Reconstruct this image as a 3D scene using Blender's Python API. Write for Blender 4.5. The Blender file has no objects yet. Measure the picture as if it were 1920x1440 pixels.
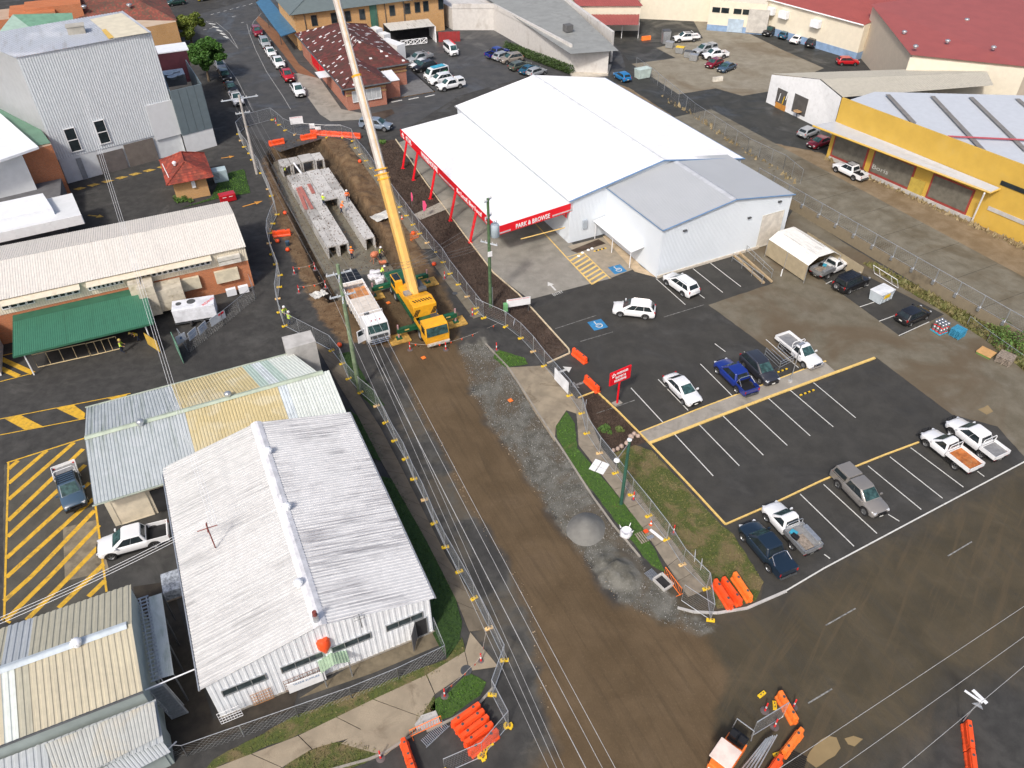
import bpy,bmesh,math,random
import numpy as np
from mathutils import Vector,Matrix
random.seed(7);RNG=np.random.RandomState(5)
R=math.radians
scene=bpy.context.scene
COL=scene.collection
# camera
PITCH,ROLL,FPX,CAMH=R(40.39),R(-0.28),1448.4,50.0
cam_d=bpy.data.cameras.new('camera');cam=bpy.data.objects.new('camera',cam_d);COL.objects.link(cam)
_F=Vector((0,math.cos(PITCH),-math.sin(PITCH)));_R0=Vector((1,0,0));_U0=_R0.cross(_F)
_R=_R0*math.cos(ROLL)+_U0*math.sin(ROLL);_U=_U0*math.cos(ROLL)-_R0*math.sin(ROLL)
cam.matrix_world=Matrix(((_R.x,_U.x,-_F.x,0),(_R.y,_U.y,-_F.y,0),(_R.z,_U.z,-_F.z,CAMH),(0,0,0,1)))
cam_d.sensor_fit='HORIZONTAL';cam_d.sensor_width=36.0;cam_d.lens=FPX/1920*36.0
cam_d.clip_start=0.5;cam_d.clip_end=3000
scene.camera=cam
# sky and sun
SUN_AZ,SUN_EL=203.0,46.0
world=bpy.data.worlds.new("World");scene.world=world;world.use_nodes=True
wn=world.node_tree;bg=wn.nodes['Background']
sky=wn.nodes.new('ShaderNodeTexSky');sky.sky_type='NISHITA';sky.sun_disc=False
sky.sun_elevation=R(SUN_EL);sky.sun_rotation=R(SUN_AZ);sky.air_density=0.8;sky.dust_density=4.0;sky.ozone_density=0.4
wn.links.new(sky.outputs[0],bg.inputs[0]);bg.inputs[1].default_value=0.15
sun_d=bpy.data.lights.new('sun','SUN');sun_d.energy=2.4;sun_d.angle=R(6.0);sun_d.color=(1,0.95,0.88)
sun=bpy.data.objects.new('sun',sun_d);COL.objects.link(sun)
_d=Vector((math.sin(R(SUN_AZ))*math.cos(R(SUN_EL)),math.cos(R(SUN_AZ))*math.cos(R(SUN_EL)),math.sin(R(SUN_EL))))
sun.rotation_euler=_d.to_track_quat('Z','Y').to_euler()
vs=scene.view_settings
vs.view_transform='Standard';vs.look='None';vs.exposure=0.17;vs.gamma=1.0;vs.use_curve_mapping=False
# coordinates
def at(px,py,z=0.0):
 """point of the place at height z seen at photograph pixel (px, py)"""
 d=_F*FPX+_R*(px-960)-_U*(py-720)
 t=(z-CAMH)/d.z
 return Vector((d.x*t,d.y*t,z))
def frame(az):
 s,c=math.sin(R(az)),math.cos(R(az))
 return lambda u,v,z=0.0:Vector((u*s+v*c,u*c-v*s,z))
RF=frame(-26.5);LF=frame(-25.0)
RZ,LZ=R(26.5),R(25.0)
def to_uv(p,az=-25.0):
 s,c=math.sin(R(az)),math.cos(R(az))
 return p[0]*s+p[1]*c,p[0]*c-p[1]*s
KIDS={}
def tag(o,label=None,cat=None,group=None,kind=None):
 if label:o['label']=label
 if cat:o['category']=cat
 if group:o['group']=group
 if kind:o['kind']=kind
 return o
def thing(name,label,cat,loc=(0,0,0),rz=0.0,group=None):
 o=bpy.data.objects.new(name,None);COL.objects.link(o);o.empty_display_size=.3
 o.location=loc;o.rotation_euler=(0,0,rz);KIDS[o]=[]
 return tag(o,label,cat,group)
def inst(o,parent,name=None,loc=None,rot=None,scale=None):
 c=o.copy();COL.objects.link(c)
 if name:c.name=name
 if parent is not None:c.parent=parent;KIDS.setdefault(parent,[]).append(c)
 if loc is not None:c.location=loc
 if rot is not None:c.rotation_euler=rot
 if scale is not None:c.scale=scale
 return c
def dup(root,loc,rz,label=None,group=None,cat=None):
 r=root.copy();COL.objects.link(r);r.location=loc;r.rotation_euler=(0,0,rz);KIDS[r]=[]
 if label:r['label']=label
 if group:r['group']=group
 if cat:r['category']=cat
 for ch in KIDS.get(root,[]):
  c=ch.copy();COL.objects.link(c);c.parent=r;KIDS[r].append(c)
  for g in KIDS.get(ch,[]):
   d=g.copy();COL.objects.link(d);d.parent=c;KIDS.setdefault(c,[]).append(d)
 return r
def paint(root,old,new):
 """the same mesh with another paint on this one object"""
 for o in[root]+KIDS.get(root,[]):
  if o.data is None or not hasattr(o.data,'materials'):continue
  for i,s in enumerate(o.material_slots):
   if s.material==old:s.link='OBJECT';s.material=new
class MB:
 def __init__(s):s.v=[];s.f=[];s.m=[]
 def face(s,pts,m=0):
  i=len(s.v);s.v+=[tuple(p)for p in pts];s.f.append(tuple(range(i,i+len(pts))));s.m.append(m);return s
 def solid(s,bot,top,m=0,mt=None,capb=True,capt=True):
  n=len(bot);i=len(s.v);s.v+=[tuple(p)for p in bot]+[tuple(p)for p in top]
  for k in range(n):
   j=(k+1)%n;s.f.append((i+k,i+j,i+n+j,i+n+k));s.m.append(m)
  if capt:s.f.append(tuple(range(i+n,i+2*n)));s.m.append(m if mt is None else mt)
  if capb:s.f.append(tuple(range(i+n-1,i-1,-1)));s.m.append(m)
  return s
 def prism(s,poly,z0,z1,m=0,mt=None):
  a=sum(poly[k][0]*poly[(k+1)%len(poly)][1]-poly[(k+1)%len(poly)][0]*poly[k][1]for k in range(len(poly)))
  if a<0:poly=poly[::-1]
  return s.solid([(p[0],p[1],z0)for p in poly],[(p[0],p[1],z1)for p in poly],m,mt)
 def box(s,c,d,rz=0.0,m=0,tilt=None):
  x,y,z=d[0]/2,d[1]/2,d[2]/2;M3=Matrix.Rotation(rz,3,'Z')
  if tilt:M3=M3@Matrix.Rotation(tilt[0],3,tilt[1])
  P=[M3@Vector(q)+Vector(c)for q in((-x,-y,-z),(x,-y,-z),(x,y,-z),(-x,y,-z),(-x,-y,z),(x,-y,z),(x,y,z),(-x,y,z))]
  return s.solid(P[:4],P[4:],m)
 def tube(s,pts,r,n=6,m=0,closed=False,cap=True):
  pts=[Vector(p)for p in pts];rings=[];N=len(pts)
  for k,p in enumerate(pts):
   a=pts[k-1]if(k or closed)else p;b=pts[(k+1)%N]if(k<N-1 or closed)else p
   t=(b-a).normalized()if(b-a).length>1e-9 else Vector((0,0,1))
   ref=Vector((0,0,1))if abs(t.z)<.9 else Vector((1,0,0))
   x=t.cross(ref).normalized();y=x.cross(t);rr=r[k]if isinstance(r,(list,tuple))else r
   i=len(s.v)
   s.v+=[tuple(p+x*rr*math.cos(2*math.pi*q/n)+y*rr*math.sin(2*math.pi*q/n))for q in range(n)];rings.append(i)
  for k in range(N if closed else N-1):
   i,j=rings[k],rings[(k+1)%N]
   for q in range(n):
    w=(q+1)%n;s.f.append((i+q,j+q,j+w,i+w));s.m.append(m)
  if cap and not closed:
   s.f.append(tuple(rings[0]+q for q in range(n)));s.m.append(m)
   s.f.append(tuple(rings[-1]+n-1-q for q in range(n)));s.m.append(m)
  return s
 def lathe(s,prof,c=(0,0,0),n=16,m=0,axis='Z',cap=True):
  c=Vector(c);i=len(s.v)
  for r,h in prof:
   for q in range(n):
    a=2*math.pi*q/n;x,y=r*math.cos(a),r*math.sin(a)
    s.v.append(tuple(c+(Vector((x,y,h))if axis=='Z' else Vector((x,h,y))if axis=='Y' else Vector((h,x,y)))))
  for k in range(len(prof)-1):
   for q in range(n):
    w=(q+1)%n;s.f.append((i+k*n+q,i+k*n+w,i+k*n+n+w,i+k*n+n+q));s.m.append(m)
  if cap:
   s.f.append(tuple(i+n-1-q for q in range(n)));s.m.append(m)
   k=i+(len(prof)-1)*n;s.f.append(tuple(k+q for q in range(n)));s.m.append(m)
  return s
 def corr(s,a,b,c,d,pitch=.2,dep=.03,m=0,prof=((0,0),(.5,0),(.62,1),(.88,1))):
  """ribbed sheet: ribs run a->d (and b->c) and repeat along a->b"""
  a,b,c,d=map(Vector,(a,b,c,d));nrm=(b-a).cross(d-a).normalized()
  n=max(1,round((b-a).length/pitch));i=len(s.v);cnt=0
  for k in range(n+1):
   for t,h in(prof if k<n else prof[:1]):
    f=(k+t)/n;o=nrm*(h*dep)
    s.v+=[tuple(a.lerp(b,f)+o),tuple(d.lerp(c,f)+o)];cnt+=1
  for k in range(cnt-1):
   s.f.append((i+2*k,i+2*k+2,i+2*k+3,i+2*k+1));s.m.append(m)
  return s
 def build(s,name,mats,parent=None,world=False,smooth=None,label=None):
  me=bpy.data.meshes.new(name)
  v=s.v
  if world and parent is not None:
   mi=(Matrix.Translation(parent.location)@Matrix.Rotation(parent.rotation_euler.z,4,'Z')).inverted()
   v=[tuple(mi@Vector(p))for p in v]
  me.from_pydata(v,[],s.f)
  if not isinstance(mats,(list,tuple)):mats=[mats]
  for q in mats:me.materials.append(q)
  if len(mats)>1:me.polygons.foreach_set('material_index',s.m)
  if smooth:
   me.polygons.foreach_set('use_smooth',[True]*len(me.polygons));me.set_sharp_from_angle(angle=R(smooth))
  me.update()
  o=bpy.data.objects.new(name,me);COL.objects.link(o)
  if parent is not None:o.parent=parent;KIDS.setdefault(parent,[]).append(o)
  if label:o['label']=label
  return o
def bevel(o,w,seg=2,ang=30):
 bm=bmesh.new();bm.from_mesh(o.data);bmesh.ops.remove_doubles(bm,verts=bm.verts,dist=1e-4)
 bmesh.ops.recalc_face_normals(bm,faces=bm.faces)
 ed=[e for e in bm.edges if len(e.link_faces)==2 and e.calc_face_angle(0)>R(ang)]
 bmesh.ops.bevel(bm,geom=ed,offset=w,segments=seg,affect='EDGES',profile=.6,clamp_overlap=True)
 bm.to_mesh(o.data);bm.free();return o
def smooth(o,ang=35):
 o.data.polygons.foreach_set('use_smooth',[True]*len(o.data.polygons));o.data.set_sharp_from_angle(angle=R(ang));return o
def ordn(k):return['first','second','third','fourth','fifth','sixth','seventh','eighth','ninth','tenth','eleventh','twelfth','thirteenth','fourteenth','fifteenth','sixteenth','seventeenth','eighteenth','nineteenth','twentieth','twenty first','twenty second','twenty third','twenty fourth','twenty fifth','twenty sixth','twenty seventh','twenty eighth','twenty ninth','thirtieth','thirty first','thirty second','thirty third','thirty fourth','thirty fifth'][k]
# materials
MAT={}
def nodes(name):
 m=bpy.data.materials.new(name);m.use_nodes=True;nt=m.node_tree
 return m,nt,nt.nodes['Principled BSDF']
def N(nt,t,**k):
 n=nt.nodes.new(t)
 for a,b in k.items():setattr(n,a,b)
 return n
def mixc(nt,fac,a,b,mode='MIX'):
 n=N(nt,'ShaderNodeMix',data_type='RGBA',blend_type=mode)
 for sck,val in((n.inputs[0],fac),(n.inputs[6],a),(n.inputs[7],b)):
  if hasattr(val,'is_linked'):nt.links.new(val,sck)
  elif isinstance(val,(int,float)):sck.default_value=val
  else:sck.default_value=(*val,1)
 return n.outputs[2]
def mth(nt,op,a,b=0.0,c=None,clamp=False):
 n=N(nt,'ShaderNodeMath',operation=op);n.use_clamp=clamp
 for k,val in enumerate((a,b)if c is None else(a,b,c)):
  if hasattr(val,'is_linked'):nt.links.new(val,n.inputs[k])
  else:n.inputs[k].default_value=val
 return n.outputs[0]
def noise(nt,vec,scale,detail=4,rough=.55,dist=0.0):
 n=N(nt,'ShaderNodeTexNoise');n.inputs['Scale'].default_value=scale;n.inputs['Detail'].default_value=detail
 n.inputs['Roughness'].default_value=rough;n.inputs['Distortion'].default_value=dist
 if vec is not None:nt.links.new(vec,n.inputs['Vector'])
 return n.outputs[0]
def ramp(nt,x,lo,hi):
 n=N(nt,'ShaderNodeMapRange',interpolation_type='SMOOTHSTEP');nt.links.new(x,n.inputs[0])
 n.inputs[1].default_value=lo;n.inputs[2].default_value=hi
 return n.outputs[0]
def wpos(nt,rz=0.0,sc=(1,1,1)):
 g=N(nt,'ShaderNodeNewGeometry');mp=N(nt,'ShaderNodeVectorRotate',rotation_type='Z_AXIS')
 nt.links.new(g.outputs['Position'],mp.inputs['Vector']);mp.inputs['Angle'].default_value=-rz
 m2=N(nt,'ShaderNodeVectorMath',operation='MULTIPLY');nt.links.new(mp.outputs[0],m2.inputs[0]);m2.inputs[1].default_value=sc
 return m2.outputs[0]
def bumpn(nt,bs,h,strength,dist=.02):
 b=N(nt,'ShaderNodeBump');b.inputs['Strength'].default_value=strength;b.inputs['Distance'].default_value=dist
 nt.links.new(h,b.inputs['Height']);nt.links.new(b.outputs[0],bs.inputs['Normal'])
def PM(name,col=None,rough=.6,metal=0.0,var=.14,scale=1.2,bump=0.0,bscale=30,dirt=None,coat=0.0,fine=0.0,spec=None):
 """plain thing: colour broken up by two noises, optional dirt (colour, amount, scale)"""
 if name in MAT:return MAT[name]
 m,nt,bs=nodes(name);P=wpos(nt)
 n1=noise(nt,P,scale,5,.6)
 c=mixc(nt,ramp(nt,n1,.3,.7),tuple(x*(1-var)for x in col),tuple(min(1,x*(1+var))for x in col))
 if fine:
  n3=noise(nt,P,14,3,.7);c=mixc(nt,ramp(nt,n3,.35,.75),c,tuple(x*(1-fine)for x in col))
 if dirt:
  n2=noise(nt,P,dirt[2],6,.65,.6);f=mth(nt,'MULTIPLY',ramp(nt,n2,.5,.72),dirt[1]);c=mixc(nt,f,c,dirt[0])
 nt.links.new(c,bs.inputs['Base Color'])
 bs.inputs['Roughness'].default_value=rough;bs.inputs['Metallic'].default_value=metal
 if coat:bs.inputs['Coat Weight'].default_value=coat;bs.inputs['Coat Roughness'].default_value=.06
 if spec is not None:bs.inputs['Specular IOR Level'].default_value=spec
 if bump:bumpn(nt,bs,noise(nt,P,bscale,4,.6),bump)
 MAT[name]=m;return m
def SM(name,base,dark,rz,su,sv,lo=.5,hi=.7,amt=.8,rough=.5,blotch=None,lines=None):
 """sheet metal with grime drawn out along one direction (su along u, sv along v)"""
 if name in MAT:return MAT[name]
 m,nt,bs=nodes(name);P=wpos(nt,rz,(sv,su,.3));Q=wpos(nt)
 n1=noise(nt,P,1.0,6,.62,.2);n2=noise(nt,Q,.16,5,.6,.5);n3=noise(nt,Q,2.2,4,.6)
 f=mth(nt,'MULTIPLY',ramp(nt,n1,lo,hi),ramp(nt,n2,.36,.62));f=mth(nt,'MULTIPLY',f,amt)
 c=mixc(nt,ramp(nt,n3,.3,.7),tuple(x*.93 for x in base),tuple(min(1,x*1.04)for x in base))
 if blotch:c=mixc(nt,mth(nt,'MULTIPLY',ramp(nt,noise(nt,Q,blotch[1],5,.6,.8),.48,.66),blotch[2]),c,blotch[0])
 c=mixc(nt,f,c,dark);nt.links.new(c,bs.inputs['Base Color']);bs.inputs['Roughness'].default_value=rough
 MAT[name]=m;return m
def BR(name,c1,c2,mortar,rz=0.0,bw=.24,bh=.086,wall=True):
 """brickwork: courses follow height, bricks follow both wall directions"""
 if name in MAT:return MAT[name]
 m,nt,bs=nodes(name);P=wpos(nt,rz);sx=N(nt,'ShaderNodeSeparateXYZ');nt.links.new(P,sx.inputs[0])
 cb=N(nt,'ShaderNodeCombineXYZ');nt.links.new(mth(nt,'ADD',sx.outputs[0],sx.outputs[1]),cb.inputs[0]);nt.links.new(sx.outputs[2],cb.inputs[1])
 b=N(nt,'ShaderNodeTexBrick');nt.links.new(cb.outputs[0],b.inputs['Vector']);b.inputs['Scale'].default_value=1.0
 b.inputs['Brick Width'].default_value=bw;b.inputs['Row Height'].default_value=bh;b.inputs['Mortar Size'].default_value=.008
 b.inputs['Color1'].default_value=(*c1,1);b.inputs['Color2'].default_value=(*c2,1);b.inputs['Mortar'].default_value=(*mortar,1)
 n=noise(nt,wpos(nt),.5,5,.6);c=mixc(nt,mth(nt,'MULTIPLY',ramp(nt,n,.4,.75),.3),b.outputs[0],tuple(x*.55 for x in c1))
 nt.links.new(c,bs.inputs['Base Color']);bs.inputs['Roughness'].default_value=.85;bumpn(nt,bs,b.outputs['Fac'],-.4,.01)
 MAT[name]=m;return m
def TILE(name,cols,rz,white=0.0,tw=.33,th=.36):
 """roof tiles: each cell its own tone, some of them bleached"""
 if name in MAT:return MAT[name]
 m,nt,bs=nodes(name);P=wpos(nt,rz,(1/tw,1/th,0));sx=N(nt,'ShaderNodeSeparateXYZ');nt.links.new(P,sx.inputs[0])
 fx=mth(nt,'FLOOR',sx.outputs[0]);fy=mth(nt,'FLOOR',sx.outputs[1]);cb=N(nt,'ShaderNodeCombineXYZ')
 nt.links.new(fx,cb.inputs[0]);nt.links.new(fy,cb.inputs[1])
 wn_=N(nt,'ShaderNodeTexWhiteNoise',noise_dimensions='3D');nt.links.new(cb.outputs[0],wn_.inputs[0])
 cr=N(nt,'ShaderNodeValToRGB');nt.links.new(wn_.outputs[0],cr.inputs[0]);cr.color_ramp.interpolation='CONSTANT'
 e=cr.color_ramp.elements;e[0].color=(*cols[0],1);e[1].position=1/len(cols);e[1].color=(*cols[1],1)
 for k in range(2,len(cols)):q=e.new(k/len(cols));q.color=(*cols[k],1)
 c=cr.outputs[0]
 n=noise(nt,wpos(nt),.35,5,.65);c=mixc(nt,mth(nt,'MULTIPLY',ramp(nt,n,.42,.7),.55),c,(.035,.028,.02))
 if white:
  w2=mth(nt,'FRACT',mth(nt,'MULTIPLY',wn_.outputs[0],37.7));f=mth(nt,'GREATER_THAN',w2,1-white)
  c=mixc(nt,f,c,(.62,.6,.6))
 fr_=mth(nt,'FRACT',sx.outputs[1]);ed=mth(nt,'GREATER_THAN',fr_,.86);c=mixc(nt,mth(nt,'MULTIPLY',ed,.55),c,(.03,.02,.018))
 nt.links.new(c,bs.inputs['Base Color']);bs.inputs['Roughness'].default_value=.8;bumpn(nt,bs,fr_,.5,.04)
 MAT[name]=m;return m
white_p=PM('white_paint',(.8,.81,.82),.45,var=.04,dirt=((.45,.45,.43),.25,1.5))
white_m=PM('white_metal',(.78,.8,.83),.4,var=.05)
bluew=PM('pale_blue_cladding',(.64,.69,.74),.45,var=.02,scale=.3)
galv=PM('galvanised_steel',(.5,.52,.54),.38,.7,var=.12,scale=5)
dgrey=PM('dark_grey_steel',(.07,.075,.08),.5,var=.2)
black=PM('black_plastic',(.012,.012,.013),.55,var=.2)
dark_in=PM('dark_interior',(.018,.018,.02),.85,var=.3)
rubber=PM('tyre_rubber',(.02,.02,.021),.85,var=.25)
rimm=PM('alloy_rim',(.42,.43,.44),.35,.8,var=.1)
chrome=PM('chrome',(.7,.7,.72),.18,.95,var=.05)
conc=PM('concrete',(.31,.285,.245),.85,var=.16,scale=.7,bump=.25,dirt=((.14,.125,.1),.6,.5),fine=.12)
conc_l=PM('pale_concrete',(.45,.44,.42),.85,var=.12,scale=1.0,bump=.1,dirt=((.3,.29,.27),.5,.6))
yel_p=PM('yellow_line_paint',(.72,.5,.16),.7,var=.1,scale=3,dirt=((.2,.17,.12),.35,2.5))
yel_h=PM('strong_yellow_line_paint',(.62,.37,.03),.7,var=.15,scale=3,dirt=((.12,.1,.06),.6,1.8))
wht_l=PM('white_line_paint',(.6,.6,.57),.7,var=.08,scale=3,dirt=((.16,.16,.15),.35,2.5))
red_s=PM('sign_red',(.72,.006,.018),.4,var=.05)
orange=PM('orange_plastic',(.85,.09,.018),.45,var=.12,scale=1.5,dirt=((.4,.12,.06),.35,3))
orange2=PM('faded_orange_plastic',(.9,.2,.03),.5,var=.12,scale=2,dirt=((.5,.2,.08),.4,3))
foot_y=PM('yellow_plastic',(.8,.52,.02),.5,var=.12,scale=4,dirt=((.4,.3,.12),.5,4))
blue_t=PM('blue_trim',(.12,.22,.38),.45,var=.08)
steel_gr=PM('crane_green',(.012,.1,.045),.45,var=.25,scale=2,dirt=((.03,.03,.025),.6,2.5))
crane_y=PM('crane_yellow',(.83,.4,.02),.42,var=.08,scale=1.2,dirt=((.3,.2,.06),.35,1.6))
boom_y=PM('boom_yellow',(.72,.43,.12),.45,var=.08,dirt=((.4,.33,.2),.3,1.0))
wood=PM('timber',(.4,.25,.12),.8,var=.3,scale=6)
wood_g=PM('grey_timber',(.25,.21,.17),.85,var=.35,scale=5)
pole_w=PM('green_treated_pole',(.16,.22,.13),.85,var=.3,scale=2.2,dirt=((.28,.24,.17),.6,3))
tank_b=PM('light_blue_plastic',(.05,.35,.5),.5)
hedge_m=PM('hedge_leaf',(.045,.085,.02),.8,var=.5,scale=3)
glass=PM('dark_glass',(.02,.028,.032),.08,var=.25,scale=1.2)
glass_t=PM('teal_windscreen',(.035,.075,.075),.07,var=.5,scale=2.5)
winglass=PM('window_glass',(.04,.055,.06),.12,var=.4,scale=1.4)
lampw=PM('headlamp',(.6,.62,.65),.15,var=.1)
lampr=PM('taillamp',(.4,.01,.012),.25,var=.1)
plate=PM('number_plate',(.75,.75,.7),.5)
CARC={}
def cpaint(n,c,metal=0.0):
 if n not in CARC:CARC[n]=PM('car_'+n,c,.32,metal,var=.03,coat=.7)
 return CARC[n]
cwhite=cpaint('white',(.78,.79,.8))
def line(name,pts,w,m,z=.03,parent=None,**t):
 """painted stripe through ground points"""
 mb=MB()
 pts=[Vector((p[0],p[1],0))for p in pts]
 L,Rr=[],[]
 for k,p in enumerate(pts):
  a=pts[max(0,k-1)];b=pts[min(len(pts)-1,k+1)];t_=(b-a).normalized();n=Vector((-t_.y,t_.x,0))
  L.append(p+n*w/2);Rr.append(p-n*w/2)
 for k in range(len(pts)-1):
  mb.face([(Rr[k].x,Rr[k].y,z),(Rr[k+1].x,Rr[k+1].y,z),(L[k+1].x,L[k+1].y,z),(L[k].x,L[k].y,z)])
 return mb
def pl(*pp):return[at(x,y)for x,y in pp]
def textmb(txt,size=1.0,ext=.02,shear=0.0,bold=0.0,name='lettering'):
 c=bpy.data.curves.new('t','FONT');c.body=txt;c.size=size;c.extrude=ext;c.align_x='CENTER';c.align_y='CENTER';c.shear=shear
 c.offset=bold;c.resolution_u=2
 o=bpy.data.objects.new('t',c);COL.objects.link(o);bpy.context.view_layer.update()
 me=bpy.data.meshes.new_from_object(o.evaluated_get(bpy.context.evaluated_depsgraph_get()))
 bpy.data.objects.remove(o);bpy.data.curves.remove(c);me.name=name;return me
def lettering(txt,size,origin,xdir,ydir,m,parent,ext=.02,shear=0.0,bold=0.0,name='lettering',fitw=None):
 """real raised letters on a plane given by its x and y directions (world)"""
 me=textmb(txt,size,ext,shear,bold,name);x=Vector(xdir).normalized();y=Vector(ydir);y=(y-x*y.dot(x)).normalized();z=x.cross(y)
 if fitw:
  xs=[v.co.x for v in me.vertices];k=fitw/(max(xs)-min(xs))
  for v in me.vertices:v.co.x*=k
 M=Matrix(((x.x,y.x,z.x,origin[0]),(x.y,y.y,z.y,origin[1]),(x.z,y.z,z.z,origin[2]),(0,0,0,1)))
 if parent is not None:M=(Matrix.Translation(parent.location)@Matrix.Rotation(parent.rotation_euler.z,4,'Z')).inverted()@M
 me.transform(M);me.materials.clear();me.materials.append(m)
 o=bpy.data.objects.new(name,me);COL.objects.link(o)
 if parent is not None:o.parent=parent;KIDS.setdefault(parent,[]).append(o)
 return o
def sdist(X,Y,poly):
 """signed distance to a polygon, positive inside"""
 P=np.array([(p[0],p[1])for p in poly]);d=np.full(X.shape,1e9);ins=np.zeros(X.shape,bool)
 for k in range(len(P)):
  a=P[k];b=P[(k+1)%len(P)];e=b-a;L2=(e**2).sum()+1e-12
  t=np.clip(((X-a[0])*e[0]+(Y-a[1])*e[1])/L2,0,1)
  d=np.minimum(d,np.hypot(X-a[0]-t*e[0],Y-a[1]-t*e[1]))
  c=((a[1]>Y)!=(b[1]>Y))&(X<(b[0]-a[0])*(Y-a[1])/(b[1]-a[1]+1e-12)+a[0]);ins^=c
 return np.where(ins,d,-d)
def sm(x,a,b):t=np.clip((x-a)/(b-a),0,1);return t*t*(3-2*t)
def vnoise(X,Y,sc,seed):
 r=np.random.RandomState(seed);T=r.rand(256,256);x=X/sc+1000;y=Y/sc+1000
 xi=np.floor(x).astype(int);yi=np.floor(y).astype(int);fx=x-xi;fy=y-yi;fx=fx*fx*(3-2*fx);fy=fy*fy*(3-2*fy)
 g=lambda i,j:T[i%256,j%256]
 return(g(xi,yi)*(1-fx)+g(xi+1,yi)*fx)*(1-fy)+(g(xi,yi+1)*(1-fx)+g(xi+1,yi+1)*fx)*fy-.5
MUD=pl((640,605),(735,650),(752,700),(790,775),(835,850),(870,930),(920,1010),(972,1090),(1000,1160),(1012,1250),(1020,1330),(1040,1400),(1010,1440),(1000,1520),(1300,1520),(1330,1440),(1352,1340),(1355,1250),(1330,1190),(1230,1165),(1160,1125),(1100,1060),(1050,985),(990,900),(935,820),(885,740),(862,650),(830,520),(740,500),(640,480))
FILM=pl((1250,1080),(1345,1150),(1470,1110),(1545,1068),(1925,868),(2100,900),(2100,1150),(1800,1300),(1640,1440),(1550,1560),(1200,1560),(1000,1500))
GRAV=pl((858,650),(905,640),(955,690),(1000,760),(1060,850),(1110,930),(1150,985),(1245,1105),(1300,1160),(1345,1175),(1310,1195),(1230,1165),(1160,1125),(1100,1060),(1050,985),(990,900),(935,820),(885,740))
GRAV2=pl((700,690),(752,700),(835,850),(920,1010),(1000,1160),(1040,1330),(1060,1440),(1010,1440),(940,1290),(880,1160),(868,1140),(900,1130),(840,1010),(790,890),(740,780))
TR=[LF(*q)for q in((66,11.6),(72,11.7),(78,12.1),(93,12.6),(107,13.0),(119,13.6),(122.8,15.0),(122.5,23.2),(112,23.6),(104,23.0),(92,22.7),(79,22.3),(66,22.3))]
TR=[LF(*q)for q in((75.2,12.0),(80,12.1),(93,12.6),(107,13.2),(118,13.6),(121,15.0),(121.5,23.0),(112,23.4),(104,23.0),(92,22.7),(79,22.3),(75.2,22.2))]
CLAY=pl((520,262),(612,255),(645,262),(700,330),(790,470),(860,600),(840,660),(640,640),(600,600),(520,420),(492,300))
us=np.concatenate([[-60,-30,-10,4,10,14],np.arange(16,128,.3),np.arange(129,150,2),[160,180,210,260,340,460,700,1200]])
vs_=np.concatenate([[-900,-400,-200,-110,-70,-45,-30,-20,-12,-6,0,4],np.arange(6.0,36,.3),np.arange(37,80,1.0),[84,90,100,120,150,200,300,500,1000]])
U_,V_=np.meshgrid(us,vs_,indexing='ij')
sa,ca=math.sin(R(-25)),math.cos(R(-25))
X_=U_*sa+V_*ca;Y_=U_*ca-V_*sa
sdm=sdist(X_,Y_,MUD);sdf=sdist(X_,Y_,FILM);sdg=sdist(X_,Y_,GRAV);sdg2=sdist(X_,Y_,GRAV2);sdt=sdist(X_,Y_,TR);sdc=sdist(X_,Y_,CLAY)
Z_=np.zeros_like(X_)
n1=vnoise(X_,Y_,1.3,1);n2=vnoise(X_,Y_,.5,2);n3=vnoise(X_,Y_,3.7,3)
soil=sm(np.maximum(np.maximum(sdm,sdg),sdc),0.0,.8)
Z_+=soil*(n1*.07+n2*.035+n3*.06)
Z_+=.05*sm(sdg2,0,.6)*(n2*.6+n1*.6)*(sdm<0)
depth=sm(sdt+n1*.25,-.15,.55)
Z_=Z_*(1-depth)+(-1.75+n2*.05)*depth
def mound(px,py,r1,r2,h,rot=0,rough=.25):
 global Z_
 c=at(px,py);dx=X_-c.x;dy=Y_-c.y;a=R(rot);u=dx*math.cos(a)+dy*math.sin(a);v=-dx*math.sin(a)+dy*math.cos(a)
 d=np.hypot(u/r1,v/r2);Z_+=h*np.clip(1-d,0,1)**.9*(1+rough*n2*2+rough*n1)
mound(1150,1062,1.9,1.7,.55,0,.8);mound(1178,1085,1.5,1.0,.4,30,.9)
mound(905,628,2.6,1.8,.7,10,.5);mound(765,300,1,1,.2)
for q in((655,300),(668,340),(685,372),(700,400),(715,430)):mound(*q,2.4,1.7,.75,-60,.6)
mound(585,540,2.4,1.3,.45,0,.7);mound(790,480,2.5,1.6,.5,30,.5)
nU,nV=X_.shape
idx=np.arange(nU*nV).reshape(nU,nV)
quads=np.stack([idx[:-1,:-1],idx[:-1,1:],idx[1:,1:],idx[1:,:-1]],-1).reshape(-1,4)[:,::-1]
def cellmax(a):return a.ravel()[quads].mean(1)
cm,cg,ct,cf,cc,cg2=map(cellmax,(sdm,sdg,sdt,sdf,sdc,sdg2))
cls=np.zeros(len(quads),int)
cls[(cf>0)]=1
cls[(cg2>0)]=2;cls[cg>0]=2
cls[cc>0]=3;cls[cm>0]=4;cls[ct>-.1]=5
gm,nt,bs=nodes('ground_mix')
P=wpos(nt);PS=wpos(nt,LZ,(1.1,.07,1))
def attr(n):a=N(nt,'ShaderNodeAttribute',attribute_name=n);return a.outputs['Fac']
nA=noise(nt,P,.9,7,.62,.3);nB=noise(nt,P,6.0,5,.65);nC=noise(nt,P,.22,6,.6,.6);nD=noise(nt,P,30,3,.7);nE=noise(nt,PS,1.6,6,.6,.9)
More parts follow.
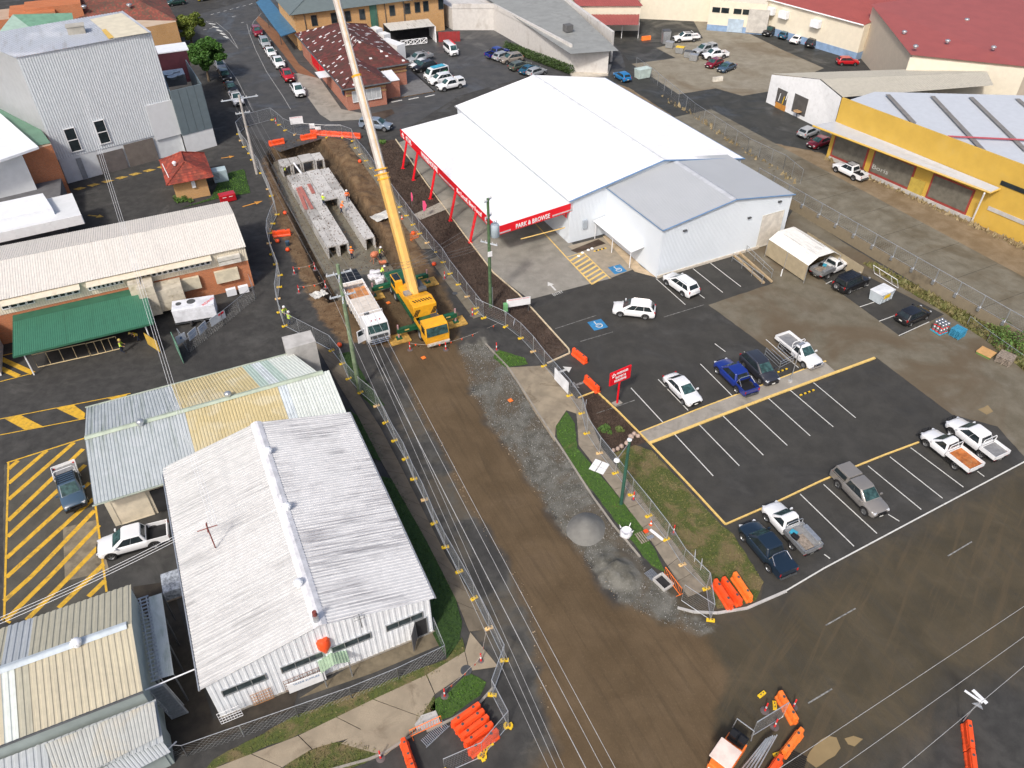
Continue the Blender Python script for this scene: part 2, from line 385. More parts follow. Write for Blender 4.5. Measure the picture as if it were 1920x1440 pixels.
asph=mixc(nt,ramp(nt,nA,.3,.72),(.036,.036,.035),(.062,.061,.058));asph=mixc(nt,mth(nt,'MULTIPLY',ramp(nt,nC,.5,.72),.5),asph,(.1,.097,.088));asph=mixc(nt,mth(nt,'MULTIPLY',ramp(nt,nD,.45,.8),.25),asph,(.13,.13,.125))
asph=mixc(nt,mth(nt,'MULTIPLY',ramp(nt,nB,.6,.75),.25),asph,(.016,.016,.017));asph=mixc(nt,mth(nt,'MULTIPLY',ramp(nt,noise(nt,P,.06,5,.6,1.0),.5,.68),.5),asph,(.034,.034,.034))
film=mixc(nt,ramp(nt,nC,.35,.65),(.06,.049,.029),(.088,.07,.041));nT=noise(nt,wpos(nt,R(-38),(1.4,.1,1)),1.0,5,.6,1.2);film=mixc(nt,mth(nt,'MULTIPLY',ramp(nt,nE,.4,.7),.4),film,(.055,.052,.042));film=mixc(nt,mth(nt,'MULTIPLY',ramp(nt,nT,.5,.68),.7),film,(.1,.075,.043));film=mixc(nt,mth(nt,'MULTIPLY',ramp(nt,nA,.6,.75),.5),film,(.04,.036,.028))
mud=mixc(nt,ramp(nt,nC,.3,.7),(.092,.062,.032),(.13,.09,.05));mud=mixc(nt,mth(nt,'MULTIPLY',ramp(nt,nE,.45,.7),.42),mud,(.058,.041,.023));mud=mixc(nt,mth(nt,'MULTIPLY',ramp(nt,nB,.5,.8),.35),mud,(.2,.145,.085))
grav=mixc(nt,ramp(nt,nA,.32,.68),(.088,.085,.07),(.165,.162,.142));grav=mixc(nt,mth(nt,'MULTIPLY',ramp(nt,nB,.54,.74),.5),grav,(.3,.3,.28));grav=mixc(nt,mth(nt,'MULTIPLY',ramp(nt,nC,.46,.6),.85),grav,(.1,.082,.058))
clay=mixc(nt,ramp(nt,nA,.3,.7),(.12,.07,.034),(.2,.135,.075));clay=mixc(nt,mth(nt,'MULTIPLY',ramp(nt,nB,.45,.7),.6),clay,(.045,.03,.02))
def soft(a,w,amp,nn):return ramp(nt,mth(nt,'ADD',attr(a),mth(nt,'MULTIPLY',mth(nt,'SUBTRACT',nn,.5),amp)),-w,w)
wet=ramp(nt,nC,.56,.7)
c=asph
c=mixc(nt,mth(nt,'MULTIPLY',soft('film',2.5,6.0,nC),.92),c,film)
c=mixc(nt,soft('grav2',.5,3.0,nA),c,mixc(nt,mth(nt,'MULTIPLY',ramp(nt,nC,.42,.62),.85),asph,grav))
c=mixc(nt,soft('grav',.35,2.2,nA),c,grav)
c=mixc(nt,soft('clay',.4,2.2,nA),c,clay)
c=mixc(nt,soft('mud',.6,3.4,nC),c,mud)
pitf=ramp(nt,attr('pit'),-.15,.45);c=mixc(nt,pitf,c,mixc(nt,ramp(nt,nA,.35,.65),(.05,.034,.02),(.1,.07,.042)))
c=mixc(nt,mth(nt,'MULTIPLY',ramp(nt,nD,.35,.8),.22),c,(.03,.024,.018));nt.links.new(c,bs.inputs['Base Color'])
rg=mth(nt,'SUBTRACT',.88,mth(nt,'MULTIPLY',wet,.42));nt.links.new(rg,bs.inputs['Roughness']);bs.inputs['Specular IOR Level'].default_value=.3
hh=mth(nt,'ADD',mth(nt,'MULTIPLY',nB,.5),mth(nt,'MULTIPLY',nD,.35));hh=mth(nt,'ADD',hh,mth(nt,'MULTIPLY',nE,.6));bumpn(nt,bs,hh,.5,.05)
VV=np.stack([X_,Y_,Z_],-1).reshape(-1,3)
ATT=dict(mud=sdm,film=sdf,grav=sdg,grav2=sdg2,clay=sdc,pit=sdt)
for k,(nm,kind)in enumerate((('ground','structure'),('road','structure'),('gravel_ground','structure'),('clay_ground','structure'),('dirt_road','structure'),('excavated_trench','structure'))):
 q=quads[cls==k];used=np.unique(q);mp=-np.ones(nU*nV,int);mp[used]=np.arange(len(used));me=bpy.data.meshes.new(nm)
 me.vertices.add(len(used));me.vertices.foreach_set('co',VV[used].ravel())
 me.loops.add(q.size);me.loops.foreach_set('vertex_index',mp[q].ravel());me.polygons.add(len(q));me.polygons.foreach_set('loop_start',np.arange(len(q))*4)
 try:me.polygons.foreach_set('loop_total',np.full(len(q),4))
 except Exception:pass
 me.update(calc_edges=True);me.polygons.foreach_set('use_smooth',[True]*len(q))
 for an,arr in ATT.items():
  a=me.attributes.new(an,'FLOAT','POINT');a.data.foreach_set('value',np.clip(arr.ravel()[used],-30,30))
 me.materials.append(gm);o=bpy.data.objects.new(nm,me);COL.objects.link(o);tag(o,kind=kind)
slab_m=PM('wet_slab',(.17,.155,.115),.5,var=.22,scale=.8,dirt=((.09,.07,.045),.7,.8),bump=.1)
mb=MB()
for u0,u1 in((75.6,82),(82.03,90),(90.03,100),(100.03,112),(112.03,119.5)):
 for v0,v1 in((13.6,17.4),(17.43,21.7)):
  mb.prism([LF(u0,v0),LF(u0,v1),LF(u1,v1),LF(u1,v0)],-1.75,-1.66)
tag(mb.build('trench_slab',slab_m),kind='structure')
# flat sheets
def sheet(name,poly,m,z=.02,kind='structure',thick=None,jag=0.0):
 poly=[Vector((p[0],p[1],0))for p in poly]
 if jag:
  out=[]
  for k,p in enumerate(poly):
   q=poly[(k+1)%len(poly)];n=max(1,int((q-p).length/.5))
   for j in range(n):
    w=p.lerp(q,j/n)
    if j:w+=Vector((random.uniform(-jag,jag),random.uniform(-jag,jag),0))
    out.append(w)
  poly=out
 a=sum(poly[k].x*poly[(k+1)%len(poly)].y-poly[(k+1)%len(poly)].x*poly[k].y for k in range(len(poly)))
 if a<0:poly=poly[::-1]
 bm=bmesh.new();vsx=[bm.verts.new((p.x,p.y,z))for p in poly];es=[bm.edges.new((vsx[k],vsx[(k+1)%len(vsx)]))for k in range(len(vsx))]
 bmesh.ops.triangle_fill(bm,use_beauty=True,use_dissolve=False,edges=es,normal=(0,0,1))
 for f in bm.faces:
  if f.normal.z<0:f.normal_flip()
 if thick:
  for k in range(len(vsx)):
   p,q=poly[k],poly[(k+1)%len(poly)]
   b1=bm.verts.new((p.x,p.y,z-thick));b2=bm.verts.new((q.x,q.y,z-thick));bm.faces.new((b1,b2,vsx[(k+1)%len(vsx)],vsx[k]))
 me=bpy.data.meshes.new(name);bm.to_mesh(me);bm.free();me.materials.append(m)
 o=bpy.data.objects.new(name,me);COL.objects.link(o);tag(o,kind=kind);return o
def asphm(name,a,b,spot,wetamt=.5,film=None):
 m,nt,bs=nodes(name);P=wpos(nt);nA=noise(nt,P,.5,7,.62,.3);nC=noise(nt,P,.13,6,.6,.8);nD=noise(nt,P,22,3,.7);nB=noise(nt,P,2.2,6,.65,.5)
 c=mixc(nt,ramp(nt,nA,.3,.72),a,b);c=mixc(nt,mth(nt,'MULTIPLY',ramp(nt,nD,.45,.85),.3),c,tuple(x*2.2 for x in b))
 c=mixc(nt,mth(nt,'MULTIPLY',ramp(nt,nC,.55,.72),.45),c,spot);c=mixc(nt,mth(nt,'MULTIPLY',ramp(nt,nB,.6,.78),.3),c,tuple(x*.5 for x in a))
 if film:c=mixc(nt,mth(nt,'MULTIPLY',ramp(nt,noise(nt,P,.09,5,.6,1.0),film[1],film[1]+.2),.8),c,film[0])
 nt.links.new(c,bs.inputs['Base Color']);nt.links.new(mth(nt,'SUBTRACT',.85,mth(nt,'MULTIPLY',ramp(nt,nC,.45,.65),wetamt)),bs.inputs['Roughness'])
 bs.inputs['Specular IOR Level'].default_value=.3;bumpn(nt,bs,nD,.3,.02);return m
cp_m=asphm('car_park_asphalt',(.038,.037,.034),(.055,.053,.048),(.11,.105,.095),.35)
st_m=asphm('street_asphalt',(.052,.054,.056),(.078,.078,.078),(.1,.1,.096),.45)
dk_m=asphm('wet_dark_asphalt',(.034,.036,.034),(.056,.056,.052),(.06,.06,.056),.5)
yd_m=asphm('yard_concrete',(.115,.1,.07),(.17,.152,.115),(.28,.265,.225),.2,film=((.115,.085,.052),.42))
cy_m=asphm('rear_yard_concrete',(.2,.175,.13),(.27,.245,.19),(.33,.3,.24),.2,film=((.16,.125,.08),.5))
lane_m=asphm('lane_concrete',(.13,.118,.088),(.2,.185,.145),(.1,.085,.06),.3,film=((.1,.08,.05),.44))
en_m=asphm('entry_concrete',(.2,.19,.165),(.29,.275,.24),(.12,.115,.1),.2)
drt_m=asphm('brown_dirt',(.16,.115,.065),(.24,.185,.12),(.3,.25,.17),.1)
mul_m=asphm('mulch_soil',(.035,.024,.018),(.085,.06,.045),(.13,.1,.08),.05)
def grassm(name,g,d,dry,lo):
 m,nt,bs=nodes(name);P=wpos(nt);nA=noise(nt,P,.55,6,.62,.5);nB=noise(nt,P,5,5,.7);nD=noise(nt,P,28,3,.8)
 c=mixc(nt,ramp(nt,nB,.3,.7),d,g);c=mixc(nt,mth(nt,'MULTIPLY',ramp(nt,nA,lo,lo+.2),.85),c,dry);c=mixc(nt,mth(nt,'MULTIPLY',ramp(nt,nD,.4,.8),.5),c,tuple(x*.45 for x in d))
 nt.links.new(c,bs.inputs['Base Color']);bs.inputs['Roughness'].default_value=.9;bumpn(nt,bs,nD,.8,.05);return m
gr_m=grassm('lush_grass',(.07,.14,.02),(.035,.08,.014),(.16,.13,.055),.58)
gd_m=grassm('dry_grass',(.1,.12,.022),(.055,.075,.018),(.2,.145,.075),.44)
gk_m=grassm('dark_painted_shade_grass',(.035,.08,.012),(.015,.042,.008),(.06,.055,.025),.62)  # dark grass; the warehouse shade is put into its colour on the side strips
sheet('street',pl((463,0),(330,40),(360,60),(400,70),(470,250),(525,285),(620,255),(765,240),(860,180),(1000,140),(1180,150),(1134,0),(1050,-40),(460,-40)),st_m,.012)
CP=pl((985,585),(1066,662),(1022,688),(1078,744),(1118,733),(1218,832),(1360,984),(1432,1095),(1425,1132),(1474,1108),(1545,1067),(1725,970),(1925,864),(1925,640),(1500,430),(1445,456),(1231,521),(1140,520))
sheet('car_park',CP,cp_m,.02)
sheet('yard_pavement',pl((1328,572),(1450,531),(1372,479),(1445,456),(1490,390),(1580,454),(1685,517),(1808,583),(1925,640),(1925,862),(1870,800),(1785,778),(1715,725),(1642,670),(1566,699),(1540,710),(1455,665)),yd_m,.028,jag=.04)
sheet('parking_strip',pl((1537,521),(1585,498),(1770,590),(1688,631)),cp_m,.036)
sheet('entry_floor',pl((747,268),(862,222),(1068,452),(1080,465),(1147,522),(993,562),(925,512)),en_m,.034)
sheet('accessible_bay',pl((1064,462),(1130,445),(1196,502),(1147,521)),PM('bay_concrete',(.3,.26,.2),.85,var=.12,dirt=((.18,.16,.13),.4,.8)),.042)
sheet('porch_floor',pl((1130,444),(1148,436),(1202,500),(1232,521),(1190,510)),PM('tan_concrete',(.46,.36,.24),.8),.05)
sheet('mulch_bed',pl((690,268),(740,262),(925,512),(972,552),(1066,657),(1028,680),(985,636),(945,603),(905,590),(878,556),(780,425),(700,300)),mul_m,.04,jag=.05)
sheet('mulch_bed',pl((1085,745),(1118,735),(1212,828),(1190,838),(1150,850),(1118,810),(1095,775)),mul_m,.045,jag=.05)
sheet('garden_path',pl((775,404),(846,371),(862,384),(788,414)),PM('plain_concrete',(.34,.31,.26),.85,var=.08),.13)
sheet('mulch_bed',pl((1070,470),(1122,449),(1136,457),(1082,475)),mul_m,.05)
sheet('driveway',pl((950,690),(1022,686),(1078,744),(1085,778),(1062,770),(1042,800),(1040,830),(1000,770),(972,722)),PM('driveway_concrete',(.27,.225,.16),.8,var=.2,scale=.6,dirt=((.1,.075,.045),.8,.45),bump=.2),.06)
GR={}
def gsheet(nm,poly,m,z=.05):o=sheet('grass',poly,m,z,'stuff',jag=.06);tag(o,nm,'grass');GR[nm]=poly;return o
gsheet('wide patch of half dry grass beside the lower car park',pl((1150,850),(1190,835),(1222,845),(1352,985),(1375,1002),(1432,1092),(1416,1128),(1345,1142),(1330,1110),(1215,960),(1165,893)),gd_m)
gsheet('narrow bright green grass strip between kerb and right footpath',pl((1062,772),(1042,800),(1045,822),(1078,880),(1118,930),(1158,983),(1222,1062),(1250,1075),(1205,990),(1150,920),(1082,840),(1078,795)),gr_m)
gsheet('small grass patch beside the soil heap and driveway',pl((930,655),(985,672),(990,683),(950,690),(925,672)),gr_m)
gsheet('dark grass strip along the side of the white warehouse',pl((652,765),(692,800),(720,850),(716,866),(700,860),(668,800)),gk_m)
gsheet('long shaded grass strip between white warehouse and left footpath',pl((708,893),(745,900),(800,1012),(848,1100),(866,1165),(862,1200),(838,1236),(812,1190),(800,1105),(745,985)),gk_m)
gsheet('grass strip outside the wire fence of the white warehouse',pl((400,1425),(560,1340),(838,1236),(866,1195),(872,1220),(850,1252),(560,1378),(380,1450)),gd_m)
gsheet('grass mound at the bottom edge by the footpath',pl((520,1450),(560,1418),(605,1396),(660,1388),(700,1400),(712,1418),(640,1450)),gd_m)
gsheet('bright grass corner behind the stacked orange barriers',pl((818,1310),(840,1300),(878,1262),(912,1280),(900,1305),(845,1345),(820,1352),(806,1330)),gr_m)
gsheet('little worn grass bit left of the kerb gully',pl((780,1340),(795,1322),(815,1306),(816,1345),(790,1362),(778,1352)),gd_m)
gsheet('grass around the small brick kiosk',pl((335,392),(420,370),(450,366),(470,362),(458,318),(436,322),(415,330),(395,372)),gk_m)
gsheet('weedy green bank along the foot of the retaining wall',pl((1618,495),(1700,545),(1760,580),(1850,640),(1925,700),(1925,642),(1808,585),(1749,554),(1685,519),(1640,494)),gd_m)
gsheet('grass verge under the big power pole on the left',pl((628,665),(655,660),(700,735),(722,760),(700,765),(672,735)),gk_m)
# left footpath and front path built of slabs
fp_m=PM('footpath_concrete',(.15,.125,.09),.85,var=.16,scale=.8,dirt=((.07,.055,.036),.7,.6),bump=.2,fine=.1)
fp2_m=PM('front_path_concrete',(.3,.25,.18),.85,var=.16,scale=.7,dirt=((.13,.1,.065),.65,.5),bump=.2,fine=.1)
def slabs(nm,Lp,Rp,m,z,step=1.9):
 root=bpy.data.objects.new(nm,None);COL.objects.link(root);tag(root,kind='structure');KIDS[root]=[]
 Lp=[at(*p)for p in Lp];Rp=[at(*p)for p in Rp]
 for k in range(len(Lp)-1):
  n=max(1,round(((Lp[k+1]-Lp[k]).length+(Rp[k+1]-Rp[k]).length)/2/step))
  for j in range(n):
   g=.012;a,b=(j+g)/n,(j+1-g)/n;zz=z+random.uniform(-.006,.006)
   q=[Lp[k].lerp(Lp[k+1],a),Rp[k].lerp(Rp[k+1],a),Rp[k].lerp(Rp[k+1],b),Lp[k].lerp(Lp[k+1],b)]
   mb=MB();mb.prism([(p.x,p.y)for p in q],z-.06,zz);mb.build('slab',m,root)
 return root
slabs('footpath',[(1078,748),(1082,790),(1085,835),(1150,918),(1205,990),(1252,1062),(1290,1120)],[(1090,748),(1108,790),(1128,840),(1185,912),(1232,975),(1280,1040),(1330,1105)],PM('grey_footpath',(.24,.205,.155),.85,var=.15,dirt=((.1,.085,.06),.6,.6),bump=.2),.07)
slabs('footpath',[(588,640),(625,705),(668,775),(712,860),(800,1015),(858,1130),(880,1185)],[(630,665),(672,738),(712,800),(745,862),(838,1045),(905,1150),(915,1180)],fp_m,.06)
slabs('footpath',[(655,272),(700,335),(760,425),(830,520),(888,598)],[(668,266),(716,333),(778,422),(846,515),(905,592)],PM('olive_footpath',(.17,.15,.11),.8,var=.15,dirt=((.09,.07,.04),.6,.6)),.05)
slabs('front_footpath',[(380,1450),(560,1380),(700,1312),(800,1266),(872,1222),(882,1186)],[(470,1475),(585,1405),(790,1345),(815,1302),(880,1258),(935,1250)],fp2_m,.06,3.2)
sheet('garden_path',pl((640,1395),(715,1340),(790,1345),(778,1368),(722,1418)),fp2_m,.055)
# kerbs
def kerb(pts,m,w=.15,h=.13,nm='kerb'):
 mb=MB();pts=[at(*p)for p in pts]
 for k in range(len(pts)-1):
  a,b=pts[k],pts[k+1];t=(b-a).normalized()*.004;n=Vector((-t.y,t.x,0)).normalized()*w/2
  mb.prism([(a-n+t)[:2],(b-n-t)[:2],(b+n-t)[:2],(a+n+t)[:2]],0,h)
 return tag(mb.build(nm,m),kind='structure')
cream_k=PM('cream_painted_kerb',(.6,.5,.34),.75,var=.12,dirt=((.3,.25,.17),.5,2))
kerb([(742,262),(800,345),(870,440),(925,512),(972,552),(1000,582),(1066,655),(1068,663),(1026,682)],cream_k,.14,.14)
kerb([(1084,747),(1118,734),(1160,773),(1218,832),(1290,908),(1360,984)],yel_p,.14,.13)
kerb([(1360,984),(1450,945),(1536,904)],yel_p,.14,.12);kerb([(1600,877),(1660,853),(1722,830)],yel_p,.14,.12)
kerb([(1536,904),(1600,877)],yel_p,.14,.12)
kerb([(906,640),(955,692),(1000,762),(1060,852),(1110,930),(1150,985),(1200,1045)],conc,.16,.1)
kerb([(1270,1140),(1300,1148),(1345,1150),(1400,1141),(1474,1109)],conc_l,.2,.1)
kerb([(800,1372),(850,1348),(900,1318),(925,1290)],conc,.16,.12);kerb([(600,1450),(690,1425),(722,1412),(790,1368)],conc,.16,.12)
median=pl((1201,812),(1217,832),(1430,750),(1566,698),(1545,680),(1420,727))
sheet('median_strip',median,conc,.12,thick=.12)
kerb([(1199,812),(1310,768),(1427,724),(1548,678)],yel_p,.14,.135);kerb([(1217,832),(1330,788),(1440,746),(1640,672)],yel_p,.26,.135)
# PAINTED MARKINGS
def marks(nm,segs,w,m,z=.045):
 mb=MB()
 for sg in segs:
  q=line('',[at(*p)for p in sg],w,m,z);i=len(mb.v);mb.v+=q.v;mb.f+=[tuple(i+k for k in f)for f in q.f];mb.m+=q.m
 return tag(mb.build(nm,m),kind='structure')
marks('bay_lines',[((1262,812),(1337,893)),((1309,795),(1386,874)),((1354,779),(1431,854)),((1398,763),(1476,836)),((1440,747),(1519,818)),((1481,732),(1562,801)),((1525,718),(1604,784)),((1183,728),(1245,795)),((1234,712),(1290,770)),((1313,683),(1375,745)),((1395,660),(1440,700)),((1436,637),(1497,690)),((1340,645),(1360,660)),((1500,927),(1601,1025)),((1544,909),(1644,1001)),((1627,874),(1727,956)),((1668,857),(1767,935)),((1707,840),(1806,914)),((1665,965),(1686,978)),((1545,1040),(1556,1048)),((1832,884),(1845,894)),((1230,523),(1285,572)),((1309,551),(1321,560)),((1299,504),(1355,549)),((1332,494),(1389,538)),((1593,548),(1628,535)),((1612,576),(1642,566)),((1648,603),(1678,592)),((1685,630),(1742,604)),((1548,533),(1560,527))],.1,wht_l,.052)
marks('bay_lines',[((1041,617),(1118,592)),((1088,641),(1149,623)),((1245,595),(1320,572)),((1118,776),(1190,751)),((1212,440),(1196,445))],.08,PM('worn_line_paint',(.2,.2,.19),.75,var=.5,scale=4),.05)
marks('edge_line',[((1474,1108),(1545,1066),(1725,970),(1925,864))],.12,wht_l,.05)
marks('road_lines',[((1735,1045),(1825,1016)),((1770,1040),(1823,1017)),((1548,1173),(1604,1141))],.1,PM('worn_line_paint'),.03)if False else marks('road_lines',[((1548,1173),(1604,1141)),((1777,1043),(1822,1016)),((1515,1319),(1560,1292))],.1,MAT['worn_line_paint'],.03)
marks('street_lines',[((463,45),(467,62),(480,95),(500,135),(530,180),(545,205)),((468,60),(476,40),(490,25)),((386,40),(420,62),(447,92)),((386,40),(405,42),(430,62),(447,92)),((412,105),(445,150),(475,210))],.09,PM('thin_line_paint',(.35,.35,.34),.75,var=.3,scale=2),.03)
marks('street_lines',[((392+i*7,44+i*6),(404+i*6,46+i*6.5))for i in range(5)],.5,wht_l,.033)
marks('street_lines',[((395+i*12,28-i*3.2),(401+i*12,26-i*3.2))for i in range(7)]+[((435,32),(442,30)),((452,43),(457,42)),((381,56),(387,55)),((393,54),(399,52))],.16,wht_l,.033)
marks('carpark_lines',[((734,192),(754,188)),((766,187),(785,183)),((797,182),(815,178))],.35,wht_l,.04)
marks('carpark_lines',[((735,186),(815,172)),((770,131),(815,172))],.18,PM('ochre_paint',(.5,.26,.06),.7),.05)
marks('driveway_lines',[((1004,420),(1062,483),(1110,534))],.16,yel_p,.05)
hb=[(1062,483),(1094,474),(1144,523),(1110,533)]
marks('hatched_bay',[(tuple(hb[0]),tuple(hb[1])),(hb[1],hb[2]),(hb[0],hb[3])],.12,yel_p,.06)
_h=[((1062+48*t,483+50*t),(1094+50*(t-.13),474+49*(t-.13)))for t in np.linspace(.14,1.0,8)]
marks('hatched_bay',_h,.3,yel_p,.058)
# left yard hatching
HA=[((13,868),(158,822)),((16,868),(8,1165)),((178,940),(200,1110)),((3,1160),(20,1168))]
sheet('hatched_yard',pl((8,872),(165,818),(205,1120),(4,1170)),asphm('worn_grey_asphalt',(.06,.057,.048),(.1,.094,.078),(.16,.15,.12),.3),.016,jag=.05)
marks('yellow_hatching',HA,.16,yel_h,.03)
hs=[]
hs=[((16,880),(34,864)),((16,907),(88,845)),((16,937),(139,830)),((15,977),(156,842)),((14,1007),(160,872)),((12,1047),(168,905)),((12,1083),(176,935)),((8,1127),(60,1080),(178,957)),((9,1165),(95,1080),(186,985)),((50,1163),(132,1080),(188,1022)),((110,1140),(172,1080),(194,1058)),((166,1119),(197,1089))]
marks('yellow_hatching',hs,.42,yel_h,.026)
marks('yellow_hatching',[((0,786),(245,738)),((0,816),(160,785))],.12,yel_h,.03)
mb=MB()
for q in(((8,785),(40,779),(83,801),(46,806)),((106,766),(138,759),(160,775),(158,786),(150,787)),((202,748),(240,738),(236,744),(210,750))):
 mb.face([(*at(*p)[:2],.028)for p in q][::-1])
tag(mb.build('yellow_hatching',yel_h),kind='structure')
marks('yellow_hatching',[((0,672),(62,700)),((0,690),(35,706))],.55,yel_h,.026);marks('yellow_hatching',[((0,668),(60,655)),((0,716),(62,700))],.12,yel_h,.03)
mb=MB()
for k in range(7):
 x=137+k*26;y=355-k*6.8
 mb.face([(*at(*p)[:2],.03)for p in((x,y),(x+14,y-4),(x+26,y-3),(x+10,y+2))][::-1])
tag(mb.build('yellow_hatching',PM('old_yellow_paint',(.4,.26,.05),.8,var=.4,scale=3)),kind='structure')
def arrow(nm,tail,head,m,w=.22,z=.04):
 a,b=at(*tail),at(*head);t=(b-a).normalized();n=Vector((-t.y,t.x,0));L=(b-a).length;mb=MB();h=min(1.1,L*.4)
 P_=[a-n*w/2,a+n*w/2,b-t*h+n*w/2,b-t*h+n*w*1.9,b,b-t*h-n*w*1.9,b-t*h-n*w/2];mb.face([(p.x,p.y,z)for p in P_][::-1]);return tag(mb.build(nm,m),kind='structure')
arrow('painted_arrow',(1042,545),(1027,529),wht_l);arrow('painted_arrow',(1044,700),(1072,689),wht_l,.3);arrow('painted_arrow',(1098,716),(1070,726),MAT['worn_line_paint'],.3)
arrow('painted_arrow',(165,404),(195,407),MAT['old_yellow_paint'],.25);arrow('painted_arrow',(455,388),(493,377),PM('orange_paint',(.55,.25,.04),.8),.25);arrow('painted_arrow',(415,297),(440,293),MAT['orange_paint'],.25)
def ground_text(t,a,b,h,m,z=.045):
 a,b=at(*a),at(*b);x=(b-a).normalized();y=Vector((-x.y,x.x,0));o=lettering(t,h,((a+b)/2).xy.to_3d()+Vector((0,0,z)),x,y,m,None,.001,name='painted_lettering',fitw=(b-a).length);return tag(o,kind='structure')
ground_text('ENTRY',(1037,554),(1055,547),.75,wht_l)
for(x,y)in((1158,506),(1121,610)):
 a=at(x-14,y+3);b=at(x+13,y-4);c_=(a+b)/2;t=(b-a).normalized();n=Vector((-t.y,t.x,0));mb=MB();s_=.85
 mb.face([(c_+t*s_*i+n*s_*j).xy.to_3d()+Vector((0,0,.052))for i,j in((-1,-1),(1,-1),(1,1),(-1,1))])
 tag(mb.build('accessible_symbol_panel',PM('blue_paint',(.03,.2,.42),.7,var=.2,dirt=((.2,.25,.3),.4,3))),kind='structure')
 mb=MB();f=lambda i,j:(c_+t*i+n*j).xy.to_3d()+Vector((0,0,.058))
 for k in range(14):
  a0,a1=[math.pi*(.95+1.35*q/14)for q in(k,k+1)];mb.face([f(.08+.42*math.cos(a0),-.16+.42*math.sin(a0)),f(.08+.42*math.cos(a1),-.16+.42*math.sin(a1)),f(.08+.3*math.cos(a1),-.16+.3*math.sin(a1)),f(.08+.3*math.cos(a0),-.16+.3*math.sin(a0))])
 for(x0,y0,x1,y1)in((-.16,-.1,-.04,.5),(-.1,.08,.3,.18),(.2,-.12,.42,-.02),(-.1,-.14,.22,-.04)):mb.face([f(x0,y0),f(x1,y0),f(x1,y1),f(x0,y1)])
 mb.face([f(-.1+.1*math.cos(k*.785),.6+.1*math.sin(k*.785))for k in range(8)])
 tag(mb.build('accessible_symbol',wht_l),kind='structure')
for p in((508,432),(517,450)):
 a=at(*p);
 tag(lettering('KEEP' if p[0]==508 else 'CLEAR',.5,(a.x,a.y,.04),LF(-1,.1),LF(.1,1),MAT['orange_paint'],None,.001,name='painted_lettering'),kind='structure')
lane=bpy.data.objects.new('lane',None);COL.objects.link(lane);tag(lane,kind='structure');KIDS[lane]=[]
for j,(v0,v1)in enumerate(((76.6,80.8),(80.82,85.0),(85.02,89.2))):
 for k in range(15):
  u0=18+k*5.6;z=.03+random.uniform(-.006,.006)
  mb=MB();mb.prism([RF(u0+.03,v0),RF(u0+5.57,v0),RF(u0+5.57,v1),RF(u0+.03,v1)],-.05,z);mb.build('slab',lane_m,lane)
sheet('dirt_strip',[RF(86,89.1),RF(80,93.2),RF(50,95.8),RF(18,98),RF(18,89.1)],drt_m,.018,jag=.15)
sheet('asphalt_yard',pl((1184,120),(1134,148),(1240,215),(1400,300),(1540,275),(1560,235),(1445,190),(1600,120),(1700,60),(1500,0),(1100,-20),(1150,80)),dk_m,.014)
sheet('rear_yard',pl((1184,120),(1267,109),(1230,90),(1262,82),(1318,72),(1298,35),(1318,28),(1370,38),(1402,62),(1470,95),(1545,128),(1440,172),(1392,180),(1342,166),(1272,177)),cy_m,.026)
sheet('gravel_strip',pl((1130,150),(1150,155),(1180,165),(1330,262),(1500,350),(1495,385),(1470,370),(1300,262)),drt_m,.02,jag=.1)
sheet('pub_pavement',pl((700,160),(770,130),(816,172),(735,186)),PM('grey_paving',(.16,.16,.16),.75),.05)
sheet('brick_footpath',pl((485,30),(520,60),(560,120),(600,150),(585,152),(560,140),(530,100),(480,38)),BR('paving_brick',(.2,.09,.045),(.25,.12,.06),(.1,.07,.05)),.05)
sheet('street_footpath',pl((560,138),(600,148),(640,205),(690,215),(680,225),(620,228),(600,215),(575,180),(545,140)),conc,.06)
sheet('kerb_garden',pl((690,215),(735,205),(740,213),(722,222),(700,222)),mul_m,.06)
sheet('yard_slab',pl((0,420),(0,300),(60,270),(130,360)),en_m,.03)
sheet('front_yard',pl((560,1310),(654,1251),(780,1200),(820,1180),(836,1205),(700,1262)),PM('stained_concrete',(.14,.115,.075),.8,var=.25,dirt=((.05,.04,.025),.7,.5)),.02)
sheet('side_yard',pl((250,1100),(320,1090),(400,1350),(560,1290),(550,1330),(330,1420),(290,1300)),PM('dark_mud',(.035,.028,.02),.8,var=.3),.02)
sheet('hatched_pad',pl((118,990),(180,975),(205,1070),(122,1090)),PM('patched_concrete',(.2,.17,.12),.8,var=.25,dirt=((.06,.05,.035),.8,.6)),.02)
for k,q in enumerate((((1510,1425),(1530,1395),(1552,1380),(1568,1383),(1576,1403),(1565,1418),(1530,1440)),((1583,1385),(1600,1380),(1618,1386),(1602,1400),(1590,1396)),((1833,768),(1852,760),(1862,772),(1850,778)))):
 sheet('puddle',pl(*q),PM('muddy_puddle',(.27,.2,.1),.2,var=.1,scale=.4),.034,jag=.07)
def gable_building():pass
def sheets_roof(root,a,b,c,d,m,sw=.76,pitch=.19,dep=.03,name='roof_sheet',mats=None,seed=0,thick=.03):
 """roof slope of separate ribbed sheets: a->b along the eave, a->d up the slope (world points)"""
 a,b,c,d=map(Vector,(a,b,c,d));n=max(1,round((b-a).length/sw));r=random.Random(seed)
 M=(Matrix.Translation(root.location)@Matrix.Rotation(root.rotation_euler.z,4,'Z')).inverted()
 nr=(b-a).cross(d-a).normalized()
 for k in range(n):
  f,g=k/n,(k+1)/n;o=nr*(r.uniform(-.004,.004)+(k%2)*.004)
  mb=MB();mb.corr(a.lerp(b,f)+o,a.lerp(b,g)+o,d.lerp(c,g)+o,d.lerp(c,f)+o,pitch,dep)
  mm=m if mats is None else mats(k,n,r);mb.build(name,mm,root,world=True)
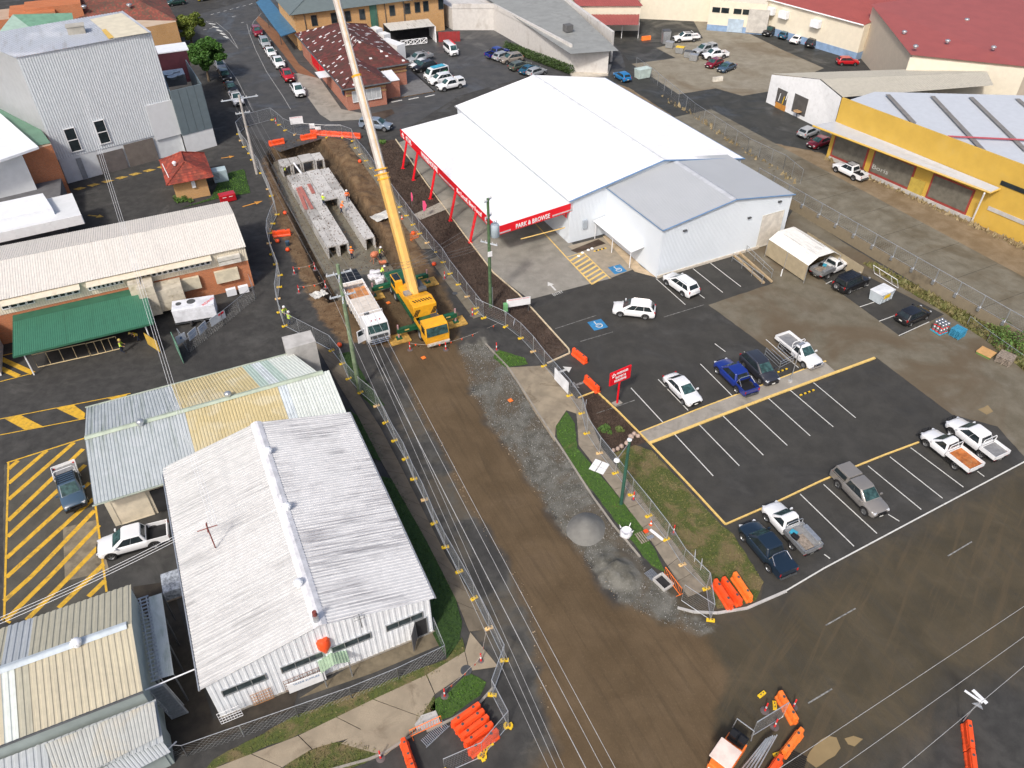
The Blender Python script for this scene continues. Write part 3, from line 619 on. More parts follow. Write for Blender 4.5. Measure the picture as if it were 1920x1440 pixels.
def wallbox(root,poly,z0,z1,m,name='wall'):
 mb=MB();mb.prism([(p[0],p[1])for p in poly],z0,z1);return mb.build(name,m,root,world=True)
def corrwall(root,p,q,z0,z1,m,pitch=.2,dep=.03,name='wall_cladding',z1b=None):
 """ribbed wall from p to q (outside on the right-hand side going p->q)"""
 mb=MB();a=Vector((p[0],p[1],z0));b=Vector((q[0],q[1],z0));c=Vector((q[0],q[1],z1 if z1b is None else z1b));d=Vector((p[0],p[1],z1));mb.corr(a,b,c,d,pitch,dep);return mb.build(name,m,root,world=True)
def panel(root,F,uv0,uv1,z0,z1,m,off=.03,name='window',frame_m=None,split=0,n=None,outward=None):
 """window or door set on a wall between two (u,v) points; outward = (du,dv)"""
 a=F(*uv0);b=F(*uv1);o=F(*outward)-F(0,0);o.normalize();x=(b-a).normalized();w=(b-a).length;rz=math.atan2(x.y,x.x)
 c=(a+b)/2
 fr=MB();t=.07
 for(cc,dd)in(((0,z0+t/2),(w,t)),((0,z1-t/2),(w,t)),((-w/2+t/2,(z0+z1)/2),(t,z1-z0-2*t)),((w/2-t/2,(z0+z1)/2),(t,z1-z0-2*t))):
  fr.box(c+x*cc[0]+o*(off+.02)+Vector((0,0,cc[1])),(dd[0],.08,dd[1]),rz)
 for k in range(1,split+1):fr.box(c+x*(-w/2+w*k/(split+1))+o*(off+.02)+Vector((0,0,(z0+z1)/2)),(.05,.06,z1-z0-2*t),rz)
 f=fr.build(name,frame_m or white_p,root,world=True)
 g=MB();g.box(c+o*off+Vector((0,0,(z0+z1)/2)),(w-2*t+.01,.03,z1-z0-2*t+.01),rz)
 gp=g.build('pane',m,None);M=(Matrix.Translation(root.location)@Matrix.Rotation(root.rotation_euler.z,4,'Z')).inverted();gp.data.transform(M);gp.parent=f;KIDS.setdefault(f,[]).append(gp)
 return f
roofw=SM('white_roof',(.8,.81,.82),(.62,.63,.65),RZ,.9,.12,amt=.5,rough=.45)
roofg=PM('grey_white_roof',(.4,.42,.44),.5,var=.02,scale=.3)
shed=thing('retail_shed','huge white roofed shed with pale blue walls and a red lettered drive-through canopy','building',RF(74,45),RZ)
U0,U1,V0,V1,VR,HE,HR=74.0,108.5,45.0,71.3,58.2,6.0,8.5
corrwall(shed,RF(U0,V0),RF(U0,VR),0,HE,bluew,.2,.03,z1b=HR);corrwall(shed,RF(U0,VR),RF(U0,V1),0,HR,bluew,.2,.03,z1b=HE)
corrwall(shed,RF(U1,V0),RF(U0,V0),0,HE,bluew);corrwall(shed,RF(U0,V1),RF(U1,V1),0,HE,bluew);corrwall(shed,RF(U1,V1),RF(U1,VR),0,HE,bluew,z1b=HR);corrwall(shed,RF(U1,VR),RF(U1,V0),0,HR,bluew,z1b=HE)
ov=.25
mb=MB();mb.corr(RF(U1+ov,V0-ov,HE),RF(U0-ov,V0-ov,HE),RF(U0-ov,VR,HR),RF(U1+ov,VR,HR),.25,.03);mb.build('roof_slope',roofw,shed,world=True)
mb=MB();mb.corr(RF(U0-ov,V1+ov,HE),RF(U1+ov,V1+ov,HE),RF(U1+ov,VR,HR),RF(U0-ov,VR,HR),.25,.03);mb.build('roof_slope',roofw,shed,world=True)
mb=MB();mb.solid([RF(U0-.3,VR-.35,HR-.03),RF(U0-.3,VR+.35,HR-.03),RF(U1+.3,VR+.35,HR-.03),RF(U1+.3,VR-.35,HR-.03)],[RF(U0-.3,VR-.05,HR+.09),RF(U0-.3,VR+.05,HR+.09),RF(U1+.3,VR+.05,HR+.09),RF(U1+.3,VR-.05,HR+.09)]);mb.build('ridge_cap',PM('ridge_white',(.68,.7,.72),.45),shed,world=True)
mb=MB();mb.tube([RF(U0-.3,V0-.3,HE-.02),RF(U0-.3,VR,HR-.02)],.11,4);mb.tube([RF(U0-.3,VR,HR-.02),RF(U0-.3,V1+.3,HE-.02)],.11,4);mb.build('barge_trim',blue_t,shed,world=True)
mb=MB();mb.tube([RF(U0-.3,V0-.33,HE-.06),RF(U1+.3,V0-.33,HE-.06)],.05,4);mb.build('gutter',PM('grey_gutter',(.4,.42,.45),.5),shed,world=True);mb=MB();mb.tube([RF(U0-.3,V1+.33,HE-.06),RF(U1+.3,V1+.33,HE-.06)],.09,4);mb.build('gutter',blue_t,shed,world=True)
# annex
A0,A1,B0,B1,BRg,AE,AR=62.2,74.0,50.3,69.4,60.2,6.5,8.0
corrwall(shed,RF(A0,B0),RF(A0,BRg),0,AE,bluew,z1b=AR);corrwall(shed,RF(A0,BRg),RF(A0,B1),0,AR,bluew,z1b=AE);corrwall(shed,RF(A1,B0),RF(A0,B0),0,AE,bluew);corrwall(shed,RF(A0,B1),RF(A1,B1),0,AE,bluew)
mb=MB();mb.corr(RF(A1+.9,B0-.15,AE),RF(A0-.2,B0-.15,AE),RF(A0-.2,BRg,AR),RF(A1+.9,BRg,AR),.25,.025);mb.build('roof_slope',roofg,shed,world=True)
mb=MB();mb.corr(RF(A0-.2,B1+.15,AE),RF(A1+.9,B1+.15,AE),RF(A1+.9,BRg,AR),RF(A0-.2,BRg,AR),.25,.025);mb.build('roof_slope',roofg,shed,world=True)
mb=MB();mb.solid([RF(A0-.2,BRg-.5,AR-.06),RF(A0-.2,BRg+.5,AR-.06),RF(A1+1,BRg+.5,AR-.06),RF(A1+1,BRg-.5,AR-.06)],[RF(A0-.2,BRg-.05,AR+.08),RF(A0-.2,BRg+.05,AR+.08),RF(A1+1,BRg+.05,AR+.08),RF(A1+1,BRg-.05,AR+.08)]);mb.build('ridge_cap',PM('ridge_grey',(.45,.47,.5),.5),shed,world=True)
mb=MB();mb.tube([RF(A0-.25,B0-.2,AE-.02),RF(A0-.25,BRg,AR-.02)],.09,4);mb.tube([RF(A0-.25,BRg,AR-.02),RF(A0-.25,B1+.2,AE-.02)],.09,4);mb.tube([RF(A0-.2,B0-.22,AE-.05),RF(A1,B0-.22,AE-.05)],.06,4);mb.tube([RF(A1+.1,BRg,AR+.02),RF(U0-.2,VR,HR-.1)],.05,4);mb.build('barge_trim',blue_t,shed,world=True)
panel(shed,RF,(A0,65.2),(A0,68.6),.1,4.6,PM('cream_door',(.66,.62,.55),.5),.05,'roller_door',PM('cream_frame',(.6,.58,.52),.5),outward=(-1,0))
mb=MB()
for v,z in((53.4,5.6),(63.0,4.9),(67.4,6.0)):mb.box(RF(A0-.12,v,z),(.5,.22,.16),RZ)
mb.build('wall_light',dgrey,shed,world=True)
mb=MB();mb.box(RF(A0-.1,58.0,.15),(7.7*2,.16,.35),RZ);mb.build('wall_plinth',PM('cream_plinth',(.55,.5,.42),.7),shed,world=True)
mb=MB();mb.box(RF(U0-.12,47.2,2.2),(.6,.22,1.2),RZ);mb.build('meter_box',PM('box_grey',(.4,.45,.5),.5),shed,world=True)
# porch on the annex side
mb=MB();mb.solid([RF(73.8,50.2,2.6),RF(65.2,50.2,2.6),RF(65.2,48.4,2.35),RF(73.8,48.4,2.35)],[RF(73.8,50.2,2.7),RF(65.2,50.2,2.7),RF(65.2,48.4,2.45),RF(73.8,48.4,2.45)]);mb.build('porch_roof',white_m,shed,world=True)
for u in(65.5,69.5,73.5):
 mb=MB();mb.tube([RF(u,48.6,0),RF(u,48.6,2.38)],.05,6);mb.build('porch_post',white_m,shed,world=True)
mb=MB();mb.corr(RF(107,35.2,4.72),RF(74.1,35.2,4.72),RF(74.1,45.0,5.42),RF(107,45.0,5.42),.25,.025);mb.build('canopy_roof',roofw,shed,world=True)
mb=MB();mb.solid([RF(107,35.2,4.5),RF(74.1,35.2,4.5),RF(74.1,44.9,5.2),RF(107,44.9,5.2)],[RF(107,35.2,4.6),RF(74.1,35.2,4.6),RF(74.1,44.9,5.3),RF(107,44.9,5.3)]);mb.build('canopy_frame',white_m,shed,world=True)
fasc=MB();fasc.box(RF(90.55,35.12,4.22),(.08,32.95,1.12),RZ);fasc.build('fascia',red_s,shed,world=True)
mb=MB();mb.solid([RF(74.0,35.08,3.66),RF(74.0,45.4,4.4),RF(74.08,45.4,4.4),RF(74.08,35.08,3.66)],[RF(74.0,35.08,4.8),RF(74.0,45.4,5.54),RF(74.08,45.4,5.54),RF(74.08,35.08,4.8)]);mb.build('fascia',red_s,shed,world=True)
du=(RF(-1,0)-RF(0,0));dv=(RF(0,1)-RF(0,0));up=Vector((0,0,1));rise=(.74/10.3)
lettering('PARK & BROWSE',.82,RF(73.96,39.8,4.42),dv+up*rise,up,white_p,shed,.02,.12,.012,fitw=4.7)
def strip(root,a,b,h,m,name='white_stripe'):
 mb=MB();a=Vector(a);b=Vector(b);o=Vector((0,0,h));mb.face([a,b,b+o,a+o]);mb.face([a+o,b+o,b,a]);return mb.build(name,m,root,world=True)
strip(shed,RF(73.97,42.5,4.36),RF(73.97,45.35,4.56),.2,white_p);strip(shed,RF(73.97,35.1,3.78),RF(73.97,36.8,3.9),.22,white_p)
lettering('Be Local, Buy Local',.85,RF(82.3,35.05,4.22),du,up,white_p,shed,.02,0,.012,fitw=7.6)
strip(shed,RF(77.6,35.06,3.82),RF(74.1,35.06,3.82),.24,white_p);strip(shed,RF(92.2,35.06,3.82),RF(87,35.06,3.82),.24,white_p)
lettering('WAREHOUSE',1.0,RF(95.6,35.05,4.22),du,up,white_p,shed,.02,0,.02,fitw=6.0)
lettering('STAR',1.0,RF(103.6,35.05,4.22),du,up,white_p,shed,.02,0,.02,fitw=2.2)
def star(c,x,y,r,m,root,name='star_emblem',th=.12):
 c=Vector(c);x=Vector(x).normalized();y=Vector(y).normalized();pts=[c+(x*math.cos(math.pi/2+k*math.pi/5)+y*math.sin(math.pi/2+k*math.pi/5))*(r if k%2==0 else r*.45)for k in range(10)]
 mb=MB();mb.tube(pts,r*th,4,closed=True,cap=False);return mb.build(name,m,root,world=True)
star(RF(105.9,35.06,4.2),du,up,.42,white_p,shed)
lettering('Buy Local',.7,RF(74.5,44.2,4.0),du,up,white_p,shed,.02,fitw=.1)if False else None
mb=MB();mb.box(RF(75.9,44.6,4.0),(.06,3.6,.75),RZ);mb.build('inner_sign',red_s,shed,world=True)
lettering('Buy Local',.6,RF(75.9,44.55,4.0),du,up,white_p,shed,.02,fitw=3.0)
for u in(104.1,99.8,93.2,86.2,79.8):
 mb=MB();mb.tube([RF(u,33.95,0),RF(u,35.0,4.0)],.12,6);mb.tube([RF(u+.32,33.95,.05),RF(u+.32,35.0,4.1)],.06,6);mb.box(RF(u,33.95,.04),(.5,.5,.08),RZ,0);mb.build('canopy_column',red_s,shed,world=True)
mb=MB();mb.tube([RF(73.2,37.8,2.9),RF(73.2,43.9,2.9)],.07,6);mb.build('height_bar',yel_p,shed,world=True)
# B: white warehouse with streaked ribbed roof
bw_m=SM('weathered_white_roof',(.66,.66,.66),(.24,.235,.25),LZ,9.0,.3,.44,.64,.9,.5)
bw2_m=SM('clean_white_roof',(.58,.58,.57),(.26,.26,.26),LZ,9.0,.22,.44,.68,.7,.5)
wh=thing('white_warehouse','long white warehouse with a grimy ribbed gable roof beside the fenced dirt road','building',LF(30.5,.5),LZ)
u0,u1,v0,v1,vr,he,hr=30.6,51.2,-7.1,7.9,.5,4.3,6.1
ww_m=PM('white_cladding',(.74,.77,.8),.45,var=.05,dirt=((.45,.47,.48),.2,1))
corrwall(wh,LF(u0,v0),LF(u0,vr),.12,he,ww_m,.42,.035,z1b=hr);corrwall(wh,LF(u0,vr),LF(u0,v1),.12,hr,ww_m,.42,.035,z1b=he);corrwall(wh,LF(u0,v1),LF(u1,v1),.12,he,ww_m,.42,.035);corrwall(wh,LF(u1,v0),LF(u0,v0),.12,he,ww_m,.42,.035);corrwall(wh,LF(u1,v1),LF(u1,vr),.12,he,ww_m,.42,.035,z1b=hr);corrwall(wh,LF(u1,vr),LF(u1,v0),.12,hr,ww_m,.42,.035,z1b=he)
wallbox(wh,[LF(u0-.06,v0-.06),LF(u0-.06,v1+.06),LF(u1,v1+.06),LF(u1,v0-.06)],0,.18,conc,'footing')
sheets_roof(wh,LF(u0-.2,v1+.3,he-.05),LF(u1+.2,v1+.3,he-.05),LF(u1+.2,vr,hr),LF(u0-.2,vr,hr),bw_m,.82,.27,.05,seed=1)
sheets_roof(wh,LF(u1+.2,v0-.3,he-.05),LF(u0-.2,v0-.3,he-.05),LF(u0-.2,vr,hr),LF(u1+.2,vr,hr),bw2_m,.82,.27,.05,seed=2)
mb=MB();mb.solid([LF(u0-.25,vr-.45,hr-.04),LF(u0-.25,vr+.45,hr-.04),LF(u1+.25,vr+.45,hr-.04),LF(u1+.25,vr-.45,hr-.04)],[LF(u0-.25,vr-.12,hr+.12),LF(u0-.25,vr+.12,hr+.12),LF(u1+.25,vr+.12,hr+.12),LF(u1+.25,vr-.12,hr+.12)]);mb.build('ridge_cap',PM('dull_white',(.7,.7,.72),.5,dirt=((.4,.4,.42),.5,1.5)),wh,world=True)
mb=MB();mb.tube([LF(u0-.2,v1+.38,he-.1),LF(u1+.2,v1+.38,he-.1)],.07,5);mb.build('gutter',galv,wh,world=True);mb=MB();mb.tube([LF(u0-.2,v0-.38,he-.1),LF(u1+.2,v0-.38,he-.1)],.07,5);mb.build('gutter',galv,wh,world=True)
def whirly(root,p,r=.28,m=None):
 mb=MB();mb.lathe([(r*.7,0),(r*.7,.18),(r,.22),(r*1.05,.34),(r*.9,.46),(r*.5,.54),(.02,.56)],p,14)
 for k in range(12):
  a=k*math.pi/6;c=Vector(p)+Vector((math.cos(a)*r*1.02,math.sin(a)*r*1.02,.34));mb.box(c,(.03,.02,.22),a+.6)
 return mb.build('roof_vent',m or galv,root,world=True,smooth=40)
for u in(47.4,41.0,34.0):whirly(wh,LF(u,vr+(.25 if u>45 else .3 if u>38 else-.5),hr+.02),.3,white_m)
for(va,vb,sp)in((-5.1,-2.6,2),(-2.0,.7,2),(1.4,4.0,2),(4.7,7.0,2)):
 pass
def wv(px,py,z):
 p=at(px,py,z);return to_uv(p)[1]
for(pa,pb)in(((418,1308),(500,1272)),((528,1262),(606,1222)),((622,1222),(694,1184)),((722,1176),(790,1142))):
 va,vb=wv(*pa,2.6),wv(*pb,2.9);panel(wh,LF,(u0,va),(u0,vb),2.35,3.1,winglass,.04,'window',galv,split=2,outward=(-1,0))
panel(wh,LF,(u0,wv(778,1180,1.2)),(u0,wv(802,1172,1.2)),.15,2.25,dark_in,.03,'doorway',galv,outward=(-1,0))
mb=MB();a=LF(u0-.1,wv(778,1180,1.2));b=LF(u0-1.0,wv(778,1180,1.2)-.55);mb.solid([(a.x,a.y,.15),(b.x,b.y,.15),(b.x+.04,b.y+.04,.15),(a.x+.04,a.y+.04,.15)],[(a.x,a.y,2.2),(b.x,b.y,2.2),(b.x+.04,b.y+.04,2.2),(a.x+.04,a.y+.04,2.2)]);mb.build('open_door',PM('grey_door',(.2,.19,.19),.5),wh,world=True)
mb=MB()
for k in range(5):mb.tube([LF(u0-.3,3.0+k*.01,4.3),LF(u0-.3,3.0,5.9)],.02,4)
for z in(5.3,5.6,5.85):mb.tube([LF(u0-.3,2.6,z),LF(u0-.3,3.4,z)],.012,4)
mb.build('aerial',dgrey,wh,world=True)
# C: green, grey and yellow ribbed roof shed behind it
gsh=thing('patchwork_shed','low shed with a patchwork roof of grey, yellow and green ribbed sheets','building',LF(50,-3),LZ)
cu0,cu1,cv0,cv1,cur,che,chr_=49.7,62.2,-12.7,5.2,56.7,4.1,5.2
c_grey=SM('grey_green_sheet',(.42,.46,.47),(.2,.24,.2),LZ,.12,2.5,amt=.7,blotch=((.52,.55,.57),.5,.5));c_yel=SM('yellow_sheet',(.55,.46,.25),(.35,.3,.16),LZ,.12,2.5,amt=.5,blotch=((.6,.55,.4),.4,.6));c_aq=SM('aqua_sheet',(.42,.52,.47),(.3,.4,.36),LZ,.12,2.5,amt=.4);c_wh=SM('offwhite_sheet',(.62,.66,.62),(.4,.42,.4),LZ,.12,2.5,amt=.5)
def cm_(k,n,r,rev=False):
 f=(k+.5)/n;f=1-f if rev else f;v=cv0+f*(7.9-cv0)
 return c_grey if v<-4.9 else c_yel if v<2.6 else c_aq if v<3.4 and not rev else c_yel if v<3.4 else PM('pale_strip',(.55,.6,.62),.5)if v<4.3 else c_aq if not rev and v<5.1 else c_wh
wallm=PM('cream_wall',(.6,.54,.42),.7,var=.06,dirt=((.35,.3,.22),.3,.7))
wallbox(gsh,[LF(50.9,cv0+.4),LF(50.9,-7.3),LF(cu1-.3,-7.3),LF(cu1-.3,cv0+.4)],0,che-.05,wallm);wallbox(gsh,[LF(51.6,-7.2),LF(51.6,7.6),LF(cu1-.3,5.6),LF(cu1-.3,-7.2)],0,che-.06,wallm)
sheets_roof(gsh,LF(cu0,cv0,che),LF(cu0,7.95,che),LF(cur,7.95,chr_),LF(cur,cv0,chr_),c_grey,.8,.27,.045,mats=lambda k,n,r:cm_(k,n,r),seed=3)if False else None
sheets_roof(gsh,LF(cu0,7.95,che),LF(cu0,cv0,che),LF(cur,cv0,chr_),LF(cur,7.95,chr_),c_grey,.8,.27,.045,mats=lambda k,n,r:cm_(k,n,r,True),seed=3)
sheets_roof(gsh,LF(cu1,cv0,che),LF(cu1,5.6,che),LF(cur,7.0,chr_),LF(cur,cv0,chr_),c_grey,.8,.27,.045,mats=lambda k,n,r:cm_(k,n,r),seed=4)
for o in KIDS[gsh]:
 if o.name.startswith('roof_sheet'):
  bm=bmesh.new();bm.from_mesh(o.data);bmesh.ops.recalc_face_normals(bm,faces=bm.faces)
  for f in bm.faces:
   if f.normal.z<0:f.normal_flip()
  bm.to_mesh(o.data);bm.free()
mb=MB();mb.solid([LF(cur-.3,cv0,chr_),LF(cur-.3,7.4,chr_),LF(cur+.3,7.4,chr_),LF(cur+.3,cv0,chr_)],[LF(cur-.05,cv0,chr_+.1),LF(cur-.05,7.4,chr_+.1),LF(cur+.05,7.4,chr_+.1),LF(cur+.05,cv0,chr_+.1)]);mb.build('ridge_cap',PM('sage_trim',(.42,.48,.38),.5),gsh,world=True)
mb=MB();mb.tube([LF(cu1+.05,cv0-.1,che),LF(cu1+.05,5.6,che)],.08,5);mb.build('gutter',PM('grey_green_trim',(.3,.34,.28),.5),gsh,world=True);mb=MB();mb.tube([LF(cu0-.05,cv0-.1,che),LF(cu0-.05,-7.2,che)],.08,5);mb.build('gutter',PM('grey_green_trim',(.3,.34,.28),.5),gsh,world=True)
whirly(gsh,LF(cur-.3,-8.3,chr_),.3);whirly(gsh,LF(cur+.2,-1.0,chr_),.3)
# raised white parapet box at the street end
mb=MB();mb.prism([at(528,632,4.9),at(582,619,4.9),at(592,640,4.9),at(536,656,4.9)],0,4.9);mb.build('parapet',conc_l,gsh,world=True)
panel(gsh,LF,(50.9,-11.9),(50.9,-9.2),0.05,2.9,PM('cream_panel',(.68,.6,.46),.6),.05,'side_door',wallm,outward=(-1,0))
mb=MB();mb.box(LF(50.75,-8.1,1.5),(1.6,.1,2.6),LZ);mb.build('opening',dark_in,gsh,world=True)
# D: cream shed with lower grey roofs at the bottom left
dsh=thing('cream_roof_shed','cream ribbed gable roof shed with lower grey lean-to roofs at the bottom left','building',LF(31,-20),LZ)
d_c=SM('cream_sheet',(.5,.45,.33),(.28,.26,.2),LZ,.12,2.5,amt=.6,blotch=((.55,.5,.36),.4,.5));d_cs=SM('painted_shade_cream_sheet',(.42,.4,.31),(.22,.21,.17),LZ,.12,2.5,amt=.6);d_g=SM('grey_sheet',(.4,.43,.45),(.22,.24,.25),LZ,.12,2.5,amt=.6);d_g2=SM('pale_grey_sheet',(.42,.43,.41),(.26,.26,.25),LZ,.12,3.5,amt=.5,blotch=((.5,.42,.28),.3,.5))  # d_cs: darker cream copy, the far slope's shade painted into its colour
def upf(root,nm='roof_sheet'):
 for o in KIDS[root]:
  if o.name.startswith(nm):
   for_flip=o.data.polygons[0].normal.z<0
   if for_flip:o.data.flip_normals()
dU0,dU1,dUR,dV0,dV1,dHE,dHR=31.1,39.6,35.6,-30,-10.4,5.4,6.3
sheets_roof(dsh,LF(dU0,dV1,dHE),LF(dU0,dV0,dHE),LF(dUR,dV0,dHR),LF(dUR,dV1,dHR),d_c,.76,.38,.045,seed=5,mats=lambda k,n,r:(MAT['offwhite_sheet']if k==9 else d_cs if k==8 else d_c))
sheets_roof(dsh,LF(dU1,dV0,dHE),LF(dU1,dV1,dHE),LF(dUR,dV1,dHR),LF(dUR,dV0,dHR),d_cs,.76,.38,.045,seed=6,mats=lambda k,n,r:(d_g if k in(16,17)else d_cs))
mb=MB();mb.solid([LF(dUR-.3,dV0,dHR),LF(dUR-.3,dV1-.3,dHR),LF(dUR+.3,dV1-.3,dHR),LF(dUR+.3,dV0,dHR)],[LF(dUR-.05,dV0,dHR+.1),LF(dUR-.05,dV1-.3,dHR+.1),LF(dUR+.05,dV1-.3,dHR+.1),LF(dUR+.05,dV0,dHR+.1)]);mb.build('ridge_cap',PM('ridge_bluegrey',(.5,.56,.6),.5),dsh,world=True)
whirly(dsh,LF(35.4,-13.6,dHR),.32,white_m);whirly(dsh,LF(35.5,-18.6,dHR),.32,white_m)
wg=PM('grey_green_wall',(.3,.35,.34),.6,var=.08)
mb=MB();A_=[LF(dU0+.1,dV1-.1,0),LF(dU1-.1,dV1-.1,0)]
mb.face([LF(dU0+.1,dV1-.1,0),LF(dU1-.1,dV1-.1,0),LF(dU1-.1,dV1-.1,dHE-.05),LF(dUR,dV1-.1,dHR-.05),LF(dU0+.1,dV1-.1,dHE-.05)]);mb.face([LF(dU0+.1,dV0,0),LF(dU0+.1,dV1-.1,0),LF(dU0+.1,dV1-.1,dHE-.05),LF(dU0+.1,dV0,dHE-.05)]);mb.face([LF(dU1-.1,dV0,0),LF(dU1-.1,dV1-.1,0),LF(dU1-.1,dV1-.1,dHE-.05),LF(dU1-.1,dV0,dHE-.05)][::-1]);mb.build('wall',wg,dsh,world=True)
mb=MB();mb.tube([LF(dU0-.08,dV0,dHE-.05),LF(dU0-.08,dV1,dHE-.05)],.08,5,m=0);mb.build('gutter',dgrey,dsh,world=True)
sheets_roof(dsh,LF(28.4,-10.0,3.6),LF(28.4,-30,3.6),LF(31.0,-30,4.2),LF(31.0,-10.0,4.2),d_g,.76,.38,.04,seed=7)
q=[at(83,1396,4.5),at(289,1315,4.5),at(299,1381,3.9),at(110,1475,3.9)]
sheets_roof(dsh,q[2],q[3],q[0],q[1],d_g2,.8,.2,.03,seed=8)
q2=[at(300,1384,3.3),at(320,1410,3.0),at(150,1500,3.0),at(125,1474,3.3)]
sheets_roof(dsh,q2[1],q2[2],q2[3],q2[0],d_g,.8,.2,.03,seed=9)
wallbox(dsh,[at(95,1410,3.8),at(286,1325,3.8),at(294,1378,3.8),at(120,1460,3.8)],0,3.7,wg);wallbox(dsh,[LF(28.8,-10.5),LF(28.8,-30),LF(31,-30),LF(31,-10.5)],0,3.4,wg)
upf(dsh)
mb=MB();mb.tube([at(264,1297,4.4),at(367,1254,4.0)],.05,6);mb.build('pipe',white_p,dsh,world=True)
mb=MB();mb.tube([at(295,1380,2.6),at(313,1407,2.5),at(330,1391,1.2)],.06,6);mb.tube([at(68,1395,3.9),at(84,1410,3.8)],.06,6);mb.build('downpipe',white_p,dsh,world=True)
# E: long cream roofed brick building with green awning
brk=BR('orange_brick',(.55,.17,.055),(.42,.13,.045),(.45,.33,.24),LZ);brk_y=BR('buff_brick',(.6,.33,.11),(.5,.26,.08),(.5,.4,.3),LZ)
ebd=thing('long_brick_building','long orange brick building with a cream ribbed roof and a green awning','building',LF(82.6,-8),LZ)
eU0,eU1,eUR,eV0,eV1,eHE,eHR=82.4,94.0,88.3,-32.0,5.1,5.4,6.6
e_r=SM('cream_white_roof',(.68,.645,.59),(.5,.46,.4),LZ,.12,2.5,amt=.4);e_r2=SM('cream_white_roof_back',(.66,.62,.56),(.45,.42,.37),LZ,.12,2.5,amt=.5)
mb=MB();mb.corr(LF(eU0-.3,eV1+.1,eHE),LF(eU0-.3,eV0,eHE),LF(eUR,eV0,eHR),LF(eUR,eV1+.1,eHR),.25,.03);o=mb.build('roof_slope',e_r,ebd,world=True);mb=MB();mb.corr(LF(eU1+.3,eV0,eHE),LF(eU1+.3,eV1+.1,eHE),LF(eUR,eV1+.1,eHR),LF(eUR,eV0,eHR),.25,.03);o=mb.build('roof_slope',e_r2,ebd,world=True);upf(ebd,'roof_slope')
wallbox(ebd,[LF(eU0+.05,eV0),LF(eU0+.05,eV1-.05),LF(eU1,eV1-.05),LF(eU1,eV0)],0,3.6,brk)
corrwall(ebd,LF(eU0,eV0),LF(eU0,eV1),3.5,eHE,PM('cream_cladding',(.66,.6,.48),.6,var=.06,dirt=((.35,.28,.18),.4,1.2)),.25,.03);corrwall(ebd,LF(eU0,eV1),LF(eU1,eV1),3.5,eHE,MAT['cream_cladding'],.25,.03)
mb=MB();mb.face([LF(eU0,eV1-.02,eHE),LF(eU1,eV1-.02,eHE),LF(eUR,eV1-.02,eHR-.03)]);mb.build('gable',MAT['cream_cladding'],ebd,world=True)
def wvz(px,py,z):return to_uv(at(px,py,z))[1]
for(pa,pb,n)in(((0,578),(63,567),4),((83,560),(148,545),5),((163,540),(230,524),8),((262,520),(394,488),13)):
 va,vb=wvz(*pa,4.6),wvz(*pb,4.6);wd=(vb-va)/n
 for k in range(n):panel(ebd,LF,(eU0,va+k*wd+.03),(eU0,va+(k+1)*wd-.03),4.1,4.85,glass,.05,'window',white_p,outward=(-1,0))
for(pa,pb)in(((0,556),(148,533)),((160,528),(392,472))):
 va,vb=wvz(*pa,5.2),wvz(*pb,5.2);mb=MB();mb.solid([LF(eU0,va,5.2),LF(eU0,vb,5.2),LF(eU0-.9,vb,4.92),LF(eU0-.9,va,4.92)],[LF(eU0,va,5.26),LF(eU0,vb,5.26),LF(eU0-.9,vb,4.97),LF(eU0-.9,va,4.97)]);mb.build('window_hood',MAT['cream_cladding'],ebd,world=True)
for(pa,pb,z0,z1)in(((405,480),(447,472),3.9,4.9),):
 va,vb=wvz(*pa,4.4),wvz(*pb,4.4)
 for zz in(3.75,4.3):mb=MB();mb.box(LF(eU0-.25,(va+vb)/2,zz+.2),(vb-va,.4,.42),LZ);mb.build('air_duct',PM('duct_cream',(.62,.6,.54),.5),ebd,world=True)
for(x,y)in((355,540),(427,520)):mb=MB();mb.box(LF(eU0-.2,wvz(x,y,2.3),2.3),(2.6,.35,1.5),LZ);mb.build('window_shutter',PM('shutter_cream',(.62,.56,.42),.6,dirt=((.4,.35,.25),.4,1)),ebd,world=True)
for(x,y)in((434,548),(456,540)):
 mb=MB();c_=LF(eU0-1.0,wvz(x,y,.6));mb.box((c_.x,c_.y,.55),(1.1,.45,.85),LZ);mb.build('air_conditioner',white_m,ebd,world=True)
mb=MB();mb.box(LF(eU0-1.4,wvz(275,540,3),2.6),(1.7,2.4,3.6),LZ);mb.box(LF(eU0-1.2,wvz(312,545,2.4),2.1),(3.4,2.0,2.6),LZ);mb.box(LF(eU0-1.2,wvz(253,530,3.6),3.5),(1.2,1.0,2.2),LZ);mb.build('plant_box',PM('stained_cream',(.55,.5,.4),.6,dirt=((.25,.2,.12),.7,1.4)),ebd,world=True)
aw_m=SM('green_awning',(.05,.18,.11),(.03,.1,.055),LZ,.12,2.2,amt=.4)
mb=MB();mb.corr(LF(75.1,-6.2,2.9),LF(75.1,-19.2,2.9),LF(80.9,-19.2,3.3),LF(80.9,-6.2,3.3),.2,.025);mb.build('awning',aw_m,ebd,world=True);upf(ebd,'awning')
mb=MB();mb.solid([LF(75.05,-6.1,2.7),LF(75.05,-19.3,2.7),LF(82.3,-19.3,3.1),LF(82.3,-6.1,3.1)],[LF(75.05,-6.1,2.86),LF(75.05,-19.3,2.86),LF(82.3,-19.3,3.24),LF(82.3,-6.1,3.24)]);mb.build('awning_frame',PM('awning_frame_green',(.03,.12,.07),.6),ebd,world=True)
for v in(-18.4,-7.0):mb=MB();mb.tube([LF(75.4,v,0),LF(75.4,v,2.7)],.07,6);mb.build('awning_post',white_p,ebd,world=True)
mb=MB();mb.box(LF(84.9,-32.4,1.8),(12,.5,3.5),LZ+math.pi/2)if False else mb.box(LF(79.5,-22.5,1.7),(2.2,5.5,3.4),LZ);mb.build('white_annex',white_p,ebd,world=True)
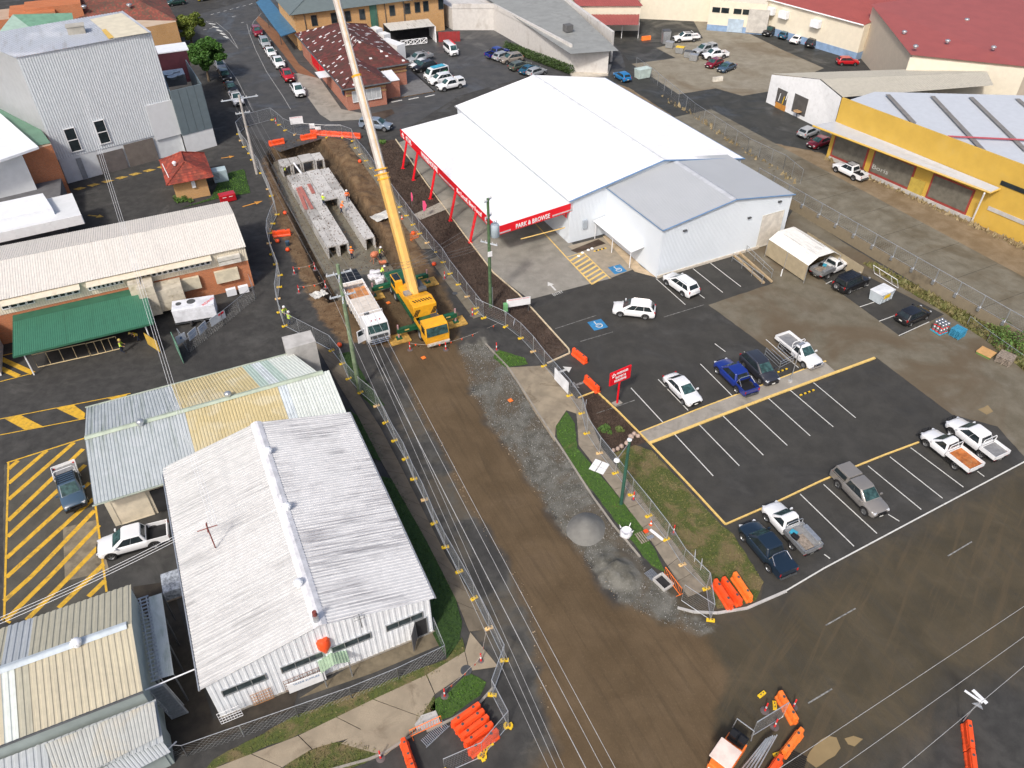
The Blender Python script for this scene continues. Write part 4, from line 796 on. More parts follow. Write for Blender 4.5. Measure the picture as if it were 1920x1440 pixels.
# F: tall white corrugated building with grey plant enclosure
fb=thing('tall_white_building','very tall white corrugated building with a grey plant enclosure on its right side','building',LF(121.5,-6),LZ)
Z1=17.6
FL_,FR_,BR_,BL_=at(30,108,Z1),at(283,60,Z1),at(228,21,Z1),at(-60,70,Z1)
fw=SM('tall_white_cladding',(.6,.64,.67),(.42,.46,.48),LZ,.5,.9,amt=.25)
def dirv(a,b):return(b-a).normalized()
bl=at(135,350);br=at(346,290)
corrwall(fb,FL_,FR_,3.6,Z1,fw,.33,.04)
mb=MB();mb.face([(FL_.x,FL_.y,3.6),(BL_.x,BL_.y,3.6),BL_,FL_]);mb.face([(BL_.x,BL_.y,0),(BL_.x,BL_.y,Z1),(FL_.x,FL_.y,Z1),(FL_.x,FL_.y,0)]);mb.face([(FR_.x,FR_.y,0),(FR_.x,FR_.y,Z1),(BR_.x,BR_.y,Z1),(BR_.x,BR_.y,0)][::-1]);mb.build('wall',PM('smooth_white_wall',(.66,.68,.69),.5,var=.04),fb,world=True)
wallbox(fb,[FL_+Vector((.1,.1,0)),FR_+Vector((-.1,.1,0)),BR_,BL_],0,3.6,PM('white_block_wall',(.6,.63,.65),.7,var=.06))
mb=MB();mb.corr(FR_+Vector((0,-.2,.02)),BR_,BL_,FL_+Vector((0,-.2,.02)),.8,.04)if False else mb.corr(FL_+Vector((0,-.2,.03)),FR_+Vector((.2,-.2,.03)),BR_+Vector((.2,0,.03)),BL_+Vector((0,0,.03)),.35,.04);mb.build('roof',SM('patched_grey_roof',(.38,.41,.46),(.22,.2,.2),LZ,.2,1.6,amt=.6,blotch=((.52,.54,.58),.12,.9)),fb,world=True);upf(fb,'roof')
a_,b_,c_,d_=at(200,92,Z1+.12),at(279,61,Z1+.12),at(228,24,Z1+.12),at(168,36,Z1+.12)
a_=at(212,72,Z1+.12);mb=MB();mb.face([a_,b_,c_,d_]);mb.build('roof_patch',PM('cream_roof_patch',(.62,.57,.44),.7,var=.08,scale=.8),fb,world=True);upf(fb,'roof_patch')
mb=MB();mb.face([at(190,56,Z1+.16),at(204,73,Z1+.16),at(214,70,Z1+.16),at(198,54,Z1+.16)]);mb.build('roof_patch',PM('yellow_roof_patch',(.6,.4,.1),.7),fb,world=True)
mb=MB();p_=at(145,62,Z1);mb.box(p_+Vector((0,0,.5)),(2.2,1.6,1.0),LZ);mb.box(p_+Vector((0,0,1.05)),(2.4,1.8,.1),LZ);mb.build('roof_vent',PM('grubby_vent',(.4,.38,.33),.7),fb,world=True)
fdir=dirv(FL_,FR_);fn=Vector((fdir.y,-fdir.x,0));frz=math.atan2(fdir.y,fdir.x)
def onwall(px,py):
 """point where the view ray meets the front wall plane"""
 o=Vector((0,0,CAMH));d=(at(px,py,0)-o);t=(FL_-o).dot(fn)/d.dot(fn);return o+d*t
def wallpanel(px,py,w,h,m,nm,frm=None,off=.08):
 c=onwall(px,py);mb=MB()
 for(x,z,dx,dz)in((0,h/2,w+.1,.1),(0,-h/2,w+.3,.12),(-w/2,0,.1,h),(w/2,0,.1,h),(0,0,w,.1)):mb.box(c+fdir*x+Vector((0,0,z))+fn*(off+.03),(dx,.12,dz),frz)
 f=mb.build(nm,frm or white_p,fb,world=True);g=MB();g.box(c+fn*off,(w,.06,h),frz);p=g.build('pane',m,None);p.data.transform((Matrix.Translation(fb.location)@Matrix.Rotation(fb.rotation_euler.z,4,'Z')).inverted());p.parent=f;KIDS.setdefault(f,[]).append(p)
wallpanel(136,262,1.4,3.3,glass,'window');wallpanel(191,247,1.4,3.3,glass,'window')
for(x,y,w,h,m)in((213,306,3.7,3.0,PM('brown_grey_door',(.13,.115,.11),.6)),(267,291,4.3,3.4,PM('grey_brown_opening',(.15,.13,.115),.7)),(157,325,.7,3.2,PM('mid_grey_door',(.25,.27,.29),.6))):
 c=onwall(x,y);c.z=h/2;mb=MB();mb.box(c+fn*.06,(w,.1,h),frz);mb.build('service_door',m,fb,world=True)
c=onwall(307,225);mb=MB();mb.box(c+fn*.1,(4.0,.12,5.2),frz);mb.build('blank_panel',PM('pale_panel',(.62,.64,.66),.5,var=.03),fb,world=True)
# plant enclosure
pe=PM('slate_panel',(.13,.17,.19),.5,var=.06);pz=9.6
p0=at(318,171,pz);p1=at(377,157,pz);p2=at(348,112,pz);p3=at(300,125,pz)
for(a,b)in((p0,p1),(p1,p2),(p3,p0)):
 n=max(1,round((b-a).length/1.2));t=(b-a)/n;rz_=math.atan2(t.y,t.x)
 for k in range(n):
  c=a+t*(k+.5);mb=MB();mb.box((c.x,c.y,(2.9+pz)/2),(t.length-.05,.14,pz-2.9),rz_);mb.build('cladding_panel',pe,fb,world=True)
wallbox(fb,[p0,p1,p2,p3],0,3.0,PM('smooth_white_wall'),'base');wallbox(fb,[p0+Vector((.3,.3,0)),p1+Vector((-.3,.3,0)),p2,p3],3.0,5.5,dark_in,'deck')
mb=MB()
for(x,y)in((316,138),(328,133),(322,143),(334,139)):c=at(x,y,8.4);mb.lathe([(.7,-.3),(.75,.0),(.68,.02),(.1,-.1)],c,12)
mb.box(at(325,146,7.2),(3.6,3.2,1.6),LZ);mb.build('cooling_unit',galv,fb,world=True)
mb=MB();mb.box(at(320,92,9.0)+Vector((0,0,-2.5)),(4.6,4.0,5.0),LZ);mb.build('maroon_box',PM('maroon',(.08,.02,.03),.6),fb,world=True);mb=MB();mb.box(at(322,90,9.1),(4.9,4.4,.15),LZ);mb.build('box_roof',white_m,fb,world=True)
# G: brick kiosk
kk=thing('brick_kiosk','small square brick hut with a red tiled pyramid roof','building',LF(112,1.8),LZ)
wallbox(kk,[LF(108.5,-.4),LF(108.5,4.0),LF(115.2,4.0),LF(115.2,-.4)],0,2.9,brk_y)
tl=TILE('red_roof_tile',[(.36,.055,.03),(.3,.05,.03),(.42,.08,.045),(.26,.045,.03)],LZ,0.0)
def hip(root,F,ua,ub,va,vb,z,zr,m,r0=None,name='roof',rows=0,along='u'):
 """hip roof; r0 = half length of ridge kept back from each end"""
 if along=='u':ra,rb=(ua+r0,(va+vb)/2),(ub-r0,(va+vb)/2)
 else:ra,rb=((ua+ub)/2,va+r0),((ua+ub)/2,vb-r0)
 A,B,C,D=F(ua,va,z),F(ua,vb,z),F(ub,vb,z),F(ub,va,z);E_,G_=F(*ra,zr),F(*rb,zr);mb=MB()
 if along=='u':fs=[(A,B,E_),(B,C,G_,E_),(C,D,G_),(D,A,E_,G_)]
 else:fs=[(D,A,E_),(A,B,G_,E_),(B,C,G_),(C,D,E_,G_)]
 for f in fs:mb.face(f)
 mb.face([A-Vector((0,0,.02)),D-Vector((0,0,.02)),C-Vector((0,0,.02)),B-Vector((0,0,.02))])
 o=mb.build(name,m,root,world=True)
 cap=MB()
 for p,q in((A,E_),(B,E_ if along=='u' else G_),(C,G_),(D,G_ if along=='u' else E_),(E_,G_)):
  if(q-p).length>.3:cap.tube([p+Vector((0,0,.03)),q+Vector((0,0,.05))],.09,5)
 cap.build('ridge_tiles',m,root,world=True)
 return o
def tiled(root,F,ua,ub,va,vb,z,zr,m,r0,along,th=.36,name='tile_course'):
 """every course of tiles as its own overlapping strip"""
 run=((vb-va)if along=='u' else(ub-ua))/2;n=int(math.hypot(run,zr-z)/th);mb=MB()
 for k in range(n):
  t0,t1=k/n,min(1,(k+1.15)/n)
  def ring(t,zz):
   a,b=t*run,t*r0
   if along=='u':return[F(ua+b,va+a,zz),F(ua+b,vb-a,zz),F(ub-b,vb-a,zz),F(ub-b,va+a,zz)]
   return[F(ua+a,va+b,zz),F(ua+a,vb-b,zz),F(ub-a,vb-b,zz),F(ub-a,va+b,zz)]
  lo,hi=ring(t0,z+(zr-z)*t0+.07),ring(t1,z+(zr-z)*t1+.03);lb=ring(t0,z+(zr-z)*t0)
  for j in range(4):
   i=(j+1)%4;mb.face([lo[j],lo[i],hi[i],hi[j]]);mb.face([lb[j],lb[i],lo[i],lo[j]])
 o=mb.build(name,m,root,world=True);o['kind']='stuff';return o
hip(kk,LF,107.6,116.0,-1.1,4.9,2.95,4.6,dark_in,2.6,'roof_underlay');tiled(kk,LF,107.5,116.1,-1.2,5.0,2.97,4.7,tl,2.6,'u')
mb=MB()
for A_,B_ in((LF(107.5,-1.2,3.05),LF(110.1,1.9,4.8)),(LF(107.5,5,3.05),LF(110.1,1.9,4.8)),(LF(116.1,5,3.05),LF(113.5,1.9,4.8)),(LF(116.1,-1.2,3.05),LF(113.5,1.9,4.8)),(LF(110.1,1.9,4.8),LF(113.5,1.9,4.8))):mb.tube([A_,B_],.11,5)
mb.build('hip_tiles',tl,kk,world=True)
whirly(kk,LF(110.6,.6,4.3),.25,white_m);mb=MB();mb.tube([LF(109.0,-.6,3.4),LF(109.6,-.9,5.2)],.06,6);mb.build('vent_pipe',white_p,kk,world=True)
mb=MB();mb.box(LF(108.3,2.2,2.2),(.5,.15,1.1),LZ);mb.build('wall_box',white_p,kk,world=True)
# J: pub with spotted tile roof
pub=thing('corner_pub','single storey brick pub with a brown hip roof speckled with bleached tiles','building',LF(130,34),LZ)
brk_p=BR('pink_brick',(.45,.15,.085),(.36,.12,.07),(.4,.3,.25),LZ)
ptl=TILE('speckled_roof_tile',[(.12,.03,.025),(.09,.025,.022),(.15,.035,.03),(.1,.035,.028)],LZ,.055,.5,.42)
wallbox(pub,[LF(130.6,30.3),LF(130.6,37.2),LF(138.4,37.2),LF(138.4,43.6),LF(163,43.6),LF(163,30.3)],0,4.0,brk_p)
for(a,b,c,d)in((130.55,30.2,130.55,37.3),(138.3,37.3,138.3,43.7)):
 for z in(2.6,3.2):mb=MB();mb.box(LF(a,(b+d)/2,z),(d-b,.1,.3),LZ);mb.build('buff_band',brk_y,pub,world=True)
hip(pub,LF,129.8,146,29.7,37.9,4.0,5.9,ptl,4.1);hip(pub,LF,137.6,164,29.7,44.2,4.0,6.8,ptl,7.0)
mb=MB()
for(a,b)in((LF(129.75,29.6,3.9),LF(129.75,38,3.9)),(LF(129.75,29.6,3.9),LF(164,29.6,3.9)),(LF(137.5,38,3.9),LF(137.5,44.3,3.9)),(LF(129.75,38,3.9),LF(137.5,38,3.9))):mb.tube([a,b],.16,4)
mb.build('gutter',dgrey,pub,world=True)
for v0_,v1_ in((31.2,36.3),):panel(pub,LF,(130.5,v0_),(130.5,v1_),1.3,3.2,PM('pale_screen',(.45,.47,.48),.6),.06,'window',white_p,split=5,outward=(-1,0))
for u in(152,146.5):mb=MB();mb.box(LF(u,30.2,2.0),(.12,5.0 if u==152 else 3.6,2.2 if u==152 else 1.4),LZ);mb.build('red_sign',red_s,pub,world=True)
for u,t,w in((152,'STAR',3.8),(146.5,'OPEN',2.4)):pass
mb=MB();mb.box(LF(132.2,30.1,2.9),(.1,1.3,1.2),LZ);mb.build('round_sign',PM('navy_sign',(.02,.04,.1),.5),pub,world=True);mb=MB();mb.lathe([(.4,0),(.4,.03)],LF(132.2,30.03,2.9),16,axis='X');mb.build('round_emblem',white_p,pub,world=True)
mb=MB();mb.box(LF(141.5,29.2,3.0),(2.2,3.2,.14),LZ);mb.build('porch_roof',white_m,pub,world=True)
mb=MB();mb.solid([LF(137.4,38.2,3.3),LF(133.0,38.2,2.9),LF(133.0,40.6,2.9),LF(137.4,40.6,3.3)],[LF(137.4,38.2,3.4),LF(133.0,38.2,3.0),LF(133.0,40.6,3.0),LF(137.4,40.6,3.4)]);mb.build('lean_to_roof',white_m,pub,world=True)
wallbox(pub,[LF(133.1,37.4),LF(133.1,40.5),LF(138,40.5),LF(138,37.4)],0,2.9,brk_p)
# two storey hotel behind
hot=thing('two_storey_hotel','two storey orange brick hotel with a grey hip roof and dark windows','building',LF(168,45),LZ)
h0=LF(166,30.2);wallbox(hot,[LF(166.5,30.4),LF(166.5,62),LF(182,62),LF(182,30.4)],0,7.0,brk_y)
hip(hot,LF,165.6,183,29.4,63,7.0,10.0,PM('grey_green_roof',(.13,.16,.16),.5,var=.06),8.7,along='v')
for px in(577,614,640,667,724,753,772,788,817):
 v=to_uv(at(px,28-(px-577)*.1,5.0))[1];
 if 31<v<61.5:panel(hot,LF,(166.5,v-.6),(166.5,v+.6),4.3,6.3,glass,.05,'window',dgrey,outward=(-1,0))
mb=MB();v=to_uv(at(698,25,5))[1];mb.box(LF(166.4,v,4.6),(1.5,.2,4.6),LZ);mb.build('green_duct',PM('green_duct',(.05,.14,.1),.6),hot,world=True)
for px in(558,706,727,768):v=to_uv(at(px,28,5))[1];mb=MB();mb.tube([LF(166.35,v,0),LF(166.35,v,6.9)],.08,5);mb.build('downpipe',dgrey,hot,world=True)
mb=MB();q=[at(480,4,3.6),at(527,68,3.6),at(556,58,3.6),at(500,-8,3.6)];mb.prism(q,3.45,3.6);mb.build('awning',PM('blue_awning',(.05,.15,.26),.5),hot,world=True)
for(x,y)in((485,22),(505,52),(528,84)):p=at(x,y);mb=MB();mb.tube([(p.x,p.y,0),(p.x,p.y,3.4)],.08,6);mb.build('awning_post',dgrey,hot,world=True)
# kitchen outbuilding
kit=thing('beer_garden_shelter','open fronted white shelter with a ribbed roof and cross braced balustrade behind the pub','shelter',LF(150,50),LZ)
ka,kb,kc,kd=at(732,58,3.2),at(815,49,3.2),at(803,35,3.4),at(718,44,3.4)
mb=MB();mb.corr(ka,kb,kc,kd,.3,.04);mb.build('roof',SM('stained_sheet',(.55,.54,.5),(.2,.17,.13),LZ,.3,2,amt=.7),kit,world=True)
mb=MB();mb.prism([(kd+Vector((0,.1,0))),(kc+Vector((0,.1,0))),kc+Vector((0,.3,0)),kd+Vector((0,.3,0))],0,3.3);mb.build('back_wall',dark_in,kit,world=True)
mb=MB();e=(kb-kc);mb.prism([kb,kc,kc+Vector((.2,0,0)),kb+Vector((.2,0,0))],0,3.1);mb.build('side_wall',white_p,kit,world=True)
bp,bq=at(752,88),at(802,82);n_=4
for k in range(n_):
 a,b=bp.lerp(bq,k/n_),bp.lerp(bq,(k+.92)/n_);mb=MB()
 for p_,q_ in(((a,.2),(b,.2)),((a,1.2),(b,1.2)),((a,.2),(a,1.2)),((b,.2),(b,1.2)),((a,.2),(b,1.2)),((a,1.2),(b,.2))):mb.tube([(p_[0].x,p_[0].y,p_[1]),(q_[0].x,q_[0].y,q_[1])],.07,4)
 mb.build('balustrade_panel',white_p,kit,world=True)
kx=thing('white_kitchen_block','row of small white kitchen boxes along the back eave of the pub','outbuilding',at(735,75),LZ)
for(x,y,w,l,h)in((705,52,1.6,2.2,3.6),(720,62,1.6,2,3.2),(735,78,2.0,5.5,2.9)):
 mb=MB();p=at(x,y,h);mb.box((p.x,p.y,h/2),(w,l,h),LZ+.35);mb.build('box',white_p,kx,world=True)
hall=thing('white_concrete_hall','stained white concrete hall with a low grey roof and dark double doors','building',RF(119,72),RZ)
kw=SM('stained_white_wall',(.6,.58,.55),(.3,.26,.22),RZ,.6,.6,amt=.6)
K1,K2,K3,K4=at(1070,84,5.2),at(925,8,5.2),at(847,8,5.2),at(1146,80,4.4)
base=[RF(129.5,77),RF(157.5,76),RF(160,71.5),RF(185,71),RF(185,97),RF(129.5,88)]
kA,kB,kC,kD=Vector((*K1.xy,0)),Vector((*K2.xy,0)),Vector((*K3.xy,0)),None
E1=at(1142,96,4.3);E2=at(1042,0,4.6)
wallbox(hall,[K1,K2,K3,LF(200,62),LF(200,95),E2,E1],0,4.4,kw)
mb=MB();mb.prism([K1,K2,K2+Vector((.35,.1,0)),K1+Vector((.35,.1,0))],4.3,5.3);mb.prism([K2,K3,K3+Vector((.1,.35,0)),K2+Vector((.1,.35,0))],4.3,5.3);mb.prism([at(1148,63,5.3),at(1045,-10,5.3),at(1050,-12,5.3),at(1152,62,5.3)],0,5.6);mb.build('parapet',kw,hall,world=True)
mb=MB();mb.solid([at(1070,101,4.55),at(1160,95,4.4),at(1050,-8,5.0),at(905,-8,5.0)],[at(1070,101,4.7),at(1160,95,4.55),at(1050,-8,5.2),at(905,-8,5.2)]);mb.build('roof',PM('grey_hall_roof',(.27,.28,.27),.7,var=.12,scale=.3,dirt=((.16,.16,.15),.5,.3)),hall,world=True)
pa,pb=at(1086,130),at(1122,126);d_=(pb-pa).normalized();
for k in range(2):
 c=pa.lerp(pb,.25+.5*k);mb=MB();mb.box((c.x,c.y-.4,1.6),((pb-pa).length*.48,.15,3.0),math.atan2(d_.y,d_.x));mb.build('double_door',PM('dark_brown_door',(.06,.05,.045),.6),hall,world=True)
 mb=MB();mb.box((c.x,c.y-.5,1.9),(1.0,.05,.8),math.atan2(d_.y,d_.x));mb.build('door_notice',white_p,hall,world=True)
mb=MB();mb.box(at(1065,52,5.6),(1.5,1.5,1.2),RZ);mb.build('roof_cooler',PM('cooler_grey',(.12,.12,.12),.7),hall,world=True)
mb=MB();q=pl((1066,136),(1146,124),(1140,142),(1076,150));mb.prism(q,0,.35);mb.build('plinth',PM('cream_plinth'),hall,world=True)
# L: cream buildings with red roofs
redr=PM('red_metal_roof',(.33,.08,.066),.5,var=.06,scale=.4);creamw=PM('cream_render',(.72,.66,.53),.75,var=.04,dirt=((.5,.42,.32),.15,.3));tanw=PM('tan_render',(.56,.48,.38),.8,var=.04);bluep=PM('blue_painted_base',(.22,.33,.5),.7)
def boxb(nm,lab,roofq,zr,wallm_,roofm,zoff=0.0,base_m=None,ov=.3,ribs=.4):
 """building given by its roof corners (world, listed round) at their heights"""
 c=sum(roofq,Vector())/len(roofq);t=thing(nm,lab,'building',(c.x,c.y,0),RZ)
 mb=MB();n=len(roofq);cin=[c+(p-c)*.985 for p in roofq]
 for k in range(n):
  a,b=cin[k],cin[(k+1)%n];mb.face([(a.x,a.y,0),(b.x,b.y,0),(b.x,b.y,b.z-.03),(a.x,a.y,a.z-.03)])
 mb.build('wall',wallm_,t,world=True)
 mb=MB()
 if n==4 and ribs:mb.corr(*roofq,ribs,.04)
 else:mb.face(roofq)
 mb.build('roof',roofm,t,world=True)
 if t and KIDS[t][-1].data.polygons[0].normal.z<0:KIDS[t][-1].data.flip_normals()
 return t
z_=8.0
lh=boxb('red_roof_hall','large tan walled building with a broad plain red metal roof',[at(1708,103,z_),at(1925,125,z_),at(2300,60,z_),at(2100,-60,z_+1.5),at(1633,8,z_+1.5)],0,tanw,redr)
mb=MB();a,b=at(1706,105,z_-.1),at(1925,127,z_-.1);mb.prism([a,b,b+Vector((0,-.25,0)),a+Vector((0,-.25,0))],0,z_-.3);mb.build('cream_front',creamw,lh,world=True)
for(x,y)in((1699,15),(1812,40),(1695,63),(1716,90),(1776,80),(1862,92)):whirly(lh,at(x,y,z_+.7),.4)
z_=6.5
ll=thing('red_roof_store','long cream walled building with a red roof and blue painted base behind the rear yard','building',at(1500,60),RZ)
ea,eb=at(1440,-2,z_),at(1622,47,z_);dd=(eb-ea).normalized();nn=Vector((-dd.y,dd.x,0));nn=nn if nn.y>0 else-nn
ea2=ea-dd*2;mb=MB();mb.prism([ea,eb,eb+nn*20,ea+nn*20],1.4,z_);mb.build('wall',creamw,ll,world=True)
mb=MB();o_=-nn*.05;mb.prism([ea+o_,eb+o_,eb+nn*20,ea+nn*20],0,1.4);mb.build('base',bluep,ll,world=True)
mb=MB();mb.corr(ea-nn*.4,eb-nn*.4,eb+nn*22+up*2.5,ea+nn*22+up*2.5,.4,.05);mb.build('roof',redr,ll,world=True)
mb=MB();mb.tube([ea-nn*.45,eb-nn*.45],.14,4);mb.build('gutter',white_p,ll,world=True)
for t_ in(.07,.22,.56):
 c=ea.lerp(eb,t_)-nn*.6;mb=MB();mb.box((c.x,c.y,4.6),(2.0,1.0,1.3),math.atan2(dd.y,dd.x));mb.build('air_conditioner',white_m,ll,world=True)
mb=MB();a,b=at(1442,46),at(1607,88);
for k in range(9):p=a.lerp(b,k/8);mb.tube([(p.x,p.y,1.2),(p.x,p.y,2.4)],.04,4)
mb.tube([(a.x,a.y,2.4),(b.x,b.y,2.4)],.04,4);mb.build('handrail',galv,ll,world=True)
z_=6.5
lc=thing('cream_loading_building','cream loading building with a grey roller door behind the rear yard','building',at(1380,20),RZ)
ca,cb=at(1333,0,6.0),at(1440,8,6.0);dd=(cb-ca).normalized();nn=Vector((-dd.y,dd.x,0));mb=MB();mb.prism([ca,cb,cb+nn*15,ca+nn*15],1.2,6.0);mb.build('wall',creamw,lc,world=True);mb=MB();mb.prism([ca-nn*.05,cb-nn*.05,cb+nn*15,ca+nn*15],0,1.2);mb.build('base',bluep,lc,world=True)
for t_ in(.12,.28,.5,.66):c=ca.lerp(cb,t_)-nn*.05;mb=MB();mb.box((c.x,c.y,4.2),(1.6,.1,1.0),math.atan2(dd.y,dd.x));mb.build('window',glass,lc,world=True)
c=ca.lerp(cb,.5)-nn*.15;mb=MB();mb.box((c.x,c.y,1.4),(3.2,.2,2.6),math.atan2(dd.y,dd.x));mb.build('blue_door',PM('pale_blue_door',(.4,.5,.6),.6),lc,world=True)
c=ca.lerp(cb,.88)-nn*.15;mb=MB();mb.box((c.x,c.y,2.6),(4.2,.2,4.6),math.atan2(dd.y,dd.x));mb.build('roller_door',PM('roller_grey',(.5,.48,.44),.6),lc,world=True)
lw=thing('cream_wall_building','cream building with a balcony rail at the top edge behind the loading dock','building',at(1260,5),RZ)
a,b=at(1200,8,3),at(1335,14,3);mb=MB();mb.prism([a,b,b+Vector((0,12,0)),a+Vector((0,12,0))],0,6.5);mb.build('wall',creamw,lw,world=True)
mb=MB();p,q=at(1205,20),at(1332,24);mb.prism([p,q,q+Vector((0,2.5,0)),p+Vector((0,2.5,0))],0,1.2);mb.build('loading_dock',conc,lw,world=True)
z_=5.0
lr=thing('red_roof_carport_building','small cream building with a red roof and a lower red carport roof','building',at(1150,20),RZ)
a,b=at(1085,11,z_),at(1202,11,z_);mb=MB();mb.prism([a,b,b+Vector((-3,14,0)),a+Vector((-3,14,0))],0,z_);mb.build('wall',creamw,lr,world=True)
mb=MB();mb.corr(a+Vector((-.4,-.4,.05)),b+Vector((.4,-.4,.05)),b+Vector((-3,14,2)),a+Vector((-3,14,2)),.5,.05);mb.build('roof',redr,lr,world=True)
mb=MB();mb.corr(at(1130,47,3.2),at(1197,47,3.2),at(1199,27,3.6),at(1100,27,3.6),.5,.04);mb.build('carport_roof',redr,lr,world=True)
for x in(1141,1165,1196):p=at(x,72);mb=MB();mb.tube([(p.x,p.y,0),(p.x,p.y,3.1)],.08,5);mb.build('post',white_p,lr,world=True)
# M: yellow shop with awning and white grey roof
yw=PM('yellow_render',(.56,.36,.06),.75,var=.06,scale=.5,dirt=((.5,.36,.12),.25,.5));yl=thing('yellow_shop','long yellow shop building with boarded windows and a full length white awning','building',RF(68,94),RZ)
Zt=9.1
T0,T1=at(1579,183,Zt),at(1925,312,Zt);T1=T0+(T1-T0)*1.25
dY=(T1-T0).normalized();nY=Vector((-dY.y,dY.x,0));nY=nY if nY.x>0 else-nY
mb=MB();mb.prism([T0,T1,T1+nY*.3,T0+nY*.3],0,Zt);mb.build('front_wall',yw,yl,world=True)
a0,a1=T0+nY*.3,T1+nY*.3
mb=MB();mb.solid([a0+up*-.9,a1+up*-.9,at(2300,330,8.4),at(1970,180,8.4),at(1640,172,8.2)],[a0+up*-.75,a1+up*-.75,at(2300,330,8.6),at(1970,180,8.6),at(1640,172,8.4)]);mb.build('roof',PM('white_blue_roof',(.52,.55,.59),.45,var=.04),yl,world=True)
mb=MB()
for(x0,y0,x1,y1)in((1664,178,1714,232),(1748,181,1845,285),(1820,183,1925,285),(1907,186,1940,215)):
 a,b=at(x0,y0,8.6),at(x1,y1,8.5);t=(b-a).normalized();n=Vector((-t.y,t.x,0))*.35;mb.face([a-n+up*.1,b-n+up*.1,b+n+up*.1,a+n+up*.1])
mb.build('roof_strip',PM('roof_strip_grey',(.2,.19,.18),.7,var=.15),yl,world=True)
a,b=at(1776,257,8.6),at(1925,264,8.6);mb=MB();mb.tube([a+up*.1,b+up*.1],.13,4);mb.build('roof_pipe',PM('maroon_pipe',(.35,.06,.08),.6),yl,world=True)
wallbox(yl,[T0+nY*.3,T1+nY*.3,T1+nY*14,T0+nY*4],0,8.2,yw)
mb=MB();mb.solid([at(1568,227,5.6)+up*-.1,at(1876,353,5.6)+up*-.1,at(1857,361,5.2)+up*-.1,at(1524,235,5.2)+up*-.1],[at(1568,227,5.6),at(1876,353,5.6),at(1857,361,5.2),at(1524,235,5.2)]);mb.build('awning',PM('awning_white',(.46,.48,.51),.45,var=.05),yl,world=True)
mb=MB();mb.tube([at(1524,236,5.1),at(1857,362,5.1),at(1875,354,5.5)],.16,4);mb.build('awning_trim',yw,yl,world=True)
mb=MB();mb.tube([(*at(1821,417).xy,0),at(1846,362,5.0)],.11,6);mb.build('awning_post',white_p,yl,world=True)
def onyel(px,py,off=0):
 o=Vector((0,0,CAMH));d=(at(px,py,0)-o);n=nY;t=((T0-nY*off)-o).dot(n)/d.dot(n);return o+d*t
for(xa,ya,xb,yb)in((1560,280,1624,302),(1632,312,1708,345),(1743,348,1818,385)):
 a,b=onyel(xa,ya),onyel(xb,yb);c=(a+b)/2;w=(b-a).xy.length;rzz=math.atan2(dY.y,dY.x)
 mb=MB();mb.box((c.x-nY.x*.05,c.y-nY.y*.05,2.3),(w,.12,3.6),rzz);f=mb.build('shop_window',PM('window_red_frame',(.3,.05,.04),.6),yl,world=True)
 mb=MB();mb.box((c.x-nY.x*.1,c.y-nY.y*.1,2.4),(w-.5,.1,3.0),rzz);o=mb.build('boarded_pane',PM('boarded_pane',(.14,.13,.105),.6,var=.2),yl,world=True)
lettering('Boris',.9,onyel(1650,318,.18),dY,up,PM('chalk',(.45,.45,.42),.8),yl,.004,name='graffiti',fitw=2.6)
mb=MB();a=onyel(1715,360);mb.box((a.x-nY.x*.08,a.y-nY.y*.08,1.3),(2.2,.1,2.4),rzz);mb.build('yellow_door',PM('dull_yellow',(.45,.33,.06),.7),yl,world=True)
mb=MB();a,b=onyel(1555,295),onyel(1820,413);mb.prism([a,b,b-nY*.2,a-nY*.2],0,.55);mb.build('plinth',conc_l,yl,world=True)
for(x,y,w,h,m,nm)in((1903,352,3.6,.55,glass,'louvre_window'),(1888,404,5.0,.5,conc_l,'render_patch')):a=onyel(x,y);mb=MB();mb.box(a-nY*.06,(w,.1,h),rzz);mb.build(nm,m,yl,world=True)
mg=thing('white_gable_building','white gable fronted building with a beige ribbed roof and two big openings','building',at(1500,215),RZ)
zt=4.0
gA,gP,gB=at(1447,140,4.7),at(1537,149,7.0),at(1578,183,5.9)
gbA,gbB=at(1438,193),at(1568,226)
rb_,rR_,eR_=at(1533,126,7.0),at(1851,135,7.0),at(1863,160,6.0)
mb=MB();tv=Vector((.25,.12,0))
mb.face([(gA.x,gA.y,0),(gB.x,gB.y,0),gB,gP,gA]);mb.build('gable_wall',white_p,mg,world=True)
mb=MB();mb.corr(gB+tv,eR_,rR_,gP+tv,.25,.03);mb.corr(gP+tv,rR_,rR_+Vector((-2,6,-1.3)),gA+Vector((.3,.4,.03)),.25,.03);mb.build('roof',SM('beige_roof',(.42,.4,.34),(.3,.28,.23),RZ,.9,.2,amt=.4),mg,world=True)
for f in(KIDS[mg][-1],):
 bm=bmesh.new();bm.from_mesh(f.data);
 for q_ in bm.faces:
  q_.normal_update()
  if q_.normal.z<0:q_.normal_flip()
 bm.to_mesh(f.data);bm.free()
gd=(gB-gA);gd.z=0;gd.normalize();gn=Vector((gd.y,-gd.x,0));grz=math.atan2(gd.y,gd.x)
def ongab(px,py):
 o=Vector((0,0,CAMH));d=(at(px,py,0)-o);t=(gA-o).dot(gn)/d.dot(gn);return o+d*t
for(x,y,w,h)in((1466,183,2.5,2.6),(1500,197,3.1,2.9)):c=ongab(x,y);mb=MB();mb.box(c+gn*.04,(w,.06,h),grz);mb.build('opening',PM('grey_interior',(.09,.085,.08),.8),mg,world=True)
c=ongab(1462,207);mb=MB();mb.box((c.x+gn.x*.1,c.y+gn.y*.1,.45),(2.4,.12,.9),grz);mb.build('timber_gate',PM('orange_timber',(.5,.22,.04),.7),mg,world=True)
for(x,y)in((1463,180),(1470,186),(1477,178)):c=ongab(x,y);mb=MB();mb.tube([c+gn*.2+up*-.8,c+gn*.2+up*.5+gd*.2],.08,4);mb.build('ladder',white_p if x!=1470 else foot_y,mg,world=True)
